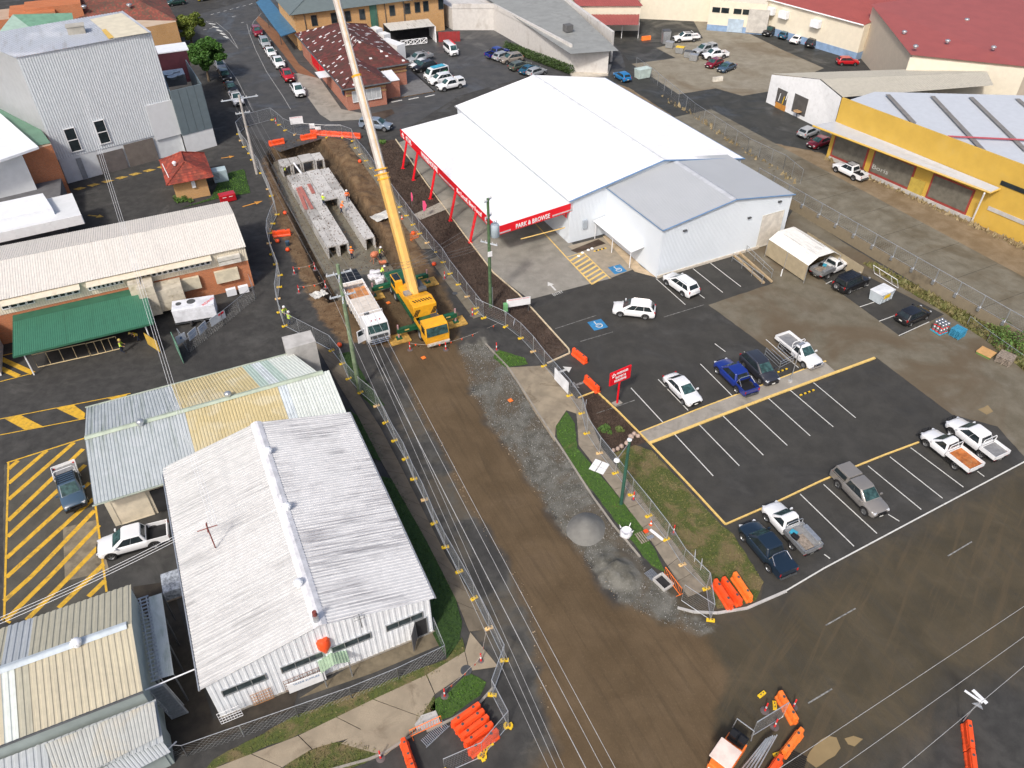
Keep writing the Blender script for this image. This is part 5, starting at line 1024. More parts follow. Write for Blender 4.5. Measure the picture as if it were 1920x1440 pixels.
# far building tops at the back left
lb=thing('white_balcony_building','white two level building with roof terrace at the left edge','building',at(70,360),LZ)
zz=8.6
mb=MB();q=[at(72,275,zz),at(0,300,zz),at(-120,330,zz),at(-120,190,zz),at(0,212,zz)];mb.prism(q,zz-.3,zz);mb.build('upper_roof',white_m,lb,world=True)
wallbox(lb,[at(40,287,zz-.5),at(-120,322,zz-.5),at(-120,200,zz-.5),at(0,225,zz-.5)],0,zz-.3,PM('smooth_white_wall'))
zz=3.8;mb=MB();q=[at(152,402,zz),at(135,362,zz),at(-120,420,zz),at(-120,470,zz)];mb.prism(q,zz-.25,zz);mb.build('terrace',PM('smooth_white_wall'),lb,world=True)
mb=MB();q=[at(100,382,zz),at(-120,432,zz),at(-120,400,zz),at(85,345,zz)];mb.prism([at(98,390,zz+.9),at(-120,440,zz+.9),at(-120,405,zz+.9),at(80,362,zz+.9)],zz,zz+.9);mb.build('terrace_box',white_m,lb,world=True)
mb=MB();q=[at(152,403,zz+.9),at(-120,463,zz+.9)];mb.prism([q[0],q[1],q[1]+Vector((0,.15,0)),q[0]+Vector((0,.15,0))],zz-.3,zz+.9);mb.build('terrace_parapet',white_p,lb,world=True)
mb=MB();mb.prism([at(130,372),at(-100,425),at(-100,500),at(128,440)],0,3.0);mb.build('lower_wall',PM('painted_shade_grey',(.12,.12,.125),.8),lb,world=True)  # shade below the terrace is painted into this wall's dark grey
gb=thing('green_roof_building','brick building with faded green roofs between white buildings at the left edge','building',at(60,260),LZ)
gr=PM('green_metal_roof',(.12,.23,.16),.5,var=.1,scale=.5);gr2=PM('faded_green_roof',(.38,.52,.43),.55,var=.08)
zz=7.5
mb=MB();mb.face([at(95,268,zz),at(30,180,zz+.5),at(-60,150,zz+.5),at(-60,300,zz)]);mb.face([at(30,190,zz+.6),at(38,185,zz+1.5),at(-20,70,zz+2),at(-60,120,zz+1)]);mb.build('roof',gr,gb,world=True)
mb=MB();mb.face([at(36,190,zz+1.2),at(-10,60,zz+1.8),at(-60,60,zz+1.8),at(-60,170,zz+1.2)]);mb.build('roof_slope',gr2,gb,world=True)
wallbox(gb,[at(96,270,zz),at(40,285,zz),at(-80,250,zz),at(30,190,zz)],0,zz-.1,brk)
gb2=thing('green_gable_roof','pale green gable roof with brick chimneys behind the tall white building','building',at(60,20),LZ)
zz=9.5
mb=MB();a,b,c_,d_,e_,f_=at(-30,95,zz),at(24,27,zz+2),at(60,55,zz),at(105,45,zz),at(130,20,zz+1.6),at(-30,40,zz+2)
mb.face([a,at(70,62,zz),b]);mb.build('roof_gable',gr2,gb2,world=True)
mb=MB();mb.face([b,at(70,62,zz),at(140,45,zz),at(135,24,zz+1.0)]);mb.build('roof',PM('mid_green_roof',(.16,.32,.22),.55),gb2,world=True)
for(x,y,w,l,h)in((-5,28,10,8,8.0),(60,16,8,8,8.5),(98,5,10,6,9.0)):mb=MB();p=at(x,y,h);mb.box((p.x,p.y,h/2),(w,l,h),LZ);mb.build('wall',brk,gb2,world=True)
rt=thing('red_tile_house','brick building with a wide red tiled hip roof behind the tall white building','building',at(240,60),LZ)
zz=6.5;q=[at(332,38,zz),at(285,50,zz),at(100,50,zz-1),at(110,-30,zz+1.5),at(250,-12,zz+2.0)]
mb=MB();mb.face([at(332,38,zz),at(248,-6,zz+2.6),at(120,-20,zz+2.6),at(105,60,zz-1.5)][::-1]);mb.face([at(332,38,zz),at(300,-20,zz),at(248,-6,zz+2.6)]);mb.build('roof',TILE('old_red_tile',[(.2,.05,.035),(.16,.06,.04),(.25,.07,.045),(.13,.07,.045)],LZ,0,.33,.4),rt,world=True)
wallbox(rt,[at(330,40,zz),at(180,68,zz),at(180,-10,zz),at(300,-15,zz)],0,zz-.05,brk_y)
a=at(304,53,4.6);mb=MB();mb.box(a,(3.2,.3,1.9),LZ);mb.build('window',glass,rt,world=True)
for(x,y)in((158,15),(243,12)):whirly(rt,at(x,y,8.2),.5)
# N: tan carport
cpn=thing('garage_tent','white ribbed roof carport with tan canvas side beside the blue walled shed','carport',RF(57,68),RZ)
n0,n1,m0,m1,mh,mt=53.4,60.2,65.0,70.0,2.4,3.2
cr=SM('dirty_white_roof',(.72,.71,.67),(.16,.14,.11),RZ,.25,3.0,amt=.8)
mb=MB()
P0=[(m0,mh),(m0+1.3,mt),(m1-1.3,mt),(m1,mh)]
for(va,za),(vb,zb)in zip(P0[:-1],P0[1:]):mb.corr(RF(n1,va,za),RF(n0,va,za),RF(n0,vb,zb),RF(n1,vb,zb),.25,.03)
mb.build('roof',cr,cpn,world=True)
canv=PM('tan_canvas',(.36,.3,.2),.85,var=.1)
mb=MB();mb.face([RF(n0,m0,.3),RF(n1,m0,.3),RF(n1,m0,mh),RF(n0,m0,mh)]);mb.build('canvas_side',canv,cpn,world=True);mb=MB();mb.face([RF(n0-2.5,m1+1.4,0),RF(n1,m1+1.4,0),RF(n1,m1+1.4,1.8),RF(n0-2.5,m1+1.4,1.8)]);mb.face([RF(n0+.2,m1,0),RF(n1,m1,0),RF(n1,m1,mh),RF(n0+.2,m1,mh)]);mb.face([RF(n1,m0,0),RF(n1,m1,0),RF(n1,m1,mh),RF(n1,m1-1.3,mt),RF(n1,m0+1.3,mt),RF(n1,m0,mh)]);mb.build('canvas_wall',canv,cpn,world=True)
for v in(m0,m1):
 for u in(n0,(n0+n1)/2,n1):mb=MB();mb.tube([RF(u,v,0),RF(u,v,mh)],.04,5);mb.build('post',galv,cpn,world=True)
for(x,y,X2,Y2)in((1464,518,1467,506),(1485,511,1490,497)):
 b=thing('bollard','white timber bollard by the loading ramp, '+('left one' if x==1464 else 'right one nearest the tan canvas'),'bollard',at(x,y));MB().lathe([(.07,0),(.07,.95)],(0,0,0),8).build('post',white_p,b)
def loft(mb,st,m=0):
 """body from stations (x, z_bottom, z_shoulder, z_top, half width bottom, half width, half width top, crown)"""
 i0=len(mb.v);n=11
 for(x,zb,zs,zt,wb,w,wt,cr)in st:
  h=[(wb,zb),(w,zb+.12),(w*1.0,zs),(w*.985,zt-.1),(wt,zt-.02)]
  pts=[(-a,b)for a,b in h]+[(0,zt+cr)]+[(a,b)for a,b in h[::-1]]
  mb.v+=[(x,y,z)for y,z in pts]
 for k in range(len(st)-1):
  for q in range(n-1):
   a=i0+k*n+q;mb.f.append((a,a+1,a+n+1,a+n));mb.m.append(m)
  a=i0+k*n;mb.f.append((a+n-1,a,a+n,a+2*n-1));mb.m.append(m)
 mb.f.append(tuple(i0+n-1-q for q in range(n)));mb.m.append(m)
 k=i0+(len(st)-1)*n;mb.f.append(tuple(k+q for q in range(n)));mb.m.append(m)
DIM={'dual':(5.35,1.88,1.82,3.22,.92,.42),'single':(5.3,1.84,1.78,3.15,.9,.4),'suv':(4.7,1.86,1.7,2.75,.92,.38),'fourwd':(4.65,1.9,1.85,2.7,.9,.4),'wagon':(4.75,1.82,1.5,2.75,.95,.33),'sedan':(4.6,1.78,1.45,2.68,.92,.32),'hatch':(4.15,1.74,1.5,2.56,.85,.31),'van':(4.9,1.75,2.05,2.9,1.05,.33)}
PROTO={}
def wheel_parts(r,w=.23):
 t=MB();t.lathe([(r*.6,-w/2),(r*.93,-w/2),(r,-w/2+.04),(r,w/2-.04),(r*.93,w/2),(r*.6,w/2)],(0,0,0),20,axis='Y',cap=False)
 m=MB();m.lathe([(r*.62,-w/2+.02),(r*.62,w/2-.02),(r*.56,w/2-.01),(r*.5,w/2-.06),(r*.15,w/2-.07),(r*.14,w/2-.02),(.01,w/2-.02)],(0,0,0),20,axis='Y');m.lathe([(.01,-w/2+.02),(r*.14,-w/2+.02),(r*.15,-w/2+.07),(r*.5,-w/2+.06),(r*.56,-w/2+.01)],(0,0,0),20,axis='Y',cap=False)
 for s in(-1,1):
  for k in range(5):
   a=k*2*math.pi/5;m.box((math.cos(a)*r*.33,s*(w/2-.035),math.sin(a)*r*.33),(r*.46,.03,.05),0,0,(-a,'Y'))
 return t,m
def make_vehicle(kind,opt=()):
 key=(kind,)+tuple(opt)
 if key in PROTO:return PROTO[key]
 L,W,H,WB,FO,wr=DIM[kind];w=W/2;xf=L/2;xr=-L/2;fx=xf-FO;rx=fx-WB
 t=thing('vehicle','x','car');P_=cwhite
 ute=kind in('dual','single');zb=.28 if not ute and kind!='fourwd' else .38
 belt={'dual':1.14,'single':1.12,'suv':1.08,'fourwd':1.16,'wagon':.98,'sedan':.95,'hatch':.98,'van':1.1}[kind]
 hood=belt-.03 if kind!='van' else 1.0
 cab={'dual':(fx-.25,fx-1.15,fx-2.5,fx-2.78),'single':(fx-.25,fx-1.12,fx-1.72,fx-1.9),'suv':(fx-.12,fx-1.08,xr+.58,xr+.1),'fourwd':(fx-.45,fx-.85,xr+.3,xr+.16),'wagon':(fx-.1,fx-1.1,xr+.66,xr+.12),'sedan':(fx-.08,fx-1.12,xr+1.4,xr+.6),'hatch':(fx-.05,fx-.98,xr+.55,xr+.08),'van':(xf-.25,xf-.95,xr+.12,xr+.06)}[kind]
 tub_end=xr;body_end=xr if not ute else cab[3]-.02
 st=[(xf,zb+.2,.6,hood-.34,w*.6,w*.64,w*.52,.02),(xf-.06,zb+.05,.64,hood-.22,w*.74,w*.8,w*.66,.03),(xf-.18,zb,.66,hood-.13,w*.84,w*.92,w*.76,.05),(xf-.42,zb,.7,hood-.06,w*.9,w*.985,w*.8,.07),(fx,zb,.74,hood-.02,w*.93,w*1.0,w*.82,.08),(cab[0]+.1,zb,.74,hood+.02,w*.93,w,w*.88,.05),(cab[0]-.05,zb,.76,belt,w*.93,w,w*.92,.03)]
 if kind=='van':st=[(xf,zb+.15,.6,.95,w*.78,w*.85,w*.8,.02),(xf-.12,zb,.7,1.05,w*.9,w*.97,w*.9,.02),(xf-.3,zb,.7,belt,w*.93,w,w*.95,.02)]
 if ute:st+=[(body_end+.1,zb,.76,belt+.0,w*.93,w,w*.93,.02),(body_end,zb,.76,belt-.01,w*.93,w*.99,w*.92,.02)]
 elif kind=='sedan':st+=[(rx,zb,.74,belt+.01,w*.93,w,w*.9,.03),(cab[3]-.05,zb,.74,belt,w*.92,w*.99,w*.86,.04),(xr+.3,zb,.72,belt-.03,w*.88,w*.95,w*.8,.04),(xr+.06,zb+.05,.68,belt-.1,w*.82,w*.88,w*.74,.02),(xr,zb+.15,.6,belt-.25,w*.76,w*.8,w*.68,.01)]
 else:st+=[(rx,zb,.76,belt,w*.93,w,w*.92,.03),(xr+.25,zb,.76,belt,w*.9,w*.98,w*.9,.02),(xr+.04,zb+.05,.72,belt-.04,w*.85,w*.93,w*.86,.01),(xr,zb+.15,.65,belt-.15,w*.8,w*.88,w*.8,.01)]
 b=MB();loft(b,st)
 a0,a1,a2,a3=cab;gh=H;gw0,gw1=w*.93,w*.76
 if kind=='van':gw1=w*.84
 def ring(f):
  z=belt-.02+(gh-belt+.02)*f;xw=a0+(a1-a0)*f;xb=a3+(a2-a3)*f;ww=gw0+(gw1-gw0)*f
  return xw,xb,ww,z
 g=MB();R0,R1=ring(0),ring(1)
 xm0=(R0[0]+R0[1])/2;xm1=(R1[0]+R1[1])/2
 bot=[(R0[0],-R0[2]*.86,R0[3]),(R0[0]-.22,-R0[2],R0[3]),(R0[1]+.08,-R0[2],R0[3]),(R0[1],-R0[2]*.92,R0[3]),(R0[1],R0[2]*.92,R0[3]),(R0[1]+.08,R0[2],R0[3]),(R0[0]-.22,R0[2],R0[3]),(R0[0],R0[2]*.86,R0[3])]
 top=[(R1[0],-R1[2]*.86,R1[3]-.03),(R1[0]-.16,-R1[2],R1[3]-.02),(R1[1]+.1,-R1[2],R1[3]-.03),(R1[1],-R1[2]*.9,R1[3]-.06),(R1[1],R1[2]*.9,R1[3]-.06),(R1[1]+.1,R1[2],R1[3]-.03),(R1[0]-.16,R1[2],R1[3]-.02),(R1[0],R1[2]*.86,R1[3]-.03)]
 g.solid(bot[::-1],top[::-1])
 body=b.build('body',[P_],t);smooth(body,55)
 cabo=g.build('cabin',[P_],t);bevel(cabo,.1,3,20);smooth(cabo,50)
 def lerp3(p,q,f):return tuple(p[k]+(q[k]-p[k])*f for k in range(3))
 def pane(nm,q,m,fx0=.06,fx1=.94,fz0=.08,fz1=.92,off=.018,parent=None):
  A,B,C,D=map(Vector,q);nrm=(B-A).cross(D-A).normalized()
  def pt(s,z):return A.lerp(B,s).lerp(D.lerp(C,s),z)+nrm*off
  mb=MB();P4=[pt(fx0,fz0),pt(fx1,fz0),pt(fx1,fz1),pt(fx0,fz1)];mb.solid([p-nrm*.012 for p in P4],P4);return mb.build(nm,m,t)
 pane('windscreen',(bot[7],bot[0],top[0],top[7])if False else(bot[0],bot[7],top[7],top[0]),glass_t,.03,.97,.1,.93,.03)
 for s in(0,1):
  if s==0:A,B,C,D=bot[2],bot[1],top[1],top[2]
  else:A,B,C,D=bot[6],bot[5],top[5],top[6]
  n_={'dual':2,'single':1,'suv':3,'fourwd':2,'wagon':3,'sedan':2,'hatch':2,'van':2}[kind]
  for k in range(n_):
   f0,f1=k/n_,(k+1)/n_;e0=.04 if k==0 else .008;e1=.04 if k==n_-1 else .008
   if s==1:pane('side_window',(A,B,C,D),glass,f0+e0,f1-e1,.08,.88,.02)
   else:pane('side_window',(A,B,C,D),glass,f0+e0,f1-e1,.08,.88,.02)
 pane('rear_window',(bot[4],bot[3],top[3],top[4]),glass,.08,.92,.2,.86,.03)
 tm,rm=wheel_parts(wr);T=None
 for k,(x,s)in enumerate(((fx,1),(fx,-1),(rx,1),(rx,-1))):
  if T is None:T=tm.build('wheel',rubber,t,smooth=50);T.location=(x,s*(w-.09),wr);Rm=rm.build('rim',rimm,T,smooth=30)
  else:
   o=inst(T,t,'wheel',(x,s*(w-.09),wr),(0,0,0 if s>0 else 0));inst(Rm,o,'rim')
 ar=MB()
 for x in(fx,rx):
  for s in(1,-1):
   q=[(x+math.cos(a)*(wr+.07),s*(w+.004),max(zb,wr+math.sin(a)*(wr+.07)))for a in np.linspace(0,math.pi,12)]
   ar.face(q if s>0 else q[::-1])
   ar.face((q if s<0 else q[::-1]))
 ar.build('wheel_arch',black,t)
 for s in(1,-1):
  mb=MB();mb.box((xf-.15,s*w*.66,hood-.24),(.2,.32,.13),s*-.45);mb.build('headlight',lampw,t)
  zr_=belt-.14 if not ute else .95
  mb=MB();mb.box((xr+.07,s*w*.83,zr_ if not ute else .9),(.12,.16,.28 if kind!='sedan' else .14),s*.3)
  if kind!='single':mb.build('taillight',lampr,t)
  mb=MB();mb.box((a0-.28,s*(w+.1),belt+.1),(.12,.22,.15));mb.build('mirror',P_ if 'blackmirror' not in opt else black,t)
 mb=MB();mb.box((xf-.0,0,hood-.3),(.06,w*.95,.18));mb.box((xf-.02,0,zb+.2),(.1,w*1.3,.14));mb.build('grille',black,t)
 for s in(1,-1):
  mb=MB();mb.box(((fx+rx)/2,s*(w-.01),zb+.04),(WB-wr*2.3,.06,.12));mb.build('side_sill',black,t)
 if not ute or 'tray' in opt or True:
  mb=MB();mb.box((xr+.02,0,zb+.18),(.12,w*1.5,.16));mb.build('lower_bumper',black,t)
 mb=MB();mb.box((xf+.035,0,.5),(.02,.37,.11));mb.box((xr-.03,0,.62 if not ute else .55),(.02,.37,.11));mb.build('number_plate',plate,t)
 if kind in('suv','wagon','fourwd'):
  for s in(1,-1):mb=MB();mb.tube([(a1-.15,s*gw1*.92,H-.03),(a1-.2,s*gw1*.92,H+.03),(a2+.2,s*gw1*.92,H+.03),(a2+.1,s*gw1*.92,H-.03)],.02,5);mb.build('roof_rail',chrome if kind!='fourwd' else black,t)
 if kind=='dual' and 'tray' not in opt:
  c=MB();zt=1.12;xe=xr+.03;xb=body_end;th=.09
  c.box(((xb+xe)/2,0,.62),(xb-xe,W-.12,.12));tub=MB()
  for s in(1,-1):
   tub.solid([(xb,s*(w-th),zb+.05),(xe,s*(w-th),zb+.12),(xe,s*w*.94,zb+.12),(xb,s*w*.98,zb+.05)][::s],[(xb,s*(w-th),zt),(xe,s*(w-th),zt-.02),(xe,s*w*.94,zt-.02),(xb,s*w*.98,zt)][::s])
  tub.box((xe+.04,0,.82),(.09,W*.94,.6));tb=tub.build('tub',P_,t);smooth(tb,30)
  c.box((xb-.04,0,.8),(.06,W-.2,.5));c.build('tub_liner',black,t)
  mb=MB();mb.box((xr-.04,0,.5),(.12,W*.8,.16));mb.build('rear_bumper',chrome if 'chrome' in opt else dgrey,t)
  if 'cover' in opt:mb=MB();mb.box(((xb+xe)/2,0,zt+.03),(xb-xe+.02,W*.93,.06));o=mb.build('tonneau_cover',P_ if 'bodycover' in opt else black,t);bevel(o,.02)
  if 'canopy' in opt:
   mb=MB();z1=H-.02 if "closed" not in opt else H+.01;xb+=.26 if 'closed' in opt else 0;bt=[(xb-.03,-w*.9,zt),(xe+.02,-w*.88,zt),(xe+.02,w*.88,zt),(xb-.03,w*.9,zt)];tp=[(xb-.06,-w*.76,z1),(xe+.22,-w*.74,z1-.05),(xe+.22,w*.74,z1-.05),(xb-.06,w*.76,z1)];mb.solid(bt[::-1],tp[::-1]);o=mb.build('canopy',P_,t);bevel(o,.05)
   pane('canopy_window',(bt[1],bt[0],tp[0],tp[1]),glass,.1,.9,.2,.8,.03);pane('canopy_window',(bt[3],bt[2],tp[2],tp[3]),glass,.1,.9,.2,.8,.03);pane('canopy_window',(bt[2],bt[1],tp[1],tp[2]),glass,.1,.9,.2,.8,.03)
  if 'bar' in opt or 'blackbar' in opt:
   mb=MB();mb.tube([(xb-.9,-w*.86,zt),(xb-.25,-w*.74,zt+.42),(xb-.2,-w*.5,zt+.5),(xb-.2,w*.5,zt+.5),(xb-.25,w*.74,zt+.42),(xb-.9,w*.86,zt)],.04,6);mb.tube([(xb-.1,-w*.86,zt),(xb-.25,-w*.74,zt+.42)],.04,6);mb.tube([(xb-.1,w*.86,zt),(xb-.25,w*.74,zt+.42)],.04,6);mb.build('sports_bar',chrome if 'bar' in opt else black,t)
 if 'tray' in opt:
  xb=body_end-.08;xe=xr-.05;zt=.98;tw=W/2+.03;tm_=white_p if 'greytray' not in opt else galv
  mb=MB();mb.box(((xb+xe)/2,0,zt-.08),(xb-xe,tw*2,.14));mb.box(((xb+xe)/2,0,.62),(xb-xe-.1,.8,.22));mb.build('tray',tm_,t)
  mb=MB();mb.box(((xb+xe)/2,0,zt+.0),(xb-xe-.16,tw*2-.16,.03));mb.build('tray_floor',PM('tray_grey',(.28,.28,.28),.5,.3,var=.15,scale=3)if 'rusty' not in opt else PM('rusty_tray',(.42,.13,.03),.8,var=.35,scale=2.5,dirt=((.35,.22,.1),.7,1.8)),t)
  for s in(1,-1):mb=MB();mb.box(((xb+xe)/2,s*(tw-.02),zt+.13),(xb-xe,.04,.28));mb.build('side_gate',tm_,t)
  mb=MB();mb.box((xe+.02,0,zt+.13),(.04,tw*2,.28));mb.build('tail_gate',tm_,t)
  mb=MB()
  for s in(1,-1):mb.tube([(xb-.06,s*tw*.85,zt),(xb-.06,s*tw*.85,H-.08),(xb-.06,s*tw*.7,H+.06),(xb-.06,0,H+.06)],.035,6)
  mb.tube([(xb-.06,-tw*.85,1.35),(xb-.06,tw*.85,1.35)],.025,6);mb.build('headboard',tm_,t)
  for s in(1,-1):mb=MB();mb.box((xr+.0,s*w*.8,.78),(.06,.3,.1));mb.build('taillight',lampr,t)
 if 'bullbar' in opt:
  mb=MB();mb.box((xf+.1,0,.62),(.1,W*.9,.2));mb.tube([(xf+.06,-w*.8,.5),(xf+.14,-w*.55,1.02),(xf+.16,w*.55,1.02),(xf+.06,w*.8,.5)],.035,6);mb.tube([(xf+.15,-.35,.6),(xf+.15,-.35,1.02)],.03,6);mb.tube([(xf+.15,.35,.6),(xf+.15,.35,1.02)],.03,6);mb.build('bull_bar',black if 'blackbull' in opt else chrome,t)
 if 'rack' in opt:
  mb=MB()
  for k in range(5):mb.box((a1-.15-(a1-a2-.3)*k/4,0,H+.07),(.05,gw1*1.9,.03))
  for s in(1,-1):mb.box(((a1+a2)/2,s*gw1*.95,H+.08),(a1-a2-.1,.04,.06))
  mb.build('roof_rack',black,t)
 if 'spare' in opt:
  o=inst(T,t,'spare_wheel',(xr-.14,.15,.95),(0,0,math.pi/2));inst(Rm,o,'rim')
 PROTO[key]=t;t.location=(0,-500,0);return t
USED=set()
def vehicle(kind,rear,front,name,label,cat='car',col=None,opt=(),group=None,mode='side',extra=None):
 """rear/front: photograph pixels where the two visible wheels touch the ground (or, mode 'centre', the middle of tail and nose)"""
 p=make_vehicle(kind,opt);L,W,H,WB,FO,wr=DIM[kind]
 a,b=at(*rear),at(*front);d=(b-a).normalized();n=Vector((-d.y,d.x,0));mid=(a+b)/2
 if mode=='side':
  if n.dot(Vector((mid.x,mid.y,0)))<0:n=-n
  wc=mid+n*(W/2-.05)
 else:wc=mid
 off=(L/2-FO-WB/2)if mode=='side' else 0
 c=wc-d*off;rz=math.atan2(d.y,d.x)
 key=(kind,)+tuple(opt)
 if key in USED:t=dup(p,(c.x,c.y,.03),rz,label,group)
 else:t=p;USED.add(key);t.location=(c.x,c.y,.03);t.rotation_euler=(0,0,rz)
 t.name=name;tag(t,label,cat,group)
 t['paint']='';del t['paint']
 if col is not None:LATER.append((t,col))
 if extra:extra(t)
 return t
LATER=[]
cb=lambda n,*c:cpaint(n,c)
navy=cb('navy',.01,.022,.04);royal=cb('royal_blue',.008,.028,.22);charc=cb('charcoal',.028,.03,.04);blk=cb('black',.01,.01,.012);silver=cb('silver',.32,.34,.36);gsil=cb('grey_silver',.2,.19,.18)
dred=cb('dark_red',.2,.006,.02);red_c=cb('red',.45,.008,.015);teal=cb('teal',.01,.08,.14);skyb=cb('bright_blue',.01,.17,.42);bgrey=cb('blue_grey',.2,.25,.32);olive=cb('olive',.08,.095,.07);brownish=cb('champagne',.24,.21,.18);dgreen=cb('dark_green',.01,.04,.03);yelc=cb('yellow',.6,.5,.03);steelb=cb('steel_blue',.05,.09,.14)
vehicle('suv',(1210,600.5),(1161,595),'parked_suv','white SUV driving across the open asphalt below the entry lane',col=None)
vehicle('suv',(1280,557.5),(1248,535),'parked_suv','white SUV parked nose in against the pale blue shed wall')
vehicle('sedan',(1247,725),(1283,762),'parked_sedan','white sedan parked beside the red entry and parking sign')
vehicle('dual',(1381,739),(1342,700),'parked_ute','royal blue dual cab ute with open tub and chrome sports bar','ute',royal,('bar',))
vehicle('suv',(1390,686),(1427.5,724),'parked_suv','dark charcoal SUV parked beside the royal blue ute',col=charc)
vehicle('single',(1463.5,657),(1507,692.5),'tray_ute','white tray ute with empty grey floor beside the trolley bay','ute',None,('tray','bullbar'))
def junk(t):
 L=DIM['single'][0]
 for nm,c,d,m,rz in(('toolbox',(-1.5,-.75,1.2),(1.7,.42,.42),galv,0),('blue_rope',(-.75,.35,1.1),(.55,.5,.14),tank_b,.4),('black_bag',(-1.15,.55,1.15),(.6,.4,.25),black,.3),('dirt_pile',(-1.8,.15,1.04),(1.4,.8,.1),wood_g,0)):
  mb=MB();mb.box(c,d,rz);o=mb.build(nm,m,t);bevel(o,.04)
vehicle('dual',(1441,1075),(1389,1012),'parked_ute','navy dual cab ute with covered tub and chrome bar beside the grass','ute',navy,('cover','bodycover','bar'))
vehicle('single',(1483,1031),(1434.5,977),'tray_ute','white single cab tray ute loaded with tool box and blue rope beside the navy ute','ute',None,('tray','greytray'))
junk(LAST:=[o for o in bpy.data.objects if o.get('label','').startswith('white single cab tray ute loaded')][0])
vehicle('dual',(1565,911),(1622,970),'parked_ute','silver grey ute with matching canopy parked alone nose to the road','ute',gsil,('canopy','closed'))
vehicle('single',(1789,882.5),(1731,836),'tray_ute','white single cab ute with a rusty orange tray floor and black bull bar','ute',None,('tray','rusty','bullbar','blackbull'))
vehicle('dual',(1838,861),(1777,814),'tray_ute','white dual cab tray ute at the right end of the lower bay row','ute',None,('tray','bullbar','blackbull'))
vehicle('hatch',(1703,614),(1737,599),'parked_hatchback','black hatchback parked between the white bin and the kegs',col=blk)
vehicle('fourwd',(1589,553),(1622,538.5),'parked_four_wheel_drive','black four wheel drive with white roof rack and spare wheel on the back',col=blk,opt=('rack','spare'))
vehicle('single',(1547.5,525),(1585,507),'tray_ute','white tray ute with flat grey tray in front of the tan canvas carport','ute',None,('tray','greytray'))
vehicle('dual',(1600,340),(1564,322.5),'parked_ute','white dual cab ute with black roof rack outside the yellow shop','ute',None,('rack','blackbar'))
vehicle('sedan',(1557,272),(1529,282.5),'parked_sedan','red sedan half under the end of the yellow shop awning',col=dred)
vehicle('hatch',(1507.5,264),(1537,252),'parked_hatchback','grey hatchback under the white gable building beside the red sedan',col=silver)
vehicle('hatch',(1575,124),(1604.5,124),'parked_hatchback','bright red hatchback beside the tan wall of the red roofed hall',col=red_c)
vehicle('hatch',(1582,105),(1608,107),'parked_hatchback','small grey hatchback behind the bright red hatchback',col=silver)
rg='cars along the blue based cream wall'
vehicle('suv',(1462,63),(1440,71),'parked_suv','black SUV at the left end of the row along the cream wall',col=blk)
vehicle('hatch',(1470,77),(1488,69),'parked_hatchback','teal blue hatchback between the black SUV and the white sedan',col=teal)
vehicle('sedan',(1492,86),(1512,76),'parked_sedan','white sedan in the row along the cream wall',col=None)
vehicle('suv',(1522,93),(1542,83),'parked_suv','black SUV at the right end of the row along the cream wall',col=blk)
vehicle('suv',(1246,22),(1246,39),'parked_suv','black SUV facing out from the loading dock',col=blk,mode='centre')
vehicle('dual',(1281,16),(1280,40),'parked_ute','white ute with a covered load beside the row of water tanks','ute',None,('canopy',),mode='centre')
vehicle('sedan',(1354,47),(1356,31),'parked_sedan','silver sedan in front of the pale blue door',col=silver,mode='centre')
vehicle('sedan',(1391,51),(1392,34),'parked_sedan','dark red sedan below the grey roller door',col=dred,mode='centre')
vehicle('dual',(1301,79.5),(1272.5,81),'parked_ute','white tray ute with a black roof tent in the rear yard','ute',None,('tray','rack'))
vehicle('dual',(1340,99.5),(1311,106),'parked_ute','silver ute with canopy in the rear yard','ute',silver,('canopy',))
vehicle('dual',(1357.5,110.5),(1327.5,114),'parked_ute','white ute with open black tub in the rear yard','ute',None,('blackbull','bullbar'))
vehicle('hatch',(1355,123),(1334.5,131),'parked_hatchback','maroon hatchback in the rear yard',col=dred)
vehicle('sedan',(1379,130),(1357.5,139),'parked_sedan','dark teal sedan at the near end of the rear yard row',col=steelb)
vehicle('hatch',(1166,155.5),(1152,147),'parked_hatchback','bright blue hatchback behind the far corner of the big shed',col=skyb)
vehicle('dual',(864,166),(832,173),'parked_ute','white ute with white canopy, nearest of the cars in the pub yard','ute',None,('canopy',))
vehicle('suv',(845,155),(814,162),'parked_suv','white SUV behind the white canopy ute in the pub yard')
def vanx(t):
 mb=MB();mb.box((-.4,0,2.12),(2.6,1.2,.08));mb.build('roof_load',tank_b,t);mb=MB();mb.face([(1.2,-.885,.6),(-.6,-.885,.6),(-1.9,-.885,1.4),(-.5,-.885,1.3)]);mb.face([(1.2,.885,.6),(-.6,.885,.6),(-1.9,.885,1.4),(-.5,.885,1.3)]);mb.build('green_stripe',PM('bright_green',(.05,.4,.12),.5),t)
vehicle('van',(839,145),(809,153),'parked_van','white van with a green stripe and blue roof load in the pub yard','van');
V_T=[o for o in bpy.data.objects if o.get('label','').startswith('white van with a green')][0]
vehicle('suv',(815,130.5),(786,138),'parked_suv','black wagon between the striped van and the white sedan',col=blk)
vehicle('sedan',(808,124),(779,132.5),'parked_sedan','white sedan close to the pub eave corner')
vehicle('dual',(807,115),(774,123),'parked_ute','silver ute with white canopy near the beer garden','ute',silver,('tray','greytray'))
vehicle('van',(836,92),(855,109),'parked_van','white and black minibus with a red roof stripe by the red gate','van',mode='centre')
V_M=[o for o in bpy.data.objects if o.get('label','').startswith('white and black minibus')][0]
vehicle('dual',(925,112),(953,104),'parked_ute','deep blue ute with open tub beside the white hall','ute',royal,('blackbar',))
vehicle('wagon',(937,117),(962,109),'parked_wagon','pale silver wagon beside the deep blue ute',col=silver)
vehicle('suv',(978,116.5),(946,122),'parked_suv','champagne SUV parked at the hedge',col=brownish)
vehicle('wagon',(965,136),(996,127),'parked_wagon','olive green wagon parked at the hedge',col=olive)
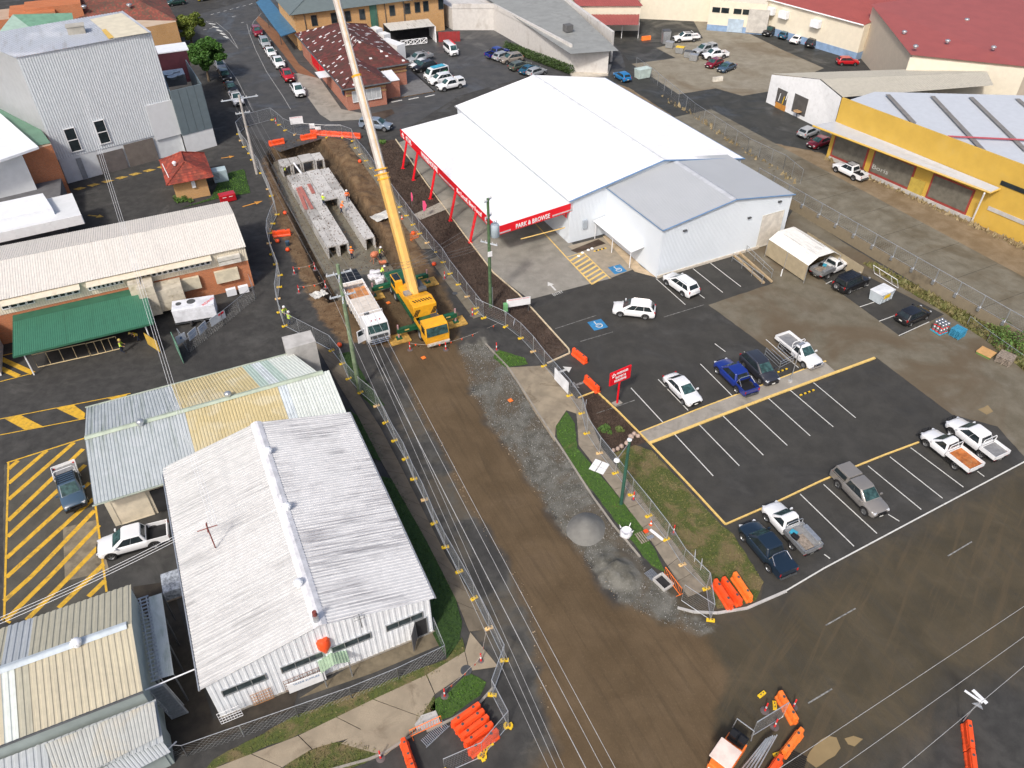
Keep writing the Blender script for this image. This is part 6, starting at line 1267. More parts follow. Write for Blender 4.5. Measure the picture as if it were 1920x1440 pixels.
vehicle('sedan',(985,143),(1012,134),'parked_sedan','teal sedan parked between the olive wagon and the last silver car',col=teal)
vehicle('hatch',(1000,147),(1022,140),'parked_hatchback','silver hatchback half hidden behind the white shed roof',col=silver)
vehicle('dual',(549,160),(571,193),'parked_ute','white ute nearest the roadworks in the kerbside row','ute',None,('cover',),mode='centre')
vehicle('dual',(530,134),(550,163),'parked_ute','bright red ute with dark tub in the kerbside row','ute',red_c,('cover',),mode='centre')
vehicle('dual',(512,110),(534,139),'parked_ute','white ute behind the red ute in the kerbside row','ute',None,('blackbar',),mode='centre')
vehicle('sedan',(500,92),(517,116),'parked_sedan','white sedan between two utes in the kerbside row',mode='centre')
vehicle('suv',(490,75),(506,99),'parked_suv','silver SUV in the kerbside row by the brick footpath',col=silver,mode='centre')
vehicle('suv',(477,55),(490,76),'parked_suv','dark red SUV at the far end of the kerbside row',col=dred,mode='centre')
vehicle('dual',(438,180),(452,204),'parked_ute','white ute with ladder rack on the left kerb by the power pole','ute',None,('rack',),mode='centre')
vehicle('sedan',(428,160),(441,180),'parked_sedan','black sedan behind the white ladder rack ute',col=blk,mode='centre')
vehicle('suv',(418,139),(430,159),'parked_suv','black SUV on the left kerb below the trees',col=blk,mode='centre')
vehicle('sedan',(408,118),(420,138),'parked_sedan','silver sedan on the left kerb at the foot of the trees',col=silver,mode='centre')
vehicle('dual',(686,244.5),(721.5,248),'parked_ute','blue grey ute with canopy driving behind the crane boom','ute',bgrey,('canopy',))
vehicle('dual',(126,884),(150,966),'tray_ute','steel blue ute with a white tray body standing on yellow hatching','ute',steelb,('tray','bullbar','blackbull','rack'),mode='centre')
vehicle('dual',(297.5,1027),(207.5,1052),'parked_ute','white ute with a long open dark tub beside the white warehouse','ute',None,())
vehicle('hatch',(345,9),(322,12.5),'parked_hatchback','dark green hatchback at the top edge of the street',col=dgreen)
vehicle('hatch',(397,0),(380,3),'parked_hatchback','yellow hatchback at the top edge of the street',col=yelc)
for t,c in LATER:paint(t,cwhite,c)
vanx(V_T);mb=MB();mb.box((-.3,.55,2.08),(3.4,.22,.05));mb.build('red_stripe',red_s,V_M);mb=MB();mb.box((-2.46,0,.9),(.05,1.6,.7));mb.build('black_tail',black,V_M)
# tipper truck
tk=thing('tipper_truck','white truck with a rusty high sided body, its driver door open','truck',LF(69.9,14.9),LZ)
mb=MB();loft(mb,[(0,0,0,0,0,0,0,0)]*0)if False else None
cabm=MB();cw=1.22
cabm.solid([(-cw,-4.9,.6),(cw,-4.9,.6),(cw,-3.0,.6),(-cw,-3.0,.6)],[(-cw,-5.0,1.75),(cw,-5.0,1.75),(cw,-3.0,1.75),(-cw,-3.0,1.75)])
cabm.solid([(-cw,-5.0,1.75),(cw,-5.0,1.75),(cw,-3.0,1.75),(-cw,-3.0,1.75)],[(-cw*.95,-4.75,2.85),(cw*.95,-4.75,2.85),(cw*.95,-3.0,2.9),(-cw*.95,-3.0,2.9)])
o=cabm.build('cab',white_p,tk);bevel(o,.05)
mb=MB();mb.solid([(-1.08,-5.03,1.82),(1.08,-5.03,1.82),(1.08,-4.95,1.82),(-1.08,-4.95,1.82)],[(-1.05,-4.82,2.68),(1.05,-4.82,2.68),(1.05,-4.75,2.68),(-1.05,-4.75,2.68)]);mb.build('windscreen',glass_t,tk)
mb=MB();mb.box((cw,-4.0,2.25),(.06,1.3,.75));mb.build('side_window',glass,tk)
mb=MB();mb.box((0,-5.06,1.35),(1.9,.08,.35));mb.box((0,-5.06,.78),(2.2,.1,.2));mb.build('grille',dgrey,tk)
for x in(-.9,.9):mb=MB();mb.box((x,-5.06,1.05),(.35,.08,.2));mb.build('headlight',lampw,tk)
mb=MB()
for z in(.7,.95,1.2):mb.tube([(-1.2,-5.1,z),(-.9,-5.3,z),(.9,-5.3,z),(1.2,-5.1,z)],.04,6)
for x in(-.45,.45):mb.tube([(x,-5.3,.6),(x,-5.3,1.6)],.04,6)
mb.build('bull_bar',chrome,tk)
mb=MB();mb.box((-1.75,-4.5,1.55),(1.0,.07,1.5),.35);mb.build('open_door',white_p,tk);mb=MB();mb.box((-1.78,-4.52,1.95),(.75,.1,.55),.35);mb.build('door_window',glass,tk)
for x in(-.45,0,.45):mb=MB();mb.lathe([(.05,0),(.05,.12)],(x,-4.3,2.88),8);mb.build('marker_lamp',lampr,tk)
mb=MB();mb.box((0,.4,.75),(.9,9.6,.3));mb.build('chassis',dgrey,tk)
rust=PM('rusty_tipper_floor',(.45,.2,.075),.85,var=.3,scale=1.2,dirt=((.5,.42,.34),.6,.9));canvas=PM('pale_tarp',(.62,.57,.51),.8,var=.1,dirt=((.4,.35,.28),.5,1.4))
mb=MB();mb.box((0,1.1,1.05),(2.5,7.6,.14));mb.build('tipper_floor',rust,tk)
for s in(-1,1):
 mb=MB();mb.box((s*1.24,1.1,1.75),(.08,7.6,1.3));mb.build('tipper_side',white_p,tk)
 rb=MB()
 for k in range(11):rb.box((s*1.3,-2.5+k*.72,1.75),(.08,.1,1.3))
 rb.build('side_rib',PM('dirty_white',(.55,.5,.43),.7,var=.2),tk)
mb=MB();mb.box((0,-2.7,1.9),(2.5,.1,1.6));mb.build('headboard',white_p,tk);mb=MB();mb.box((0,4.9,1.7),(2.5,.1,1.2));mb.build('tailgate',white_p,tk)
for k in range(4):mb=MB();mb.solid([(-1.2,-2.5+k*.95,2.36),(1.2,-2.5+k*.95,2.36),(1.2,-1.58+k*.95,2.36),(-1.2,-1.58+k*.95,2.36)],[(-1.2,-2.5+k*.95,2.42),(1.2,-2.5+k*.95,2.46),(1.2,-1.58+k*.95,2.42),(-1.2,-1.58+k*.95,2.43)]);mb.build('tarp_panel',canvas,tk)
mb=MB();mb.box((0,2.9,1.6),(2.4,2.5,.5));o=mb.build('load',rust,tk);mb=MB();mb.box((0,4.6,2.2),(2.45,.55,.12));mb.build('rear_beam',canvas,tk)
mb=MB();mb.box((-.5,-2.85,2.85),(.5,.3,.5));mb.build('exhaust_stack',dgrey,tk)
mb=MB();mb.tube([(-1.2,-2.8,2.4),(-1.2,-2.8,3.1),(1.2,-2.8,3.1),(1.2,-2.8,2.4)],.04,6);mb.build('head_rail',white_p,tk)
def bigwheels(root,spots,r,w=.32):
 tm_,rm_=wheel_parts(r,w);T_=None
 for(x,y)in spots:
  if T_ is None:T_=tm_.build('wheel',rubber,root,smooth=50);T_.location=(x,y,r);T_.rotation_euler=(0,0,math.pi/2);R_=rm_.build('rim',PM('truck_rim',(.35,.36,.36),.5,.4),T_,smooth=30)
  else:o_=inst(T_,root,'wheel',(x,y,r),(0,0,math.pi/2));inst(R_,o_,'rim')
bigwheels(tk,[(s*1.05,y)for s in(-1,1)for y in(-4.1,2.2,3.6)],.52)
# mobile crane
ck=thing('mobile_crane','yellow and green mobile crane on outriggers with its long boom raised over the culverts','crane',LF(69.5,20.35),LZ)
mb=MB();mb.box((0,.3,1.15),(2.5,13.2,.6));mb.box((0,1.5,1.55),(2.7,9.0,.25));o=mb.build('carrier',steel_gr,ck);bevel(o,.03)
mb=MB();mb.solid([(-1.3,-7.5,.75),(1.3,-7.5,.75),(1.3,-5.9,.75),(-1.3,-5.9,.75)],[(-1.3,-7.6,1.7),(1.3,-7.6,1.7),(1.3,-5.9,1.7),(-1.3,-5.9,1.7)]);mb.solid([(-1.3,-7.6,1.7),(1.3,-7.6,1.7),(1.3,-5.9,1.7),(-1.3,-5.9,1.7)],[(-1.25,-7.35,2.85),(1.25,-7.35,2.85),(1.25,-5.95,2.9),(-1.25,-5.95,2.9)]);o=mb.build('driver_cab',crane_y,ck);bevel(o,.05)
mb=MB();mb.solid([(-1.18,-7.66,1.72),(1.18,-7.66,1.72),(1.18,-7.5,1.72),(-1.18,-7.5,1.72)],[(-1.14,-7.44,2.68),(1.14,-7.44,2.68),(1.14,-7.3,2.68),(-1.14,-7.3,2.68)]);mb.build('windscreen',glass_t,ck)
for s in(-1,1):mb=MB();mb.box((s*1.3,-6.8,2.2),(.06,.9,.75));mb.build('side_window',glass,ck)
lettering('FRANNA',.3,ck.matrix_world@Vector((0,0,0)),(1,0,0),(0,0,1),black,None)if False else None
mb=MB();mb.box((0,-7.7,.75),(2.5,.18,.28));mb.build('bumper',PM('pale_bumper',(.5,.45,.36),.7),ck)
for x in(-.95,-.45,.1,.75,1.0):mb=MB();mb.box((x,-7.8,.78),(.22,.06,.12));mb.build('headlight',lampw,ck)
mb=MB();mb.box((-.2,-4.9,1.75),(1.2,1.5,.45));mb.build('engine_cover',steel_gr,ck);mb=MB();mb.box((.75,-4.7,1.8),(.7,1.1,.5));mb.box((-.95,-5.0,1.6),(.5,1.2,.35));mb.build('engine_box',dgrey,ck)
mb=MB();mb.lathe([(.22,0),(.22,.7)],(.95,-5.2,1.7),10);mb.tube([(.95,-5.0,1.7),(.95,-5.0,3.0)],.07,8);mb.build('air_filter',dgrey,ck)
mb=MB()
for s in(-1,1):mb.box((s*1.25,-4.9,1.75),(.08,2.2,.5))
mb.build('side_panel',crane_y,ck)
bigwheels(ck,[(s*1.1,y)for s in(-1,1)for y in(-5.4,-3.6,2.8,4.4)],.6,.42)
sup=MB();sup.solid([(-1.3,-4.1,1.9),(1.3,-4.1,1.9),(1.3,1.8,1.9),(-1.3,1.8,1.9)],[(-1.3,-4.1,3.3),(1.3,-4.1,3.3),(1.3,-2.6,3.45),(-1.3,-2.6,3.45)]);o=sup.build('counterweight',crane_y,ck)
o.data.vertices.foreach_get;bevel(o,.08)
mb=MB();mb.box((0,-.4,2.35),(2.5,4.2,.8));o=mb.build('superstructure',crane_y,ck);bevel(o,.06)
mb=MB();mb.box((-1.05,2.3,2.6),(.85,1.9,1.5));o=mb.build('operator_cab',crane_y,ck);bevel(o,.05);mb=MB();mb.box((-1.05,2.4,3.36),(.7,1.4,.06));mb.box((-1.05,3.27,2.75),(.7,.06,1.0));mb.box((-1.49,2.3,2.85),(.05,1.4,.8));mb.build('cab_window',glass,ck)
ch=MB()
for s in(-1,1):
 for k in range(5):ch.box((s*1.0+(.09*(k-2)),-4.115,2.5),(.09,.03,.9),0,0,(.5,'Y'))if k%2==0 else None
for k in range(7):ch.box((-.9+k*.3,-3.2,3.42),(.12,.5,.03),.4)
ch.build('warning_stripe',black,ck)
mb=MB();mb.box((.9,.3,2.95),(.8,1.6,.5));mb.lathe([(.3,-.45),(.3,.45)],(.85,-.9,3.2),12,axis='X');mb.build('winch',dgrey,ck)
mb=MB();mb.box((-.85,-.8,2.95),(.7,.9,.4));mb.build('vent_box',galv,ck)
for(s,y)in((-1,-4.4),(1,-4.2),(-1,4.6),(1,4.6)):
 r=ck;mb=MB();mb.box((s*2.2,y,1.15),(2.4,.45,.5));mb.build('outrigger_beam',steel_gr,r);mb=MB();mb.box((s*2.4,y-.235,1.2),(.5,.02,.14));mb.build('warning_label',yel_p,r)
 mb=MB();mb.tube([(s*3.3,y,.25),(s*3.3,y,1.9)],.1,8);mb.build('jack',PM('jack_stripes',(.5,.3,.3),.5),r);mb=MB();mb.box((s*3.3,y,.24),(.6,.6,.12));mb.build('jack_foot',steel_gr,r)
 lb_={(-1,-4.4):'near left',(1,-4.2):'near right',(-1,4.6):'far left',(1,4.6):'far right'}[(s,y)]
 w_=ck.matrix_basis if False else None
 p=LF(69.5+y,20.35+s*3.3);bx=thing('jack_pad','ochre timber pad under the %s outrigger foot of the crane'%lb_,'timber pad',(p.x,p.y,0),LZ)
 for k in range(4):m_=MB();m_.box((-.84+k*.56,0,.12),(.54,1.7,.14));m_.build('plank',PM('ochre_timber',(.5,.3,.07),.8,var=.25,scale=3),bx)
bo=Vector(LF(69.0,20.35,3.1));ba,be=R(-29),R(63.5);bd=Vector((math.sin(ba)*math.cos(be),math.cos(ba)*math.cos(be),math.sin(be)))
sd=Vector((0,0,1)).cross(bd).normalized();upb=bd.cross(sd)
def boomsec(s0,s1,w,h,m,nm):
 mb=MB();q=[(-w/2,-h/2),(w/2,-h/2),(w/2,h/4),(w/4,h/2),(-w/4,h/2),(-w/2,h/4)]
 mb.solid([bo+bd*s0+sd*a+upb*b for a,b in q],[bo+bd*s1+sd*a+upb*b for a,b in q]);return mb.build(nm,m,ck,world=True)
cream_b=PM('boom_cream',(.62,.45,.24),.5,var=.1);pinkb=PM('boom_pale',(.6,.55,.5),.45)
boomsec(-1.0,12.6,1.0,1.15,boom_y,'boom_section');boomsec(12.6,22.5,.76,.9,pinkb,'boom_section');boomsec(22.5,38,.6,.7,pinkb,'boom_section')
for s0,s1,w,h in((12.7,22.3,.3,.91),(22.7,38,.24,.71)):boomsec(s0,s1,w,h+.02,cream_b,'boom_inlay')
for s in(12.0,12.5,13.0):boomsec(s,s+.14,1.16,1.3,crane_y,'boom_collar')
boomsec(22.3,22.5,.84,.98,crane_y,'boom_collar')
mb=MB();mb.tube([Vector(LF(71.5,20.35,2.4)),bo+bd*5.5-upb*.3],.2,10);mb.build('luffing_ram',galv,ck,world=True)
hk=bo+bd*38;
# CULVERTS AND TRENCH
cvs=[conc_l,PM('wet_culvert_concrete',(.36,.35,.33),.75,var=.12,scale=.8,bump=.1,dirt=((.24,.23,.21),.6,.4)),PM('white_culvert_concrete',(.52,.51,.49),.85,var=.08,dirt=((.36,.35,.33),.5,.5))]
def culvert(v0,v1,u0,u1,label,k,lid=False,z1=0.0):
 t=thing('box_culvert',label,'box culvert',LF((u0+u1)/2,(v0+v1)/2,-1.66),LZ,None);w=v1-v0-.03;l=u1-u0-.03;h=1.66+z1;mb=MB();th=.16
 if lid:
  t.location.z=z1-.2;mb.box((0,0,.1),(w,l,.2));m=mb.build('slab',cvs[k%3],t);return t
 mb=MB();mb.box((0,0,h-th/2),(w,l,th));mb.build('roof_slab',cvs[k%3],t)
 for s in(-1,1):mb=MB();mb.solid([(s*w/2,-l/2,0),(s*(w/2-th),-l/2,0),(s*(w/2-th),l/2,0),(s*w/2,l/2,0)][::s],[(s*w/2,-l/2,h-th),(s*(w/2-th*1.5),-l/2,h-th),(s*(w/2-th*1.5),l/2,h-th),(s*w/2,l/2,h-th)][::s]);mb.build('side_leg',cvs[k%3],t)
 return t
rows=((15.0,16.45,'left row'),(16.45,17.9,'second row from the left'),(19.9,21.35,'right row'))
for v0,v1,rn in rows:
 n=9;L0=87.4
 for i in range(n):
  u0=L0+i*2.53;culvert(v0,v1,u0,u0+2.53,'concrete box culvert in the %s, %s from the open near end'%(rn,ordn(i)),random.randint(0,2),z1=random.uniform(-.03,.03))
for i in range(4):u0=100.1+i*2.53;culvert(17.92,19.88,u0,u0+2.53,'flat concrete lid bridging the gap between culvert rows, %s from the near end'%ordn(i),random.randint(0,2),True,.05)
for k,(v0,v1)in enumerate(((15.0,16.5),(16.55,18.0),(18.05,20.0),(20.05,21.5))):culvert(v0,v1,113.4,116.0,'box culvert in the far group across the trench, %s from the left'%ordn(k),random.randint(0,2),z1=.05+(.12 if k==2 else 0))
pk=PM('pink_pipe',(.45,.17,.14),.6,var=.1)
for i,(a,b)in enumerate((((558,352),(574,392)),((563,350),(585,391)),((579,345),(588,362)))):
 p,q=at(*a,.12),at(*b,.12);t=thing('pipe_bundle',('long pink pipe bundle lying left on the culverts','long pink pipe bundle lying second on the culverts','short pink pipe bundle on the middle culvert row')[i],'pipes',(p.x,p.y,.03))
 d=(q-p);n=Vector((-d.y,d.x,0)).normalized()
 for j in range(3):mb=MB();mb.tube([n*(j-1)*.17+Vector((0,0,.08)),d.xy.to_3d()+n*(j-1)*.17+Vector((0,0,.08))],.08,8);mb.build('pipe',pk,t)
for i,(x,y,w,l)in enumerate(((722,404,3.4,1.7),(598,553,1.6,1.3))):
 t=thing('white_sheeting',('white plastic sheet lying on the clay beside the culverts','pale plastic sheet lying on the driveway by the tape')[i],'sheeting',at(x,y,.35 if i==0 else 0.0),LZ+.3)
 mb=MB();g=9;zz=[[random.uniform(0.06,.2)for _ in range(g)]for _ in range(g)]
 for a in range(g-1):
  for b in range(g-1):mb.face([((a+i_)/(g-1)*w*2-w,(b+j_)/(g-1)*l*2-l,zz[a+i_][b+j_])for i_,j_ in((0,0),(1,0),(1,1),(0,1))])
 o=mb.build('sheet',PM('white_plastic',(.55,.54,.5),.5,var=.2),t);t.scale=(.55,.55,1)
t=thing('white_pipe','white pipe leaning over the far culverts','pipe',at(562,322));mb=MB();mb.tube([at(551,306,.3),at(565,325,.1)],.14,8);mb.build('pipe_body',white_p,t,world=True)
# timber formwork on the slab edges
# FENCES
wire=PM('fence_wire',(.42,.44,.45),.45,.5);frame_m=PM('fence_frame',(.55,.57,.58),.4,.6)
PF={}
def fence_panel_mesh(W):
 k=round(W,1)
 if k in PF:return PF[k]
 H=2.05;r=thing('temporary_fence_panel','x','fence panel');fr=MB();fr.tube([(0,0,.12),(0,0,H),(k,0,H),(k,0,.12)],.03,5,closed=True)
 fr.build('panel_frame',frame_m,r)
 ms=MB();n=int(k/.1);
 for i in range(1,n):ms.tube([(i*k/n,0,.14),(i*k/n,0,H)],.0042,3,cap=False)
 for i in range(1,8):ms.tube([(0,0,.14+i*.24),(k,0,.14+i*.24)],.0042,3,cap=False)
 o=ms.build('wire_mesh',wire,r);o['kind']='stuff'
 PF[k]=r;r['unused']=1;return r
def fence_row(pts,rown,row_label,start=0,brace=(),feet=True):
 for i in range(len(pts)-1):
  a,b=at(*pts[i]),at(*pts[i+1]);L=(b-a).length;n=max(1,round(L/2.9))
  for j in range(n):
   p=a.lerp(b,j/n);q=a.lerp(b,(j+1)/n);W=round((q-p).length,1);pr=fence_panel_mesh(W);rz=math.atan2((q-p).y,(q-p).x)
   cnt=ROWN.get(rown,0);ROWN[rown]=cnt+1;lab='%s mesh fence panel %s'%(ordn(min(cnt,34)),row_label)
   if pr.get('unused'):del pr['unused'];pr.location=(p.x,p.y,0);pr.rotation_euler=(0,0,rz);pr['label']=lab;pr['group']='temporary fence panels round the roadworks'
   else:dup(pr,(p.x,p.y,0),rz,lab,'temporary fence panels round the roadworks')
 if feet:
  for i,p in enumerate(pts):
   c=ROWF.get(rown,0);ROWF[rown]=c+1;d=at(*pts[min(i+1,len(pts)-1)])-at(*pts[max(0,i-1)]);rz=math.atan2(d.y,d.x)+math.pi/2
   t=dup(FOOT,at(*p),rz+random.uniform(-.2,.2),'%s yellow fence block %s'%(ordn(min(c,34)),row_label),'yellow fence feet')
   if c%5==3:paint(t,foot_y,foot_o)
ROWN,ROWF={},{}
foot_o=PM('sun_bleached_foot',(.75,.5,.22),.6,var=.15)
FOOT=thing('ballast_block','yellow fence block at the bottom corner of the orange barrier stack','fence block',at(904,1420));mb=MB();mb.box((0,0,.075),(.62,.26,.15));o=mb.build('block',foot_y,FOOT);bevel(o,.03);mb=MB();mb.lathe([(.04,0),(.04,.1)],(-.12,0,.12),8);mb.lathe([(.04,0),(.04,.1)],(.12,0,.12),8);mb.build('socket',dgrey,FOOT)
KF=LEFT_=[(953,1362),(923,1304),(946,1239),(917,1179),(889,1123),(861,1073),(835,1027),(814,982),(796,938),(776,899),(760,861),(740,827),(723,793),(706,762),(676,737),(654,711),(642,683),(622,658)]
fence_row(KF,'L','along the left of the dirt road')
fence_row([(953,1362),(904,1420),(836,1450)],'C','round the orange barrier stack at the front corner')
fence_row([(622,658),(534,612),(524.5,586),(521,561),(524,539),(525.5,517),(517,496),(510,477),(505,457),(506,438),(512,420),(520,403),(509,368),(503,355),(490,325),(473,300),(468,288),(458,276),(452,264),(447,252),(462,238),(511,225)],'K','left of the trench from the patchwork shed')
fence_row([(511,225),(523.7,234.7),(535,245),(553,253),(613,258),(642.5,258),(661.7,265),(667.5,278),(676,290),(686.7,302),(696.7,316),(706,330),(715,343),(733,366),(750,389),(762.5,405),(774.5,422),(787,439),(801,456),(815,474.5),(831,492.5),(844,514),(859.5,534.5),(876,557),(893,579),(907,597)],'T','behind and right of the trench')
fence_row([(893,588),(948,613),(976.5,635),(999.6,660),(1020,687),(1067.7,742.7),(1090.6,776),(1100,813.5),(1124,850.6),(1153.7,888),(1183.7,928.7),(1216,968.7),(1249,1012.5),(1279,1060),(1324,1105),(1332,1164)],'R','by the right footpath from the crane')
fence_row([(1332,1164),(1277,1127)],'G','swung open at the road corner',feet=False)
fence_row([(1408,1382),(1466,1346)],'B','standing by the orange barriers at the bottom edge',feet=False)
for i,(x,y,rz)in enumerate(((917,1398,.5),(909,1412,1.2),(1428,1303,.6),(1452,1324,1.4),(1458,1415,.3))):dup(FOOT,at(x,y),rz,('loose yellow fence block beside the stacked orange barriers','loose yellow fence block standing upright beside the stacked orange barriers','yellow fence block lying left of the leaning orange barrier','yellow fence block lying between cones at the bottom','yellow fence block tucked beside the lowest orange barrier')[i],'loose fence blocks')
# white cloth on the fence, notices
for i,(a,b)in enumerate((((1040,713),(1066,742)),)):
 p,q=at(*a),at(*b);d=(q-p);t=thing('fence_banner','plain white banner tied to the fence across the driveway','banner',(p.x,p.y,0),math.atan2(d.y,d.x));mb=MB();mb.box((d.length/2,-.05,.95),(d.length,.02,1.5));mb.build('cloth',PM('white_cloth',(.7,.72,.75),.8),t)
for i,(x,y,z,w,h,m)in enumerate(((964,604,1.2,.7,.5,0),(1173,893,1.1,.8,.6,0),(1099,755,1.6,.4,.5,0),(585,236,1.5,.8,.8,0),(596,240,1.4,.9,.5,0),(1303,1042,1.6,.9,.4,0),(1315,1058,1.3,.6,.7,0))):
 t=thing('fence_notice','small white notice tied to the wire fence, '+('near the green pillar box','below the lamp post','near the garden bed corner','left of the far orange barriers','above the far orange barriers','upper of two near the road corner','lower of two near the road corner')[i],'notice',(*at(x,y,z).xy,z),LZ+.9 if i not in(3,4)else .1);mb=MB();mb.box((0,0,0),(w,.02,h));mb.build('board',white_p,t)
def barrier_proto():
 t=thing('water_barrier','x','barrier');b=MB();L=2.0
 P_=[(-.3,0),(-.3,.14),(-.2,.28),(-.17,.72),(-.13,.82),(.13,.82),(.17,.72),(.2,.28),(.3,.14),(.3,0)]
 xs=[-L/2,-L/2+.04,-.5,-.46,-.04,0,.04,.46,.5,L/2-.04,L/2];sc=[.9,1,1,.93,.93,1.0,.93,.93,1,1,.9]
 i0=0;n=len(P_)
 for x,s in zip(xs,sc):b.v+=[(x,y*s,z*(.97+.03*s))for y,z in P_]
 for k in range(len(xs)-1):
  for q in range(n):w=(q+1)%n;b.f.append((k*n+q,k*n+w,(k+1)*n+w,(k+1)*n+q));b.m.append(0)
 b.f.append(tuple(range(n)));b.m.append(0);b.f.append(tuple((len(xs)-1)*n+n-1-q for q in range(n)));b.m.append(0)
 o=b.build('shell',orange,t);bm=bmesh.new();bm.from_mesh(o.data);bmesh.ops.recalc_face_normals(bm,faces=bm.faces);bm.to_mesh(o.data);bm.free()
 g=MB()
 for s in(-1,1):
  for z in(.35,.5,.65):g.box((0,s*.18,z),(1.5,.05,.05))
 g.build('rib',orange,t)
 c=MB();c.lathe([(.09,0),(.09,.03),(.05,.035)],(-.55,0,.82),10);c.lathe([(.09,0),(.09,.03),(.05,.035)],(.55,0,.82),10);c.build('filler_cap',dgrey,t)
 l=MB()
 for s in(-1,1):
  for z in(.2,.5):l.box((s*(L/2+.04),0,z),(.1,.14,.1))
 l.build('link_lug',orange,t);return t
BP=barrier_proto();BP['unused']=1
def barriers(a,b,labels,z=0,m=None,n=None):
 a,b=at(*a),at(*b);n=n or len(labels);d=(b-a)/n;rz=math.atan2(d.y,d.x)
 for k in range(n):
  c=a+d*(k+.5);lab=labels[k]
  if BP.get('unused'):del BP['unused'];t=BP;t.location=(c.x,c.y,z);t.rotation_euler=(0,0,rz)
  else:t=dup(BP,(c.x,c.y,z),rz)
  t.scale=(d.length/2.08,1,1);tag(t,lab,'barrier','orange plastic water barriers')
  if m:paint(t,orange,m)
barriers((505,274),(534,268),['single orange barrier left of the white sack at the far end of the trench'])
barriers((564,263),(594,258),['orange barrier beside the white sack at the far trench end'])
barriers((583,252),(677,259),['orange barrier first from the left in the far line behind the fence','orange barrier second from the left in the far line behind the fence','orange barrier third from the left in the far line behind the fence','orange barrier fourth from the left in the far line behind the fence','orange barrier at the right end of the far line behind the fence'])
for k in range(2):barriers((512,444-k*1.5),(546,440-k*1.5),['%s of two red orange barriers by the parking bays left of the trench'%('lower','upper')[k]],z=0 if k==0 else .0)if k==0 else None
barriers((1074,663),(1099,683),['orange barrier upper of two blocking the car park entry'])
barriers((1097,714),(1122,738),['orange barrier lower of two blocking the car park entry beside the garden bed'])
for k,(a,b,m)in enumerate((((1338,1096),(1370,1145),None),((1353,1092),(1387,1138),None),((1374,1083),(1406,1131),orange2))):barriers(a,b,['%s of three orange barriers lying side by side on the grass corner'%('left','middle','right')[k]],m=m)
for k,(a,b)in enumerate((((848,1366),(900,1328)),((856,1378),(908,1340)),((866,1390),(916,1351)),((872,1403),(924,1364)),((880,1418),(934,1377)))):barriers(a,b,['%s orange barrier from the kerb in the tight stack at the front corner'%ordn(k)])
barriers((757,1393),(785,1475),['orange barrier beside the footpath at the bottom edge','orange barrier cut off by the bottom edge near the footpath'])
barriers((1458,1305),(1490,1360),['leaning bright orange barrier at the roadside left of the red bollard'],m=orange2)
barriers((1500,1375),(1465,1420),['faded orange barrier running down to the bottom edge'],m=orange2);barriers((1461,1425),(1430,1470),['red orange barrier at the very bottom edge beside the compactor'])
barriers((1809,1360),(1822,1470),['big red orange barrier at the right carrying a camera pole','red orange barrier cut off at the bottom right'])
# BOLLARDS, CONES, TAPE
bred=PM('bollard_red',(.72,.03,.03),.45,var=.08);bwh=PM('reflective_white',(.8,.8,.8),.4)
BOL=thing('traffic_bollard','x','bollard');mb=MB();mb.lathe([(.3,0),(.3,.04),(.12,.09)],(0,0,0),14);mb.build('base',PM('rubber_base',(.12,.1,.1),.8),BOL)
mb=MB();mb.lathe([(.07,.08),(.06,.35)],(0,0,0),10,cap=False);mb.lathe([(.06,.35),(.055,.42)],(0,0,0),10,cap=False);mb.lathe([(.055,.65),(.05,.95),(.06,1.0),(.03,1.05)],(0,0,0),10);mb.build('post',bred,BOL);mb=MB();mb.lathe([(.058,.42),(.055,.65)],(0,0,0),10,cap=False);mb.build('reflective_band',bwh,BOL)
bl_=[((552.5,514),'left bollard of the upper tape line beside the trench'),((591,506),'right bollard of the upper tape line beside the trench'),((561,549),'left bollard of the lower tape line beside the trench'),((611,540),'right bollard of the lower tape line beside the trench'),((834,523),'tall bollard standing right of the crane boom foot'),((769,656),'bollard left of the crane nose'),((836,656),'bollard right of the crane nose'),((886,592),'bollard behind the right front outrigger of the crane'),((931,657),'bollard beside the small soil heap'),((1187.5,937.5),'bollard at the foot of the lamp post'),((1262.5,1000),'bollard standing on the dry grass behind the fence'),((902,1240),'bollard on the grey gravel by the left fence'),((834,1306),'bollard on the grass behind the stacked barriers'),((714,1422),'bollard at the end of the kerb near the bottom edge'),((1487,1326),'bollard right of the leaning orange barrier'),((1434,1333),'bollard with white base left of the leaning orange barrier'),((1452,1363),'bollard beside the folded fence panels'),((518,232),'bollard behind the far fence corner')]
for k,(p,l)in enumerate(bl_):
 if k==0:BOL.location=at(*p);tag(BOL,'red and white '+l,'bollard','red and white bollards')
 else:dup(BOL,at(*p),random.uniform(0,3),'red and white '+l,'red and white bollards')
def tape(pts,label,z=.9,sag=.2,flags=True):
 t=thing('tape_line',label,'tape',(*at(*pts[0]).xy,z));P_=[at(*p)for p in pts];mb=MB();fl=MB()
 for a,b in zip(P_[:-1],P_[1:]):
  L=(b-a).length;n=max(3,int(L/.6));q=[Vector((*a.lerp(b,k/n).xy,z-4*sag*(k/n)*(1-k/n)))for k in range(n+1)];mb.tube(q,.012,4)
  if flags:
   for k in range(1,n,2):p=q[k];d=(b-a).normalized()*.11;fl.solid([p-d,p+d,p+d+Vector((.02,.02,0)),p-d+Vector((.02,.02,0))],[p-Vector((0,0,.3)),p-Vector((0,0,.3)),p-Vector((-.02,-.02,.3)),p-Vector((-.02,-.02,.3))])
 mb.build('cord',PM('tape_cord',(.5,.45,.4),.7),t,world=True)
 if flags and fl.v:o=fl.build('flags',orange,t,world=True);o['kind']='stuff'
tape([(552.5,514),(591,506)],'short flagged tape between the upper pair of bollards');tape([(561,549),(611,540)],'flagged tape between the lower pair of bollards')
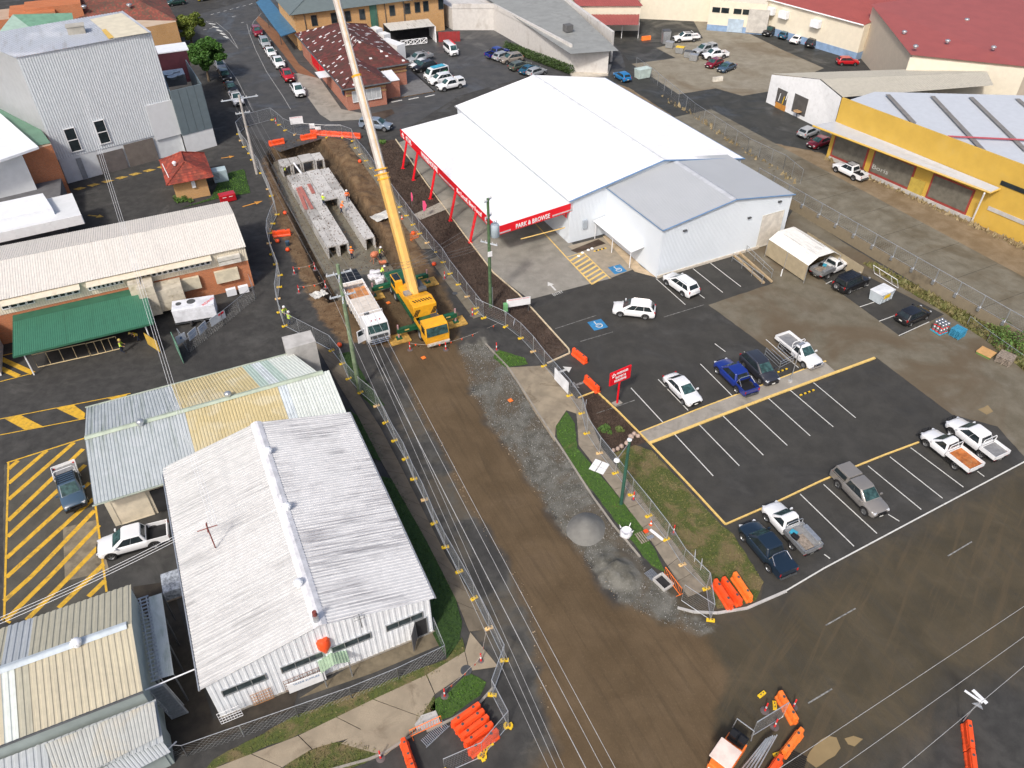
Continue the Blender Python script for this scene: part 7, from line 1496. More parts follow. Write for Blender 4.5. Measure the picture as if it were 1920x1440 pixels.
tape([(769,656),(836,656),(935,618)],'flagged tape strung in front of the crane');tape([(834,1306),(885,1262),(903,1240),(912,1195)],'flagged tape across the front footpath')
def cone(x,y,lab):
 t=thing('traffic_cone',lab,'cone',at(x,y));mb=MB();mb.box((0,0,.02),(.38,.38,.04));mb.lathe([(.14,.04),(.1,.25)],(0,0,0),12,cap=False);mb.lathe([(.07,.4),(.03,.6)],(0,0,0),12);mb.build('cone_body',orange,t);mb=MB();mb.lathe([(.1,.25),(.07,.4)],(0,0,0),12,cap=False);mb.build('reflective_band',bwh,t)
cone(1220,985,'orange cone with white band at a fence foot on the right footpath');cone(754,411,'small orange cone beside the crane boom on the olive footpath')
for i,(x,y)in enumerate(((521,455),(540,471),(533,494),(535,402),(675,305),(775,440),(814,498),(637,650))):
 if i==2:continue
 t=thing('orange_float','small round orange plastic blob, '+('nearest the barriers by the left bays','beside the black drum left of the trench','','hanging on the left trench fence','on the footpath at the far right of the trench','by the orange mesh right of the boom','right of the crane boom foot','on the asphalt beside the power pole foot')[i],'marker',at(x,y));mb=MB();mb.lathe([(.05,0),(.24,.1),(.28,.28),(.2,.45),(.05,.5)],(0,0,0),12);mb.build('float_body',orange,t,smooth=50)
t=thing('black_drum','small black drum with a blue lid left of the trench','drum',at(540,460));mb=MB();mb.lathe([(.26,0),(.28,.4),(.26,.55)],(0,0,0),14);mb.build('drum_body',PM('blue_black',(.02,.05,.08),.5),t);mb=MB();mb.lathe([(.28,.55),(.28,.6)],(0,0,0),14);mb.build('lid',steelb,t)
# POLES AND WIRES
def pole(base,top_px,lab,m,r0=.2,r1=.13,arms=(),az=LZ,h=None):
 b=at(*base);lo,hi=1,30
 for _ in range(40):
  mid=(lo+hi)/2;v=Vector((b.x,b.y,mid-CAMH));y=720-FPX*v.dot(_U)/v.dot(_F)
  if y>top_px:lo=mid
  else:hi=mid
 h=h or lo;t=thing('power_pole',lab,'power pole',b,az);mb=MB();mb.tube([(0,0,0),(0,0,h*.5),(0,0,h)],[r0,(r0+r1)/2,r1],12);mb.build('pole',m,t,smooth=50)
 for(dz,L,ang)in arms:
  a=MB();d=Vector((math.cos(ang),math.sin(ang),0));a.box((0,0,h-dz),(L,.11,.12),ang);a.build('crossarm',PM('pale_crossarm',(.5,.55,.6),.6),t)
  for s in(-.46,-.2,.2,.46):i_=MB();i_.lathe([(.05,0),(.07,.06),(.04,.1),(.06,.18)],(d.x*L*s,d.y*L*s,h-dz+.06),8);i_.build('insulator',PM('insulator',(.5,.5,.5),.3),t)
 return t,h
tp,hL=pole((674,733),496,'big green treated power pole beside the white truck with two double crossarms',pole_w,.24,.16,((.9,2.3,0),(1.0,2.4,1.3),(3.2,2.4,0),(3.3,2.2,1.3)))
tc,hC=pole((920,576),372,'green power pole with a grey transformer beside the red lettered canopy',PM('green_pole',(.07,.13,.06),.8,var=.3,scale=2),.2,.14,((.2,1.3,.6),(2.1,1.2,.6),(5.2,2.0,-.9)))
mb=MB();mb.lathe([(.45,0),(.5,.1),(.5,1.3),(.42,1.45)],(.75,.1,hC-4.6),14);mb.build('transformer',PM('transformer_grey',(.35,.42,.47),.5),tc,smooth=40);mb=MB()
for k in range(3):mb.lathe([(.04,0),(.04,.4)],(.55+k*.2,.1,hC-3.15),6)
mb.build('bushing',galv,tc);mb=MB();mb.tube([(.22,-.05,0),(.22,-.05,2.6)],.07,8);mb.build('cable_guard',galv,tc);mb=MB();mb.box((0,-.2,7.0),(.5,.06,.6));mb.build('pole_label',white_p,tc)
tf,hF=pole((482,326),178,'pale timber power pole behind the far left fence corner',PM('pale_pole',(.42,.4,.37),.8,var=.2),.22,.15,((.5,5.0,0),(2.5,2.0,0)))
lp=thing('lamp_post','slim dark green lamp post with a white lantern arm on the dry grass','lamp post',at(1164.5,945),LZ);mb=MB();mb.tube([(0,0,0),(0,0,7.5)],[.16,.12],10);mb.build('pole',PM('green_lamp_pole',(.03,.1,.07),.6,var=.2),lp,smooth=50);mb=MB();mb.tube([(0,0,7.3),(-1.6,-.9,7.0)],.03,6);mb.build('arm',galv,lp);mb=MB();mb.lathe([(.05,.15),(.22,.05),(.25,-.05),(.1,-.12)],(-1.7,-1.0,7.0),12);mb.lathe([(.16,0),(.2,.12),(.06,.2)],(0,0,7.5),12);mb.build('lantern',white_p,lp)
lp2=thing('light_pole','thin grey light pole rising from the concrete median','light pole',at(1481,717),RZ);mb=MB();mb.tube([(0,0,0),(0,0,4.8)],.05,8);mb.build('pole',galv,lp2);mb=MB();mb.lathe([(.22,0),(.22,.12)],(0,0,.12),12);mb.build('base',conc_l,lp2);mb=MB();mb.box((0,0,4.85),(.7,.25,.08));mb.build('lamp_head',galv,lp2)
cp_=thing('camera_pole','white camera pole on the big red orange barrier at the right','camera pole',at(1806,1352,.8),0.5);mb=MB();mb.tube([(0,0,.0),(0,0,2.9)],.035,6);mb.build('pole',galv,cp_);mb=MB();mb.box((0,.1,3.0),(.2,1.0,.08));mb.box((-.3,.3,2.95),(.12,1.1,.08),.25);mb.build('head',white_m,cp_);mb=MB();mb.solid([(-.1,-.1,2.7),(-.6,.1,2.7),(-.35,-.5,2.7)],[(-.1,-.1,2.75),(-.6,.1,2.75),(-.35,-.5,2.75)]);mb.build('solar_panel',galv,cp_)
rp=thing('roof_pole','small rusty cross arm pole standing on the white warehouse roof','pole',at(404,1027,5.0),LZ);mb=MB();mb.tube([(0,0,0),(0,0,2.6)],.05,6);mb.tube([(-.7,0,2.2),(.7,0,2.2)],.05,4);mb.tube([(0,-.5,2.3),(0,.5,2.3)],.05,4);mb.build('pole',PM('rust_red',(.2,.05,.04),.7),rp)
wm=PM('cable_pale',(.42,.42,.42),.5);wd=PM('cable_dark',(.16,.16,.16),.6)
def wires(A,B,offs,lab,r=.018,sag=.8,m=None):
 t=thing('overhead_cables',lab,'cables',A);
 for o in offs:
  o=Vector(o);a,b=Vector(A)+o,Vector(B)+o;n=20;mb=MB();mb.tube([a.lerp(b,k/n)-Vector((0,0,4*sag*(k/n)*(1-k/n)))for k in range(n+1)],r,4,cap=False);mb.build('cable',m or wm,t,world=True)
top=at(674,733);TL=lambda z,du=0,dv=0:Vector((top.x,top.y,z))+(LF(du,dv)-LF(0,0))
far=at(482,326)
wires(TL(hL-.8),Vector((far.x,far.y,hF-.5)),[(-1.1,0,0),(-.4,0,0),(.4,0,0),(1.1,0,0)],'four overhead cables from the big green pole to the pale far pole',.015,.8,wd)
wires(TL(hL-3.1),Vector((far.x,far.y,hF-2.5)),[(-1.0,0,0),(-.3,0,0),(.9,0,0)],'three lower overhead cables from the big green pole to the pale far pole',.015,.9,wd)
for(zz,x0,x1)in((0,0,0),):
 pass
for i,(x,zz,dv_,r)in enumerate(((1197,hL-.8,1.1,.014),(1172,hL-.8,.5,.014),(1140,hL-.8,-.4,.022),(1094,hL-3.1,.9,.012),(1080,hL-3.1,.3,.012),(1066,hL-3.1,-.9,.012))):
 wires(TL(zz,0,dv_),at(x,1520,zz-.5),[(0,0,0)],'%s pale cable from the right crossing the dirt road from the big green pole'%ordn(i),r,.35)
ct=at(920,576)
wires(Vector((ct.x,ct.y,hC-5.2)),TL(hL-1.0),[(0,-.6,0),(0,0,0),(0,.6,0)],'three cables from the transformer pole across the mulch bed to the big green pole',.014,.5,wd)
wires(Vector((ct.x,ct.y,hC-2.1)),TL(hL-3.2),[(0,-.5,0),(0,.5,0)],'two cables from the transformer pole over the crane truck',.014,.5,wd)
rt_=at(385,983,7.4)
wires(at(115,60,14.0),at(395,985,7.4),[(0,0,0),(.25,0,0),(.5,0,0)],'white cables from the tall building down to the pole on the warehouse roof',.014,.6,white_p)
wires(at(385,985,7.4),at(-60,1195,7.4),[(0,0,0),(0,.3,0),(0,.6,0)],'white cables leaving the warehouse roof pole to the left edge',.017,.3,white_p)
for i,(a,b)in enumerate((((1450,1448,9),(1960,1110,9)),((1560,1450,9),(1960,1165,9)),((1680,1450,9),(1960,1215,9)))):
 wires(at(*a),at(*b),[(0,0,0)],'%s of three pale cables crossing the bottom right road'%('upper','middle','lower')[i],.014,.1)
sg=thing('entry_sign','red entry and parking sign with a star on a red post','sign',at(1157,756),RZ+.1)
mb=MB();mb.tube([(0,0,0),(0,0,3.0)],.1,8);mb.build('post',red_s,sg);mb=MB();mb.box((0,0,3.5),(2.5,.16,1.55));o=mb.build('board',red_s,sg);bevel(o,.05);mb=MB();mb.box((0,.0,.03),(.9,.6,.06));mb.build('footing',conc,sg)
M_=Matrix.Rotation(RZ+.1,4,'Z');sx_=M_@Vector((1,0,0));so=at(1157,756)
for tx,z,w,s in(('WAREHOUSE',3.95,1.35,.32),('ENTRY &',3.48,1.25,.36),('PARKING',3.08,1.4,.36)):lettering(tx,s,so+(M_@Vector((.15 if z>3.9 else 0,-.09,z))),sx_,up,white_p,sg,.012,fitw=w,bold=.012)
star(so+(M_@Vector((-.85,-.1,3.9))),sx_,up,.26,white_p,sg)
for i,(p,q,zc,hh,lab,txt)in enumerate((((950,590),(994,583),1.5,1.0,'white site board with a line of red writing beside the mulch bed','ROADS WITHOUT CRACKS'),((547,245),(571,242),1.6,1.2,'white site board with red writing behind the far fence','ROADS WITHOUT CRACKS'))):
 a,b=at(*p),at(*q);d=(b-a);L=d.length;t=thing('site_board',lab,'sign',((a+b)/2),math.atan2(d.y,d.x))
 for s in(-1,1):mb=MB();mb.box((s*L*.42,0,.55),(.07,.07,1.1));mb.build('leg',dgrey,t)
 mb=MB();mb.box((0,-.05,zc),(L,.05,hh));mb.build('board',white_p,t);n_=Vector((d.y,-d.x,0)).normalized()
 lettering(txt,.17,(a+b)/2+n_*.085+Vector((0,0,zc+hh*.4)),d,up,red_s,t,.003,fitw=L*.88)
for i,(x,y,h)in enumerate(((1160-361,392,2.6),(795-22,372,2.3))):
 t=thing('feather_flag',('pink teardrop flag beside the garden path','narrow pink feather flag in the mulch bed')[i],'flag',at(x-4 if i==0 else x,y+18));mb=MB();mb.tube([(0,0,0),(0,0,h)],.02,5);mb.build('pole',galv,t);mb=MB();w=.5 if i==0 else .22;P_=[(0,h*.4),(w*.7,h*.5),(w,h*.75),(w*.6,h),(0,h),(-.05,h*.7)];mb.solid([(a,-.01,b)for a,b in P_],[(a,.01,b)for a,b in P_]);mb.build('cloth',PM('pink_cloth',(.75,.08,.2),.6),t)
t=thing('green_pillar','green service pillar on a thin post by the site board','service pillar',at(948,592));mb=MB();mb.box((0,0,1.15),(.42,.42,.95),.3);o=mb.build('cabinet',PM('light_green',(.16,.4,.17),.6),t);mb=MB();mb.box((0,0,.35),(.2,.2,.7),.3);mb.build('stand',galv,t)
# banner and tank in front of the white warehouse
a,b=at(545,1305),at(614,1278);d=(b-a);t=thing('yard_banner','white banner with blue lettering on the warehouse fence','banner',((a+b)/2),math.atan2(d.y,d.x));mb=MB();mb.box((0,0,.9),(d.length,.05,1.1));mb.build('board',white_p,t);n_=Vector((d.y,-d.x,0)).normalized()
lettering('TRADE SUPPLIES',.28,(a+b)/2+n_*.04+Vector((0,0,1.2)),d,up,blue_t,t,.003,fitw=d.length*.7);
t=thing('cyclone_hopper','orange hopper and steel chimney on a small green tin roof at the warehouse front','dust extractor',at(632,1262,0),LZ)
mb=MB();mb.corr((-1.0,-.8,2.0),(0,-.8,2.4),(0,.9,2.4),(-1.0,.9,2.0),.2,.03);mb.corr((0,-.8,2.4),(1.0,-.8,2.0),(1.0,.9,2.0),(0,.9,2.4),.2,.03);mb.build('tin_roof',PM('pale_green_tin',(.3,.42,.3),.6,var=.15),t)
for x,y in((-.9,-.7),(.9,-.7),(.9,.8),(-.9,.8)):mb=MB();mb.tube([(x,y,0),(x,y,2.05)],.05,5);mb.build('leg',galv,t)
mb=MB();mb.lathe([(.08,-.9),(.2,-.6),(.45,0),(.45,.6),(.3,.8)],(-.3,.1,3.6),14);mb.build('hopper',orange,t,smooth=40);mb=MB();mb.lathe([(.22,0),(.2,2.6)],(-.3,.35,4.2),12);mb.build('chimney',galv,t,smooth=40);mb=MB();mb.lathe([(.15,0),(.15,.35)],(-.3,.35,6.8),10);mb.build('chimney_cap',PM('rust_red'),t);
# FIXED CHAIN WIRE FENCES
def chainfence(pts,lab,h=1.6,zb=0.0,m=None,spacing=3.0,base=None,lean=0.0):
 P_=[at(*p)for p in pts];t=thing('wire_fence',lab,'fence',(*P_[0].xy,0));msh=MB();rail=MB()
 for a,b in zip(P_[:-1],P_[1:]):
  L=(b-a).length;n=max(1,round(L/spacing));d=(b-a).normalized()
  for k in range(n+1):
   p=a.lerp(b,k/n);q=MB();q.tube([(p.x,p.y,zb),(p.x,p.y,zb+h)],.04,6);q.build('fence_post',galv,t,world=True)
  rail.tube([a+Vector((0,0,zb+h)),b+Vector((0,0,zb+h))],.025,5)
  k=0;st=.35;m_=int(L/st)
  for k in range(m_+1):
   for s in(1,-1):
    x0=k*st;x1=x0+s*h;
    t0,t1=0.0,1.0
    if x1>L:t1=(L-x0)/h
    if x1<0:t1=x0/h
    p0=a+d*x0;p1=a+d*(x0+s*h*t1);msh.tube([(p0.x,p0.y,zb),(p1.x,p1.y,zb+h*t1)],.004,3,cap=False)
 rail.build('top_rail',galv,t,world=True);o=msh.build('chain_mesh',m or wire,t,world=True);o['kind']='stuff';return t
chainfence([(250,1412),(352,1418),(560,1345),(660,1310),(748,1274),(836,1232)],'low chain wire fence along the front of the white warehouse yard',1.5)
chainfence([(836,1232),(815,1180)],'short chain wire return at the warehouse corner',1.5)
t0=chainfence([(470,535),(480,560),(420,610),(355,662),(340,640)],'leaning chain wire fence round the skip yard beside the brick building',1.7)
for i,(a,b,m_)in enumerate((((425,600),(398,618),0),((390,620),(376,634),0),((372,632),(357,645),1),((352,642),(335,652),1))):
 p,q=at(*a),at(*b);d=q-p;t=thing('fence_sign',('white sign with a red corner on the skip yard fence','small white sign between bigger ones on the skip yard fence','white text sign on the skip yard fence','white sign with blue discs at the gate end of the skip yard fence')[i],'sign',(*p.lerp(q,.5).xy,.9),math.atan2(d.y,d.x));mb=MB();mb.box((0,.05,0),(d.length,.03,1.0));mb.build('board',PM('sign_grey_white',(.6,.64,.68),.5),t)
 mb=MB()
 for k in range(5):mb.box((0,.075,.35-k*.16),(d.length*.7,.012,.04));
 if i in(2,1):mb.build('printed_lines',blue_t,t)
 elif i==0:m2=MB();m2.box((-d.length*.25,.075,.3),(d.length*.35,.012,.25));m2.build('red_patch',red_s,t)
 else:m2=MB();m2.lathe([(.16,0),(.16,.015)],(0,.07,.1),12,axis='Y');m2.build('blue_disc',blue_t,t)
chainfence([(1192,130),(1220,150),(1300,218),(1400,285),(1468,318),(1500,345)],'tall chain wire fence between the big shed and the rear yard',2.2,spacing=2.9)
# retaining wall with rail fence
rw=thing('retaining_wall','stained concrete retaining wall with a rail fence along the lane behind the yard','wall',RF(58,82),RZ)
rwm=SM('stained_wall',(.2,.165,.11),(.08,.065,.045),RZ,.5,.5,amt=.8,rough=.85)
mb=MB();mb.solid([RF(76,76.2,0),RF(76,76.7,0),RF(18,77.6,0),RF(18,77.1,0)],[RF(76,76.35,1.3),RF(76,76.65,1.3),RF(18,77.55,1.3),RF(18,77.25,1.3)]);mb.build('wall_body',rwm,rw,world=True)
for k in range(20):
 u=75.5-k*3;v=76.4+(76-u)*.0155;mb=MB();mb.tube([RF(u,v+.1,1.0),RF(u,v+.1,2.9)],.07,6);mb.box(RF(u,v-.1,1.2),(.25,.3,.45),RZ);mb.build('fence_post',galv,rw,world=True)
mb=MB();mb.tube([RF(75.5,76.5,2.9),RF(18.5,77.4,2.9)],.035,5);mb.tube([RF(75.5,76.5,1.4),RF(18.5,77.4,1.4)],.02,5);mb.build('rail',galv,rw,world=True)
mb=MB()
for k in range(170):
 for s in(1,-1):u=75-k*.33;u1=u-s*1.0;mb.tube([RF(u,76.5+(76-u)*.0155,1.4),RF(u1,76.5+(76-u1)*.0155,2.9)],.004,3,cap=False)
o=mb.build('chain_mesh',wire,rw,world=True);o['kind']='stuff'
chainfence([(1812,610),(1850,640),(1920,690)],'low wire fence in the overgrown corner by the pallets',1.2)
# ramp rails beside the roller door
rr=thing('ramp_railing','galvanised double handrail beside the loading ramp','railing',at(1400,500),RZ)
for(a,b)in(((1372,490),(1428,532)),((1398,475),(1446,521))):
 p,q=at(*a),at(*b)
 for k in range(4):m=p.lerp(q,k/3);mb=MB();mb.tube([(m.x,m.y,0),(m.x,m.y,1.1)],.035,6);mb.build('post',galv,rr,world=True)
 mb=MB();[mb.tube([(p.x,p.y,z),(q.x,q.y,z)],.03,6)for z in(.55,1.1)];mb.build('rail',galv,rr,world=True)
kerb([(1374,478),(1432,532)],PM('tan_kerb',(.4,.3,.18),.8),.3,.2);kerb([(1384,474),(1447,530)],PM('tan_kerb'),.2,.25)
gt=thing('mesh_gate','grey mesh gate frame in front of the roller door','gate',at(1420,470),RZ);p,q=at(1393,470),at(1440,456);mb=MB()
for z in(.2,1.6):mb.tube([(p.x,p.y,z),(q.x,q.y,z)],.03,6)
for k in range(4):m=p.lerp(q,k/3);mb.tube([(m.x,m.y,.1),(m.x,m.y,1.7)],.03,6)
mb.tube([(p.x,p.y,.2),(*p.lerp(q,.5).xy,1.6)],.02,5);mb.build('gate_frame',galv,gt,world=True)
# YARD THINGS
def crate_bin(x,y,lab,w,l,h,m,lidm=None,rz=RZ,nm='skip_bin',cat='bin',ribs=4):
 t=thing(nm,lab,cat,at(x,y),rz);mb=MB();mb.solid([(-w*.44,-l*.44,.12),(w*.44,-l*.44,.12),(w*.44,l*.44,.12),(-w*.44,l*.44,.12)],[(-w/2,-l/2,h),(w/2,-l/2,h),(w/2,l/2,h),(-w/2,l/2,h)]);mb.build('bin_body',m,t)
 mb=MB();
 for k in range(ribs):mb.box((-w*.4+k*w*.8/(ribs-1),-l*.48,h*.5),(.06,.08,h*.7))
 mb.build('rib',m,t)
 mb=MB();mb.box((0,0,h+.04),(w*1.03,l*1.03,.08));o=mb.build('lid',lidm or m,t);bevel(o,.02)
 for s in(-1,1):mb=MB();mb.box((s*w*.35,0,.06),(.12,l*.7,.12));mb.build('runner',dgrey,t)
 return t
wb=crate_bin(1649,562,'white steel skip bin with a yellow label beside the black four wheel drive',2.3,1.6,1.35,PM('bin_white',(.5,.56,.6),.5,var=.08),PM('bin_lid',(.66,.68,.7),.5),RZ+.1)
mb=MB();mb.box((-.1,-.79,.95),(1.0,.04,.5));mb.build('yellow_label',foot_y,wb);mb=MB();mb.box((1.17,0,.8),(.03,1.2,1.0));mb.build('orange_end',PM('amber',(.75,.35,.03),.5),wb)
for i,(x,y,c)in enumerate(((1255,90,galv),(1274,100,foot_y),(1290,108,dgrey),(1300,114,galv))):crate_bin(x,y,('grey bin left of the yellow lidded one in the rear yard','grey bin with a bright yellow lid in the rear yard','grey bin with dark lid right of the yellow one','small grey bin at the right end of the bin row')[i],1.6,1.2,1.2,galv,c,RZ-.9,'wheelie_bin')
crate_bin(1247,82,'tall grey steel cage beside the white ute with the roof tent',1.6,1.6,2.6,galv,dgrey,.1,'storage_cage','cage')
crate_bin(1204,146,'pale green twin cabinet beside the chain wire fence',2.8,1.6,1.7,PM('pale_mint',(.5,.6,.56),.5),None,RZ,'service_cabinet','cabinet')
rb2=thing('red_charity_bin','bright red box bin on the grass by the brick kiosk','bin',at(428,376),LZ+.05);mb=MB();mb.prism([(-1.1,-.6),(1.1,-.6),(1.1,.6),(-1.1,.6)],.05,1.1);o=mb.build('box',red_c,rb2);bevel(o,.12,3);mb=MB();mb.box((-.45,-.62,.8),(.5,.04,.06));mb.box((.4,-.62,.8),(.5,.04,.06));mb.build('slot',white_p,rb2)
pt=thing('transformer_cabinet','pale blue grey padmount cabinet on the grass behind the brick kiosk','cabinet',at(415,338),LZ);mb=MB();mb.box((0,0,.9),(2.0,1.5,1.7));o=mb.build('cabinet',PM('pale_bluegrey',(.4,.5,.53),.5),pt);bevel(o,.06);mb=MB();[mb.box((-.5,-.77,.6+k*.2),(.7,.03,.05))for k in range(5)];mb.build('louvre',dgrey,pt)
# kegs
kg=PM('keg_steel',(.45,.46,.48),.3,.8,var=.1)
pal=thing('pallet','pallet under the stacked beer kegs','pallet',at(1760,622),RZ);mb=MB();mb.box((0,0,.12),(1.3,1.3,.1));mb.build('deck',tank_b,pal)
KG=None
for z in range(2):
 for i in range(3):
  for j in range(3):
   p=at(1760,622)+RF(-.42+i*.42,-.42+j*.42)-RF(0,0);lab='steel keg, %s row %s from the left on the %s layer of the pallet'%(('front','middle','back')[i],('first','second','third')[j],('lower','upper')[z])
   if KG is None:
    KG=thing('beer_keg',lab,'keg',p+Vector((0,0,.17+z*.62)));mb=MB();mb.lathe([(.19,0),(.2,.05),(.2,.2),(.185,.25),(.2,.3),(.2,.52),(.15,.58),(.04,.59)],(0,0,0),14);mb.build('barrel',kg,KG,smooth=40);mb=MB();mb.lathe([(.205,.1),(.205,.2)],(0,0,0),14,cap=False);mb.build('red_band',red_s,KG);KG['group']='kegs on the pallet'
   else:dup(KG,p+Vector((0,0,.17+z*.62)),0,lab,'kegs on the pallet')
bp_=thing('blue_pallet_stack','stack of light blue pallets beside the kegs','pallets',at(1793,630),RZ+.15)
for k in range(6):mb=MB();[mb.box((-.52+q*.26,0,.14+k*.16),(.2,1.2,.04))for q in range(5)];[mb.box((0,y,.07+k*.16),(1.2,.1,.09))for y in(-.5,0,.5)];mb.build('pallet_layer',PM('blue_timber',(.04,.25,.4),.7,var=.15),bp_)
tb=thing('timber_stack','stack of fresh orange planks on the ground near the right edge','timber',at(1848,664),RZ+.2)
for k in range(6):mb=MB();mb.box((-.6+k*.22,0,.3),(.2,1.5,.12));mb.build('plank',PM('fresh_timber',(.55,.32,.13),.7,var=.15),tb)
mb=MB();mb.box((0,0,.12),(1.4,1.4,.22));mb.build('green_base',PM('mossy',(.12,.2,.05),.8),tb)
gp_=thing('grey_pallet_stack','stack of weathered grey pallets at the right edge bushes','pallets',at(1882,678),RZ+.3)
for k in range(5):mb=MB();[mb.box((-.65+q*.22,0,.14+k*.16),(.15,1.5,.04))for q in range(7)];[mb.box((0,y,.07+k*.16),(1.5,.1,.09))for y in(-.6,0,.6)];mb.build('pallet_layer',wood_g,gp_)
ld=thing('leaning_frame','pale ladder like frame leaning on the retaining wall','frame',at(1660,530),RZ+1.57);mb=MB()
for s in(0,1.2):mb.tube([(-1.8,s*.6,.3+s*1.1),(1.8,s*.6,.3+s*1.1)],.035,5)
for x in(-1.8,-.9,.9,1.8):mb.tube([(x,0,.3),(x,.72,1.62)],.03,5)
mb.build('frame_tube',white_p,ld)
tr_=thing('trolley_bay','galvanised shopping trolley bay with trolleys beside the charcoal SUV','trolley bay',at(1455,672),RZ);mb=MB()
A_,B_,C_,D_=at(1433,668),at(1460,694),at(1486,681),at(1458,655)
for z in(.35,.75,1.1):
 for p,q in((A_,B_),(B_,C_),(C_,D_)):mb.tube([(p.x,p.y,z),(q.x,q.y,z)],.025,5)
for p in(A_,B_,C_,D_):mb.tube([(p.x,p.y,0),(p.x,p.y,1.1)],.03,5)
mb.build('rail_frame',galv,tr_,world=True)
for k in range(3):mb=MB();p,q=A_.lerp(D_,.3+.2*k),B_.lerp(C_,.3+.2*k);[mb.tube([(p.lerp(q,.1).x,p.lerp(q,.1).y,z),(q.x,q.y,z)],.02,5)for z in(.5,.9)];mb.build('trolley',chrome,tr_,world=True)
for i,(x,y)in enumerate(((1463,697),(1513,737),(1112+13,473-4),(1425,733))):
 t=thing('wheel_stop','black and yellow striped wheel stop, '+('below the trolley bay','alone in an empty bay below the median','in the accessible bay by the porch','in the bay beside the dark SUV nose')[i],'wheel stop',at(x,y),RZ)
 for k in range(7):mb=MB();mb.box((-.78+k*.26,0,.06),(.25,.14,.1));mb.build('segment',black if k%2 else foot_y,t)
bag=thing('bulk_bag','white bulk bag slumped beside the grey gravel pile','bulk bag',at(1173,1003),.4);mb=MB();mb.lathe([(.4,0),(.52,.1),(.54,.35),(.42,.55),(.3,.42),(.1,.4)],(0,0,0),12)
o=mb.build('sack',PM('white_sack',(.72,.71,.73),.8),bag,smooth=60)
for v in o.data.vertices:v.co+=Vector((random.uniform(-.06,.06),random.uniform(-.06,.06),random.uniform(-.05,.05)))
for a in(.5,2.2,3.8,5.4):mb=MB();c,s=math.cos(a),math.sin(a);mb.tube([(.5*c,.5*s,.6),(.62*c,.62*s,.9),(.45*c,.45*s,.65)],.03,5);mb.build('loop',white_p,bag)
plt=thing('tool_pallet','grey pallet with tools and offcuts on the grass strip','pallet',at(1209,1007),R(25));mb=MB()
for k in range(7):m_=MB();m_.box((-.6+k*.2,0,.12),(.11,1.1,.03));m_.build('slat',wood_g,plt)
mb.box((.3,-.3,.17),(.6,.3,.06));mb.build('steel_plate',galv,plt);mb=MB();mb.box((.3,.35,.2),(.35,.3,.12));mb.build('orange_can',orange,plt)
t=thing('white_board','long white board lying on the footpath beside the tool pallet','board',at(1231,1003,.1),R(130));mb=MB();mb.box((0,0,.03),(1.4,.25,.04));mb.build('plank',white_p,t)
t=thing('plastic_boards','white plastic boards laid flat on the right footpath','panels',at(1124,876,.08),R(60));
for x,y,w,l in((-.35,-.3,.65,.7),(.38,-.3,.7,.7),(-.35,.42,.65,.6),(.38,.42,.7,.6)):mb=MB();mb.box((x,y,.03),(w,l,.04));mb.build('sheet',white_p,t)
pt_=thing('drain_pit','open concrete drain pit at the road corner','drain pit',at(1243,1093),R(125));
for x,y,w,l in((0,-.45,1.3,.16),(0,.45,1.3,.12),(-.6,0,.12,.8),(.6,0,.16,.8)):mb=MB();mb.box((x,y,.12),(w,l,.24));mb.build('kerb_block',conc_l,pt_)
mb=MB();mb.box((0,0,.05),(1.1,.8,.03));mb.build('dark_well',dark_in,pt_)
gr_=thing('steel_grate','small grey steel grate lying beside the open drain pit','grate',at(1222,1078,.12),R(125));mb=MB();[mb.box((-.4+k*.1,0,.03),(.05,.8,.04))for k in range(9)];mb.build('grate_bars',galv,gr_)
def hurdle(a,b,lab,h=1.0):
 p,q=at(*a),at(*b);d=q-p;L=d.length;t=thing('orange_hurdle',lab,'hurdle',p,math.atan2(d.y,d.x));mb=MB();mb.tube([(0,0,.15),(0,0,h),(L,0,h),(L,0,.15)],.03,5,closed=True);mb.build('hurdle_frame',orange2,t);mb=MB();[mb.tube([(L*k/12,0,.15),(L*k/12,0,h)],.014,4)for k in range(1,12)];mb.build('hurdle_bars',orange2,t)
 for x in(.1,L-.1):mb=MB();mb.tube([(x,-.3,.03),(x,.3,.03)],.025,5);mb.tube([(x,0,.03),(x,0,.2)],.025,5);mb.build('hurdle_foot',orange2,t)
hurdle((1245,1078),(1275,1118),'orange hurdle beside the open drain pit');hurdle((770,1383),(828,1356),'orange hurdle over the kerb gully at the bottom');hurdle((770,452),(785,446),'orange hurdle right of the crane boom')
gu=thing('gully_grate','steel gully grate in the gutter behind the orange barriers','drain grate',at(815,1375,.03),LZ+.35);mb=MB();[mb.box((-.9+k*.12,0,.02),(.05,.6,.03))for k in range(16)];mb.box((0,-.32,.02),(2.0,.05,.04));mb.build('grate_bars',galv,gu)
st_=thing('storm_drain','black slotted storm drain at the bottom edge beside the muddy puddle','drain grate',at(1490,1432,.035),R(60));mb=MB();[mb.box((-.8+k*.14,0,.02),(.06,1.2,.03))for k in range(12)];mb.build('grate_bars',black,st_)
lid_=thing('pit_lid','grey concrete pit lid in the grass by the kerb gully','pit lid',at(800,1352,.06),LZ);mb=MB();mb.prism([(-.8,-.5),(.8,-.5),(.8,.4),(-.2,.5),(-.8,.1)],0,.05);mb.build('lid_slab',conc_l,lid_)
for i,(x,y,r)in enumerate(((874,1257,.4),(853,550,.3))):t=thing('manhole_cover',('round dark manhole cover in the front footpath','small round cover in the olive footpath beside the crane')[i],'manhole cover',at(x,y,.07));mb=MB();mb.lathe([(r,0),(r,.02),(r*.8,.025)],(0,0,0),20);mb.build('cover',dgrey,t)
for i,(x,y)in enumerate(((813,655),(1016-62,749),(790,670))[:2]):pass
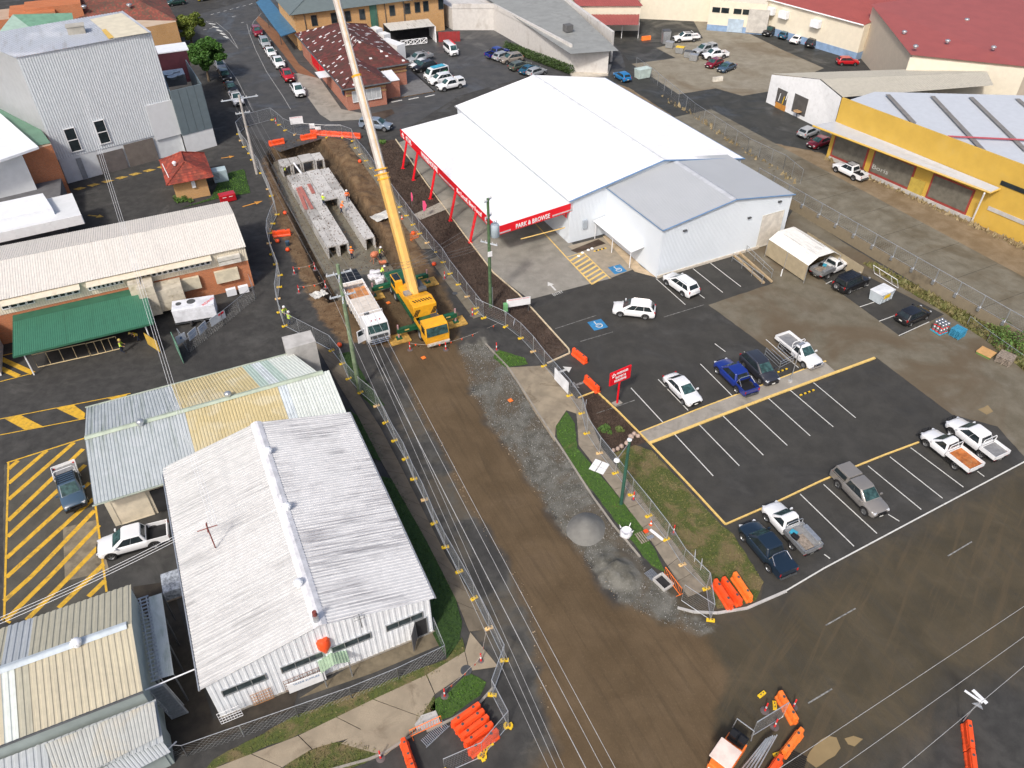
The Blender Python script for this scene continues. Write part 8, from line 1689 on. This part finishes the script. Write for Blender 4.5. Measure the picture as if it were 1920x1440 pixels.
for i,(x,y)in enumerate(((794,671),(957,751),(728,568))):t=thing('orange_marker',('small orange marker plate on the dirt road before the crane','small orange marker plate on the grey gravel','orange marker plate on the dark ground between truck and crane')[i],'marker',at(x,y,.05),.6);mb=MB();mb.box((0,0,.03),(.42,.42,.05));mb.build('plate',orange2,t)
mx=thing('cement_mixer','orange cement mixer standing on the trench slab','cement mixer',at(703,490,-1.66),.8);mb=MB();mb.lathe([(.2,-.45),(.42,-.15),(.42,.15),(.25,.5),(.27,.52)],(0,0,1.0),14,axis='X');mb.build('drum',PM('mixer_orange',(.55,.18,.09),.6,var=.2),mx,smooth=40);mb=MB();mb.tube([(-.5,-.35,0),(-.1,0,.9),(-.5,.35,0)],.04,5);mb.tube([(.5,-.35,0),(.1,0,.9),(.5,.35,0)],.04,5);mb.build('stand',PM('mixer_orange'),mx)
whb=thing('wheelbarrow','muddy orange wheelbarrow beside the cement mixer','wheelbarrow',at(718,500,-1.66),.3);mb=MB();mb.solid([(-.25,-.2,.4),(.25,-.2,.4),(.25,.2,.4),(-.25,.2,.4)],[(-.45,-.35,.7),(.5,-.35,.7),(.5,.35,.7),(-.45,.35,.7)],capt=False);mb.build('tray',PM('mixer_orange'),whb);mb=MB();mb.tube([(-1.0,-.3,.55),(.5,-.1,.25)],.025,5);mb.tube([(-1.0,.3,.55),(.5,.1,.25)],.025,5);mb.build('handle',dgrey,whb);mb=MB();mb.lathe([(.18,-.05),(.18,.05)],(.6,0,.18),12,axis='Y');mb.build('wheel',rubber,whb)
for i,(x,y)in enumerate(((699,516),(706,524),(712,532),(697,523),(716,524),(708,515))):t=thing('cement_bag','%s white material bag in the heap beside the crane'%ordn(i),'bag',at(x,y,.0),random.uniform(0,3),'white bags beside the crane');mb=MB();mb.box((0,0,.28),(.9,.65,.55));o=mb.build('sack',PM('white_sack'),t);bevel(o,.15,3)
pm_=thing('black_membrane','black plastic membrane spread at the trench end behind the truck','membrane',at(665,530),LZ);mb=MB();q=pl((627,520),(650,508),(668,505),(682,528),(655,540));mb.face([(p.x,p.y,.12+.1*(k%2))for k,p in enumerate(q)]);mb.build('membrane_sheet',PM('black_membrane',(.01,.01,.01),.35),pm_,world=True);
gpile=thing('gravel_pile','smooth cone of pale grey crusher dust beside the kerb','gravel pile',at(1099,992),LZ);mb=MB();mb.lathe([(1.75,-.05),(1.6,.08),(1.1,.5),(.55,.88),(.25,1.02),(.02,1.05)],(0,0,0),40);o=mb.build('heap',PM('crusher_dust',(.17,.168,.155),.9,var=.1,scale=2,bump=.3,bscale=20),gpile,smooth=80)
for v in o.data.vertices:v.co.xy*=1+.06*math.sin(2.1*math.atan2(v.co.y,v.co.x))
# compactor at the bottom edge
cm2=thing('mini_roller','orange and black mini roller with a pale canopy at the bottom edge','roller',at(1362,1424),R(48));mb=MB();mb.box((-.2,0,.8),(2.6,1.3,.7));o=mb.build('body',orange2,cm2);bevel(o,.06);mb=MB();mb.box((1.0,0,1.2),(.9,1.1,.25));mb.box((.9,-.3,1.5),(.45,.45,.4));mb.box((.9,.3,1.5),(.45,.45,.4));mb.build('seat',black,cm2)
mb=MB();mb.box((-.9,0,2.3),(1.5,1.4,.1));o=mb.build('canopy',PM('pale_pink_canopy',(.75,.62,.55),.5),cm2);bevel(o,.03)
for x,y in((-1.5,-.6),(-1.5,.6),(-.3,-.6),(-.3,.6)):mb=MB();mb.tube([(x,y,1.1),(x,y,2.3)],.03,5);mb.build('canopy_post',black,cm2)
mb=MB();mb.tube([(1.6,-.65,.9),(1.7,-.6,2.0),(1.7,.6,2.0),(1.6,.65,.9)],.04,6);mb.build('roll_bar',galv,cm2)
for x in(-1.2,1.1):mb=MB();mb.lathe([(.42,-.55),(.42,.55)],(x,0,.42),20,axis='Y');mb.build('drum',galv,cm2)
fp3=thing('folded_fence_stack','bundle of long grey fence panels leaning along the orange barriers','fence panels',at(1400,1440));
for k in range(4):p,q=at(1386+k*8,1448,.5+.1*k),at(1437+k*4,1385-k*2,.9+.08*k);mb=MB();mb.tube([p,q],.05,5);mb.tube([p+Vector((.25,0,.1)),q+Vector((.25,0,.1))],.04,5);mb.build('panel_bundle',frame_m,fp3,world=True)
# generator trailer by the brick building
gn_=thing('site_generator','white boxed generator trailer with red lettering beside the brick building','generator',at(372,600),LZ-.15);mb=MB();mb.box((0,0,1.5),(4.4,2.0,1.6));o=mb.build('housing',PM('generator_white',(.68,.7,.74),.45,dirt=((.4,.4,.42),.3,2)),gn_);bevel(o,.05);mb=MB();mb.box((0,0,.5),(4.6,1.6,.3));mb.build('chassis',dgrey,gn_)
mb=MB();mb.lathe([(.45,0),(.45,.06),(.1,.08)],(-.2,.3,2.3),14);mb.build('fan_vent',dgrey,gn_);mb=MB();mb.lathe([(.3,0),(.3,.06)],(-1.5,.2,2.3),14);mb.build('fan_vent',dgrey,gn_);bigwheels(gn_,[(-.6,-1.0),(.6,-1.0)],.35,.22)
g0=gn_.location;lettering('RIDING',.5,(g0.x+1.6,g0.y+.2,2.33),LF(.8,1),LF(1,-.8),red_s,gn_,.004,fitw=1.6)
t=thing('yellow_gate','yellow sheet gate standing open beside the green awning post','gate',at(290,655),R(-38));mb=MB();mb.box((0,0,.9),(2.3,.05,1.5));mb.build('gate_sheet',PM('dull_gold',(.5,.33,.06),.7),t)
t=thing('green_gate','green mesh gate standing open at the corner of the skip yard','gate',at(338,668),R(-58));mb=MB();mb.tube([(-1.5,0,.1),(-1.5,0,2.2),(1.5,0,2.2),(1.5,0,.1)],.04,5,closed=True);mb.build('gate_frame',PM('gate_green',(.12,.25,.18),.6),t);mb=MB();mb.box((0,0,1.15),(2.9,.02,2.0));mb.build('gate_mesh',PM('gate_green'),t)
for i,(a,b)in enumerate((((72,690),(170,668)),((172,668),(226,655)))):p,q=at(*a),at(*b);d=q-p;L=d.length;t=thing('cream_gate',('longer','shorter')[i]+' cream framed sliding gate below the green awning','gate',p,math.atan2(d.y,d.x));mb=MB();mb.tube([(0,0,.1),(0,0,1.7),(L,0,1.7),(L,0,.1)],.05,5,closed=True);[mb.tube([(L*k/4,0,.1),(L*k/4,0,1.7)],.03,4)for k in range(1,4)];mb.build('gate_frame',PM('gate_cream',(.6,.48,.28),.6),t)
wt=thing('wrapped_pallet','pallet of goods wrapped in clear plastic beside the white warehouse','pallet',at(327,1105),LZ);mb=MB();mb.box((0,0,.6),(1.3,1.9,1.0));o=mb.build('wrapped_load',PM('clear_wrap',(.35,.38,.42),.15,var=.5,scale=4),wt);bevel(o,.08);mb=MB();mb.box((0,0,.06),(1.4,2.0,.12));mb.build('pallet_base',wood_g,wt)
sr=thing('steel_stair','grey steel staircase going down beside the cream roof shed','staircase',at(300,1290),LZ);p,q=at(290,1288,3.2),at(338,1342,.2)
for s in(-.5,.5):o_=(LF(0,s)-LF(0,0));mb=MB();mb.tube([p+o_,q+o_],.06,5);mb.tube([p+o_+up,q+o_+up],.03,5);mb.build('stringer',galv,sr,world=True)
for k in range(13):c=p.lerp(q,k/12.5);mb=MB();mb.box(c,(1.0,.25,.04),LZ);mb.build('tread',galv,sr,world=True)
lr_=thing('rack_shelter','long narrow rack with ladder top and green grey tin roof beside the cream shed','storage rack',at(295,1200),LZ)
a_,b_,c_,d_=at(278,1120,3.4),at(303,1112,3.4),at(326,1265,3.4),at(292,1275,3.4);mb=MB();mb.corr(d_,c_,b_,a_,.12,.02);mb.build('tin_roof',SM('grey_green_tin',(.6,.64,.62),(.25,.33,.25),LZ,.3,1,amt=.8),lr_,world=True);upf(lr_,'tin_roof')
mb=MB();p,q=at(262,1122,3.5),at(288,1278,3.5);p2_,q2_=at(274,1119,3.5),at(299,1270,3.5)
mb.tube([p,q],.05,4);mb.tube([p2_,q2_],.05,4);[mb.box(p.lerp(q,k/22).lerp(p2_.lerp(q2_,k/22),.5),(.7,.1,.06),LZ)for k in range(23)];mb.build('ladder_top',galv,lr_,world=True)
for f in(0,.33,.66,1):
 for A_,B_ in((a_,d_),(b_,c_)):m=A_.lerp(B_,f);mb=MB();mb.tube([(m.x,m.y,0),(m.x,m.y,3.4)],.06,5);mb.build('post',dgrey,lr_,world=True)
fr_=thing('crate_of_bars','white and rusty mesh stillages standing along the warehouse front','stillage',at(500,1325),LZ);
for(x,y,m,w)in((497,1318,PM('rust_mesh',(.4,.18,.06),.8),1.3),(437,1352,white_p,1.4),(574,1285,PM('rust_dark',(.2,.1,.07),.8),2.6)):
 mb=MB();c=at(x,y)
 for k in range(9):a=c+LF(0,-w/2+k*w/8)-LF(0,0);mb.tube([(a.x,a.y,.2),(a.x,a.y,1.5)],.02,4)
 for z in(.2,.5,.8,1.1,1.5):a,b=c+LF(0,-w/2)-LF(0,0),c+LF(0,w/2)-LF(0,0);mb.tube([(a.x,a.y,z),(b.x,b.y,z)],.02,4)
 mb.build('mesh_side',m,fr_,world=True)
for i,(x,y)in enumerate(((1254,22),(1263,22),(1272,20),(1290,19))[:3]):t=thing('water_tank','%s white water tank on the loading dock'%ordn(i),'tank',at(x,y,1.2),0,'white tanks on the dock');mb=MB();mb.lathe([(.6,0),(.62,.1),(.6,1.2),(.3,1.35),(.05,1.4)],(0,0,0),12);mb.build('tank_body',white_m,t,smooth=40)
for i,(x,y,m)in enumerate(((1345,152,bwh),(1211,75,orange2))):t=thing('water_barrier',('single dirty white plastic barrier in the rear yard','single faded orange barrier left of the steel cage')[i],'barrier',at(x,y),.3);mb=MB();P_=[(-.3,0),(-.15,.8),(.15,.8),(.3,0)];mb.solid([(-1.0,a,b)for a,b in P_],[(1.0,a,b)for a,b in P_]);mb.build('shell',m if i else PM('dirty_white_plastic',(.55,.52,.45),.6,var=.2),t)
dr=thing('roof_duct','curved grey duct on the cream wall behind the beige roof','duct',at(1832,128,5));mb=MB();mb.lathe([(1.4,-.9),(1.5,0),(1.4,.9)],(0,0,.5),16,axis='X');mb.build('duct_body',PM('duct_grey',(.3,.36,.38),.5),dr,smooth=40)
pf=thing('red_gate','dark red panel gate beside the white hall','gate',at(852,78),.1)
for k in range(6):mb=MB();mb.box((-1.9+k*.75-1,0,1.0),(.72,.08,2.0));mb.build('gate_panel',PM('oxide_red',(.3,.03,.03),.7),pf)
for i,(x,y,r)in enumerate(((1183,820,.3),(1189,815,.25),(1176,832,.3),(1165,838,.25),(1158,843,.22),(1150,846,.2),(1196,819,.25),(1180,826,.2))):t=thing('garden_rock','%s pinkish rock from the left in the border of the lower garden bed'%ordn(i),'rock',at(x,y),i,'garden rocks');mb=MB();mb.lathe([(r*.6,-.05),(r,.1),(r*.7,.28),(.02,.34)],(0,0,0),7);o=mb.build('stone',PM('pink_stone',(.4,.3,.25),.85,var=.2,scale=4),t,smooth=60)
for i,(x,y)in enumerate(((1085,481),(1092,475),(1103,470),(1110,467))):t=thing('garden_rock','%s white rock from the left in the small bed by the porch'%ordn(i),'rock',at(x,y),i,'garden rocks');mb=MB();mb.lathe([(.15,0),(.22,.1),(.1,.2)],(0,0,0),7);mb.build('stone',white_p,t)
tn=thing('outdoor_table','round weathered table inside the second opening of the white gable building','table',ongab(1504,190)+gn*.5);tn.location.z=1.2;mb=MB();mb.lathe([(.7,0),(.7,.08)],(0,0,0),14);mb.build('top',wood,tn);mb=MB();mb.tube([(0,0,-1.2),(0,0,0)],.07,6);mb.build('leg',dgrey,tn)
# PLANTS
def leafmat(name,a,b):
 m,nt,bs=nodes(name);P=wpos(nt);c=mixc(nt,ramp(nt,noise(nt,P,1.1,4,.6),.35,.65),a,b);c=mixc(nt,mth(nt,'MULTIPLY',ramp(nt,noise(nt,P,9,2,.6),.4,.7),.5),c,tuple(x*1.7 for x in b))
 nt.links.new(c,bs.inputs['Base Color']);bs.inputs['Roughness'].default_value=.65;MAT[name]=m;return m
def clumps(mb,c,rad,n,s,rz_=(1,1,1),shell=.35):
 for _ in range(n):
  d=Vector((random.gauss(0,1),random.gauss(0,1),random.gauss(0,1))).normalized();r=(1-shell*random.random()**1.5);p=Vector(c)+Vector((d.x*rad[0],d.y*rad[1],d.z*rad[2]))*r
  a=Vector((random.uniform(-1,1),random.uniform(-1,1),random.uniform(-.6,.6))).normalized();b=a.cross(Vector((random.uniform(-1,1),random.uniform(-1,1),random.uniform(-1,1)))).normalized();q=s*random.uniform(.6,1.3)
  mb.face([p-a*q,p-b*q*.5,p+a*q,p+b*q*.5])
def tree(px,py,lab,balls,m,h):
 t=thing('street_tree',lab,'tree',at(px,py));mb=MB();mb.tube([(0,0,0),(.1,0,h*.35),(.1,.1,h*.6)],[.28,.2,.12],8);tr=mb.build('trunk',PM('bark',(.12,.09,.06),.9,var=.3),t)
 lm=MB()
 for(x,y,z,r)in balls:lm.tube([(.1,0,h*.35),(x*.6,y*.6,z*.75),(x,y,z)],[.12,.07,.03],5)
 lm.build('limbs',MAT['bark'],t);mb=MB()
 for(x,y,z,r)in balls:
  for _ in range(13):
   d=Vector((random.gauss(0,1),random.gauss(0,1),random.gauss(0,.7))).normalized()*r*random.uniform(.35,.95);k=r*random.uniform(.28,.5);clumps(mb,(x+d.x,y+d.y,z+d.z),(k,k,k*.7),230,.24)
 mb.build('crown',m,t);return t
tree(392,152,'big round leafy tree beside the tall white building',[(0,0,5.6,2.5),(2.3,.6,4.8,1.9),(-2.4,-.3,5.0,2.0),(.4,-2.2,4.4,2.0),(.5,2.0,5.2,2.0)],leafmat('mid_leaf',(.035,.09,.012),(.06,.15,.02)),5.5)
tree(362,92,'smaller yellow green tree at the street corner',[(0,0,5.2,2.0),(2.2,.4,5.6,1.6),(-1.9,0,5.0,1.7),(.6,-1.8,3.6,1.3)],leafmat('olive_leaf',(.06,.1,.012),(.13,.16,.02)),5.2)
def bush(px,py,lab,r,m,n=3,name='bush',s=.13):
 t=thing(name,lab,'bush',at(px,py));mb=MB()
 for _ in range(n*4):d=Vector((random.gauss(0,1),random.gauss(0,1),0))*.45*r;k=r*random.uniform(.3,.5);clumps(mb,(d.x,d.y,k*.8),(k,k,k),90,s)
 mb.build('foliage',m,t);mb=MB();[mb.tube([(0,0,0),(random.uniform(-.5,.5)*r,random.uniform(-.5,.5)*r,r*.6)],.03,4)for _ in range(4)];mb.build('stems',MAT['bark'],t)
hg=thing('hedge','long clipped dark green hedge along the stained white hall','hedge',at(1000,120));mb=MB();a,b=at(949,96),at(1070,142)
for k in range(60):p=a.lerp(b,k/59);clumps(mb,(p.x,p.y+.6,.95),(.75,.8,.9),110,.16)
mb.build('foliage',leafmat('hedge_leaf2',(.025,.05,.012),(.05,.09,.02)),hg,world=True)
gl=leafmat('weed_leaf',(.08,.11,.03),(.12,.16,.04));bl=leafmat('bush_leaf',(.05,.11,.02),(.09,.17,.03));dl=leafmat('dry_weed',(.2,.15,.08),(.3,.24,.13))
bush(1905,655,'dense green bush at the right edge beside the grey pallets',2.3,bl);bush(1870,625,'twiggy olive bush above the low wire fence',1.6,gl)
bush(1136,807,'small green shrub in the lower garden bed',.6,bl,s=.08);bush(1161,806,'thin grey green shrub in the lower garden bed',.4,gl,s=.07);bush(342,378,'dark bush against the brick kiosk wall',.9,bl);bush(583,92,'clipped bush by the pub signs',.7,leafmat('dark_leaf',(.02,.04,.012),(.03,.06,.015)));bush(840,80,'potted shrub beside the beer garden ramp',.5,gl);bush(716,268,'small shrub at the far corner of the mulch bed',.6,bl)
bush(755,650-22,'x',.1,gl)if False else None
# weeds and tufts that nobody could count
def scatter(nm,lab,poly,n,s,m,z=.06,flat=.25):
 P_=np.array([(p[0],p[1])for p in poly]);lo,hi=P_.min(0),P_.max(0);X=RNG.uniform(lo[0],hi[0],n*3);Y=RNG.uniform(lo[1],hi[1],n*3);k=sdist(X,Y,poly)>.05;X,Y=X[k][:n],Y[k][:n];N_=len(X)
 A=RNG.uniform(0,6.28,N_);S=s*RNG.uniform(.5,1.4,N_);H=S*RNG.uniform(flat,1.2,N_);dx,dy=np.cos(A)*S*.5,np.sin(A)*S*.5;lx,ly=RNG.uniform(-1,1,N_)*S*.5,RNG.uniform(-1,1,N_)*S*.5
 V=np.stack([np.stack([X-dx,Y-dy,np.full(N_,z-.02)],1),np.stack([X+dx,Y+dy,np.full(N_,z-.02)],1),np.stack([X+lx,Y+ly,z+H],1)],1).reshape(-1,3)
 me=bpy.data.meshes.new(nm);me.from_pydata(V.tolist(),[],np.arange(N_*3).reshape(-1,3).tolist());me.materials.append(m);o=bpy.data.objects.new(nm,me);COL.objects.link(o);tag(o,lab,nm.replace('_',' '),kind='stuff')
tg,td,tk_=leafmat('tuft_green',(.05,.13,.015),(.09,.2,.02)),leafmat('tuft_dry',(.1,.12,.03),(.19,.16,.07)),leafmat('tuft_dark',(.02,.055,.01),(.035,.08,.012))  # tuft_dark: blades coloured with the painted shade of the warehouse strips
gi=0
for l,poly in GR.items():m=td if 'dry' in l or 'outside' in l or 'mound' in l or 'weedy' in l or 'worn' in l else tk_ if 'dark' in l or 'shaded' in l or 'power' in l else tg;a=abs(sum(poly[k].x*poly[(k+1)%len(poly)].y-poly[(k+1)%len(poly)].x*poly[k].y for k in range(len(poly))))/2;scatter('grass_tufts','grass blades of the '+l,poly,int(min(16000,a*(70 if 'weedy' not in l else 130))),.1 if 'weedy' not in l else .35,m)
mc=PM('mulch_chips',(.075,.05,.038),.9,var=.5,scale=9);scatter('mulch','dark wood chips filling the long bed beside the canopy',pl((690,268),(740,264),(925,514),(970,552),(1062,655),(1028,678),(985,636),(945,603),(905,590),(878,556),(780,425),(700,300)),26000,.13,mc,.06,.3);scatter('mulch','dark wood chips in the lower garden bed',pl((1088,747),(1118,737),(1210,828),(1190,836),(1150,848),(1118,810)),6000,.09,mc,.06,.3)
ps=PM('pale_stones',(.36,.28,.19),.85,var=.35,scale=7)
for lab,q in(('loose pale stones along the left edge of the dirt road',((775,740),(835,850),(870,930),(920,1010),(972,1090),(1000,1160),(1012,1250),(1022,1330))),('loose pale stones along the right edge of the dirt road',((880,730),(935,820),(990,900),(1050,985),(1100,1060),(1160,1125),(1230,1165),(1330,1190)))):
 P_=pl(*q);poly=[p+Vector((.35,0,0))for p in P_]+[p-Vector((.3,0,0))for p in P_[::-1]];scatter('loose_stones',lab,poly,1500,.09,ps,.05,.2)
scatter('gravel','loose grey gravel spread at the road corner',GRAV,9000,.09,PM('grey_stones',(.25,.25,.24),.85,var=.5,scale=8),.05,.2);scatter('clods','clods of clay on the trench edge',CLAY,4500,.14,PM('clay_clods',(.13,.085,.05),.9,var=.5,scale=5),.05,.3);scatter('dry_weeds','dry brown weeds at the foot of the yellow shop',[T0-nY*.2,T1-nY*.2,T1-nY*1.6,T0-nY*.7],2500,.4,dl,.05,.6)
scatter('dry_weeds','dry tufts along the chain wire fence behind the big shed',pl((1240,180),(1290,205),(1400,280),(1500,345),(1495,350),(1395,288),(1285,212),(1236,184)),700,.45,dl,.05,.6)
# PEOPLE
skin=PM('skin',(.45,.26,.17),.6);hv_y=PM('hi_vis_yellow',(.6,.8,.06),.6);hv_o=PM('hi_vis_orange',(.9,.16,.02),.6);trou=PM('navy_trousers',(.02,.03,.06),.8);boot=PM('boots',(.05,.035,.02),.8);hat_w=PM('helmet_white',(.78,.78,.78),.35);hat_o=PM('helmet_orange',(.85,.3,.03),.35);strap=PM('silver_tape',(.6,.6,.6),.4)
def person(px,py,z,rz,lab,top,hat,bend=0.0,stride=.12,arms=.3):
 t=thing('person',lab,'person',at(px,py,z),rz);c,s=math.cos(bend),math.sin(bend)
 def T(x,y,h):
  dz=h-.92;return(x,y*1+s*dz*-1+(0),.92+dz*c)if h>.92 else(x,y,h)
 J={'pelvis':(0,0,.95),'chest':T(0,0,1.3),'neck':T(0,-.01,1.48),'head0':T(0,-.02,1.56),'head':T(0,-.03,1.7),'nose':T(0,-.13,1.62)}
 E_=[('pelvis','chest'),('chest','neck'),('neck','head0'),('head0','head')];Rr={'pelvis':.15,'chest':.17,'neck':.06,'head0':.09,'head':.1}
 del J['nose']
 for sd,k in((-1,'l'),(1,'r')):
  st=stride*sd
  for nm,p,r in(('hip',(sd*.1,0,.88),.11),('knee',(sd*.12,-st*.5-.03,.5),.075),('ankle',(sd*.12,st,.1),.05),('toe',(sd*.13,st-.18,.04),.045),('sh',T(sd*.2,0,1.4),.075),('el',T(sd*.29,-arms*.4,1.14),.05),('wr',T(sd*.25,-arms,1.0),.036),('hand',T(sd*.23,-arms-.09,.97),.04),('thumb',T(sd*.18,-arms-.06,.99),.015),('f1',T(sd*.25,-arms-.17,.94),.017),('f2',T(sd*.21,-arms-.17,.93),.017)):J[nm+k]=p;Rr[nm+k]=r
  E_+=[('pelvis','hip'+k),('hip'+k,'knee'+k),('knee'+k,'ankle'+k),('ankle'+k,'toe'+k),('chest','sh'+k),('sh'+k,'el'+k),('el'+k,'wr'+k),('wr'+k,'hand'+k),('hand'+k,'thumb'+k),('hand'+k,'f1'+k),('hand'+k,'f2'+k)]
 ks=list(J);me=bpy.data.meshes.new('body');me.from_pydata([J[k]for k in ks],[(ks.index(a),ks.index(b))for a,b in E_],[]);o=bpy.data.objects.new('body',me);COL.objects.link(o)
 o.modifiers.new('s','SKIN');
 for i,k in enumerate(ks):r=Rr[k];me.skin_vertices[0].data[i].radius=(r,r*.75 if k in('chest','pelvis')else r)
 me.skin_vertices[0].data[0].use_root=True;o.modifiers.new('u','SUBSURF').levels=1;bpy.context.view_layer.update()
 m2=bpy.data.meshes.new_from_object(o.evaluated_get(bpy.context.evaluated_depsgraph_get()));bpy.data.objects.remove(o);bpy.data.meshes.remove(me);m2.name='body'
 for m in(skin,top,trou,boot):m2.materials.append(m)
 nk=Vector(J['neck']);w1,w2=Vector(J['wrl']),Vector(J['wrr']);hp=Vector((0,0,.95));ax=(nk-hp).normalized()
 for f in m2.polygons:
  p=Vector(f.center);f.use_smooth=True;u=(p-hp).dot(ax)
  f.material_index=3 if p.z<.13 else 2 if u<.0 and(p-w1).length>.2 and(p-w2).length>.2 else 0 if u>.5 or min((p-w1).length,(p-w2).length)<.12 or p.y<min(w1.y,w2.y)-.02 else 1
 o=bpy.data.objects.new('body',m2);COL.objects.link(o);o.parent=t;KIDS[t].append(o)
 h=Vector(J['head']);mb=MB();mb.lathe([(.17,-.01),(.145,.0),(.14,.05),(.1,.12),(.03,.145)],h+Vector((0,-.01,.02)),14);mb.build('helmet',hat,t,smooth=50)
 mb=MB();mb.box(h+Vector((0,-.115,-.06)),(.03,.04,.05));mb.build('nose',skin,t);mb=MB();[mb.box(h+Vector((x,-.1,-.03)),(.022,.015,.014))for x in(-.035,.035)];mb.build('eyes',black,t)
 mb=MB();q=hp.lerp(nk,.35);mb.lathe([(.2,-.025),(.2,.025)],q,12,cap=False);o=mb.build('reflective_band',strap,t);o.data.transform(Matrix.Translation(q)@Matrix.Diagonal((.95,.72,1,1))@Matrix.Translation(-q));return t
person(607.5,386,.06,2.6,'worker in yellow hi-vis and white helmet walking on the left culvert roof',hv_y,hat_w,.15)
person(652.5,378,.06,.3,'worker in orange hi-vis and white helmet standing on the right culvert row',hv_o,hat_w,.1)
person(641,401,-.1,2.4,'worker in orange hi-vis climbing at the edge of the right culvert row',hv_o,hat_o,.5)
person(661,486,-1.66,2.9,'worker all in orange standing on the wet slab before the culverts',hv_o,hat_o,.05)
person(714,485,-1.66,1.2,'worker in a yellow vest and white helmet beside the cement mixer',hv_y,hat_w,.2)
person(535,598,0,1.0,'worker in hi-vis with white helmet at the left fence, the further of two',hv_y,hat_w,.2);person(544,610,0,2.6,'worker in hi-vis with white helmet at the left fence, the nearer of two',hv_y,hat_w,.15)
person(231,662,0,1.8,'worker in yellow shirt and hat walking past the cream sliding gate',hv_y,PM('straw_hat',(.55,.42,.12),.7),.1,.2);person(262,640,0,-.8,'worker in a yellow shirt bending forward under the green awning',PM('yellow_shirt',(.75,.5,.02),.7),PM('straw_hat'),.9)
person(534,330,-1.66,1.6,'worker in a lime vest bent down at the far left of the culverts',hv_y,hat_w,.8);person(716,522,0,2.0,'worker in a yellow vest among the white bags beside the crane',hv_y,hat_w,.6)
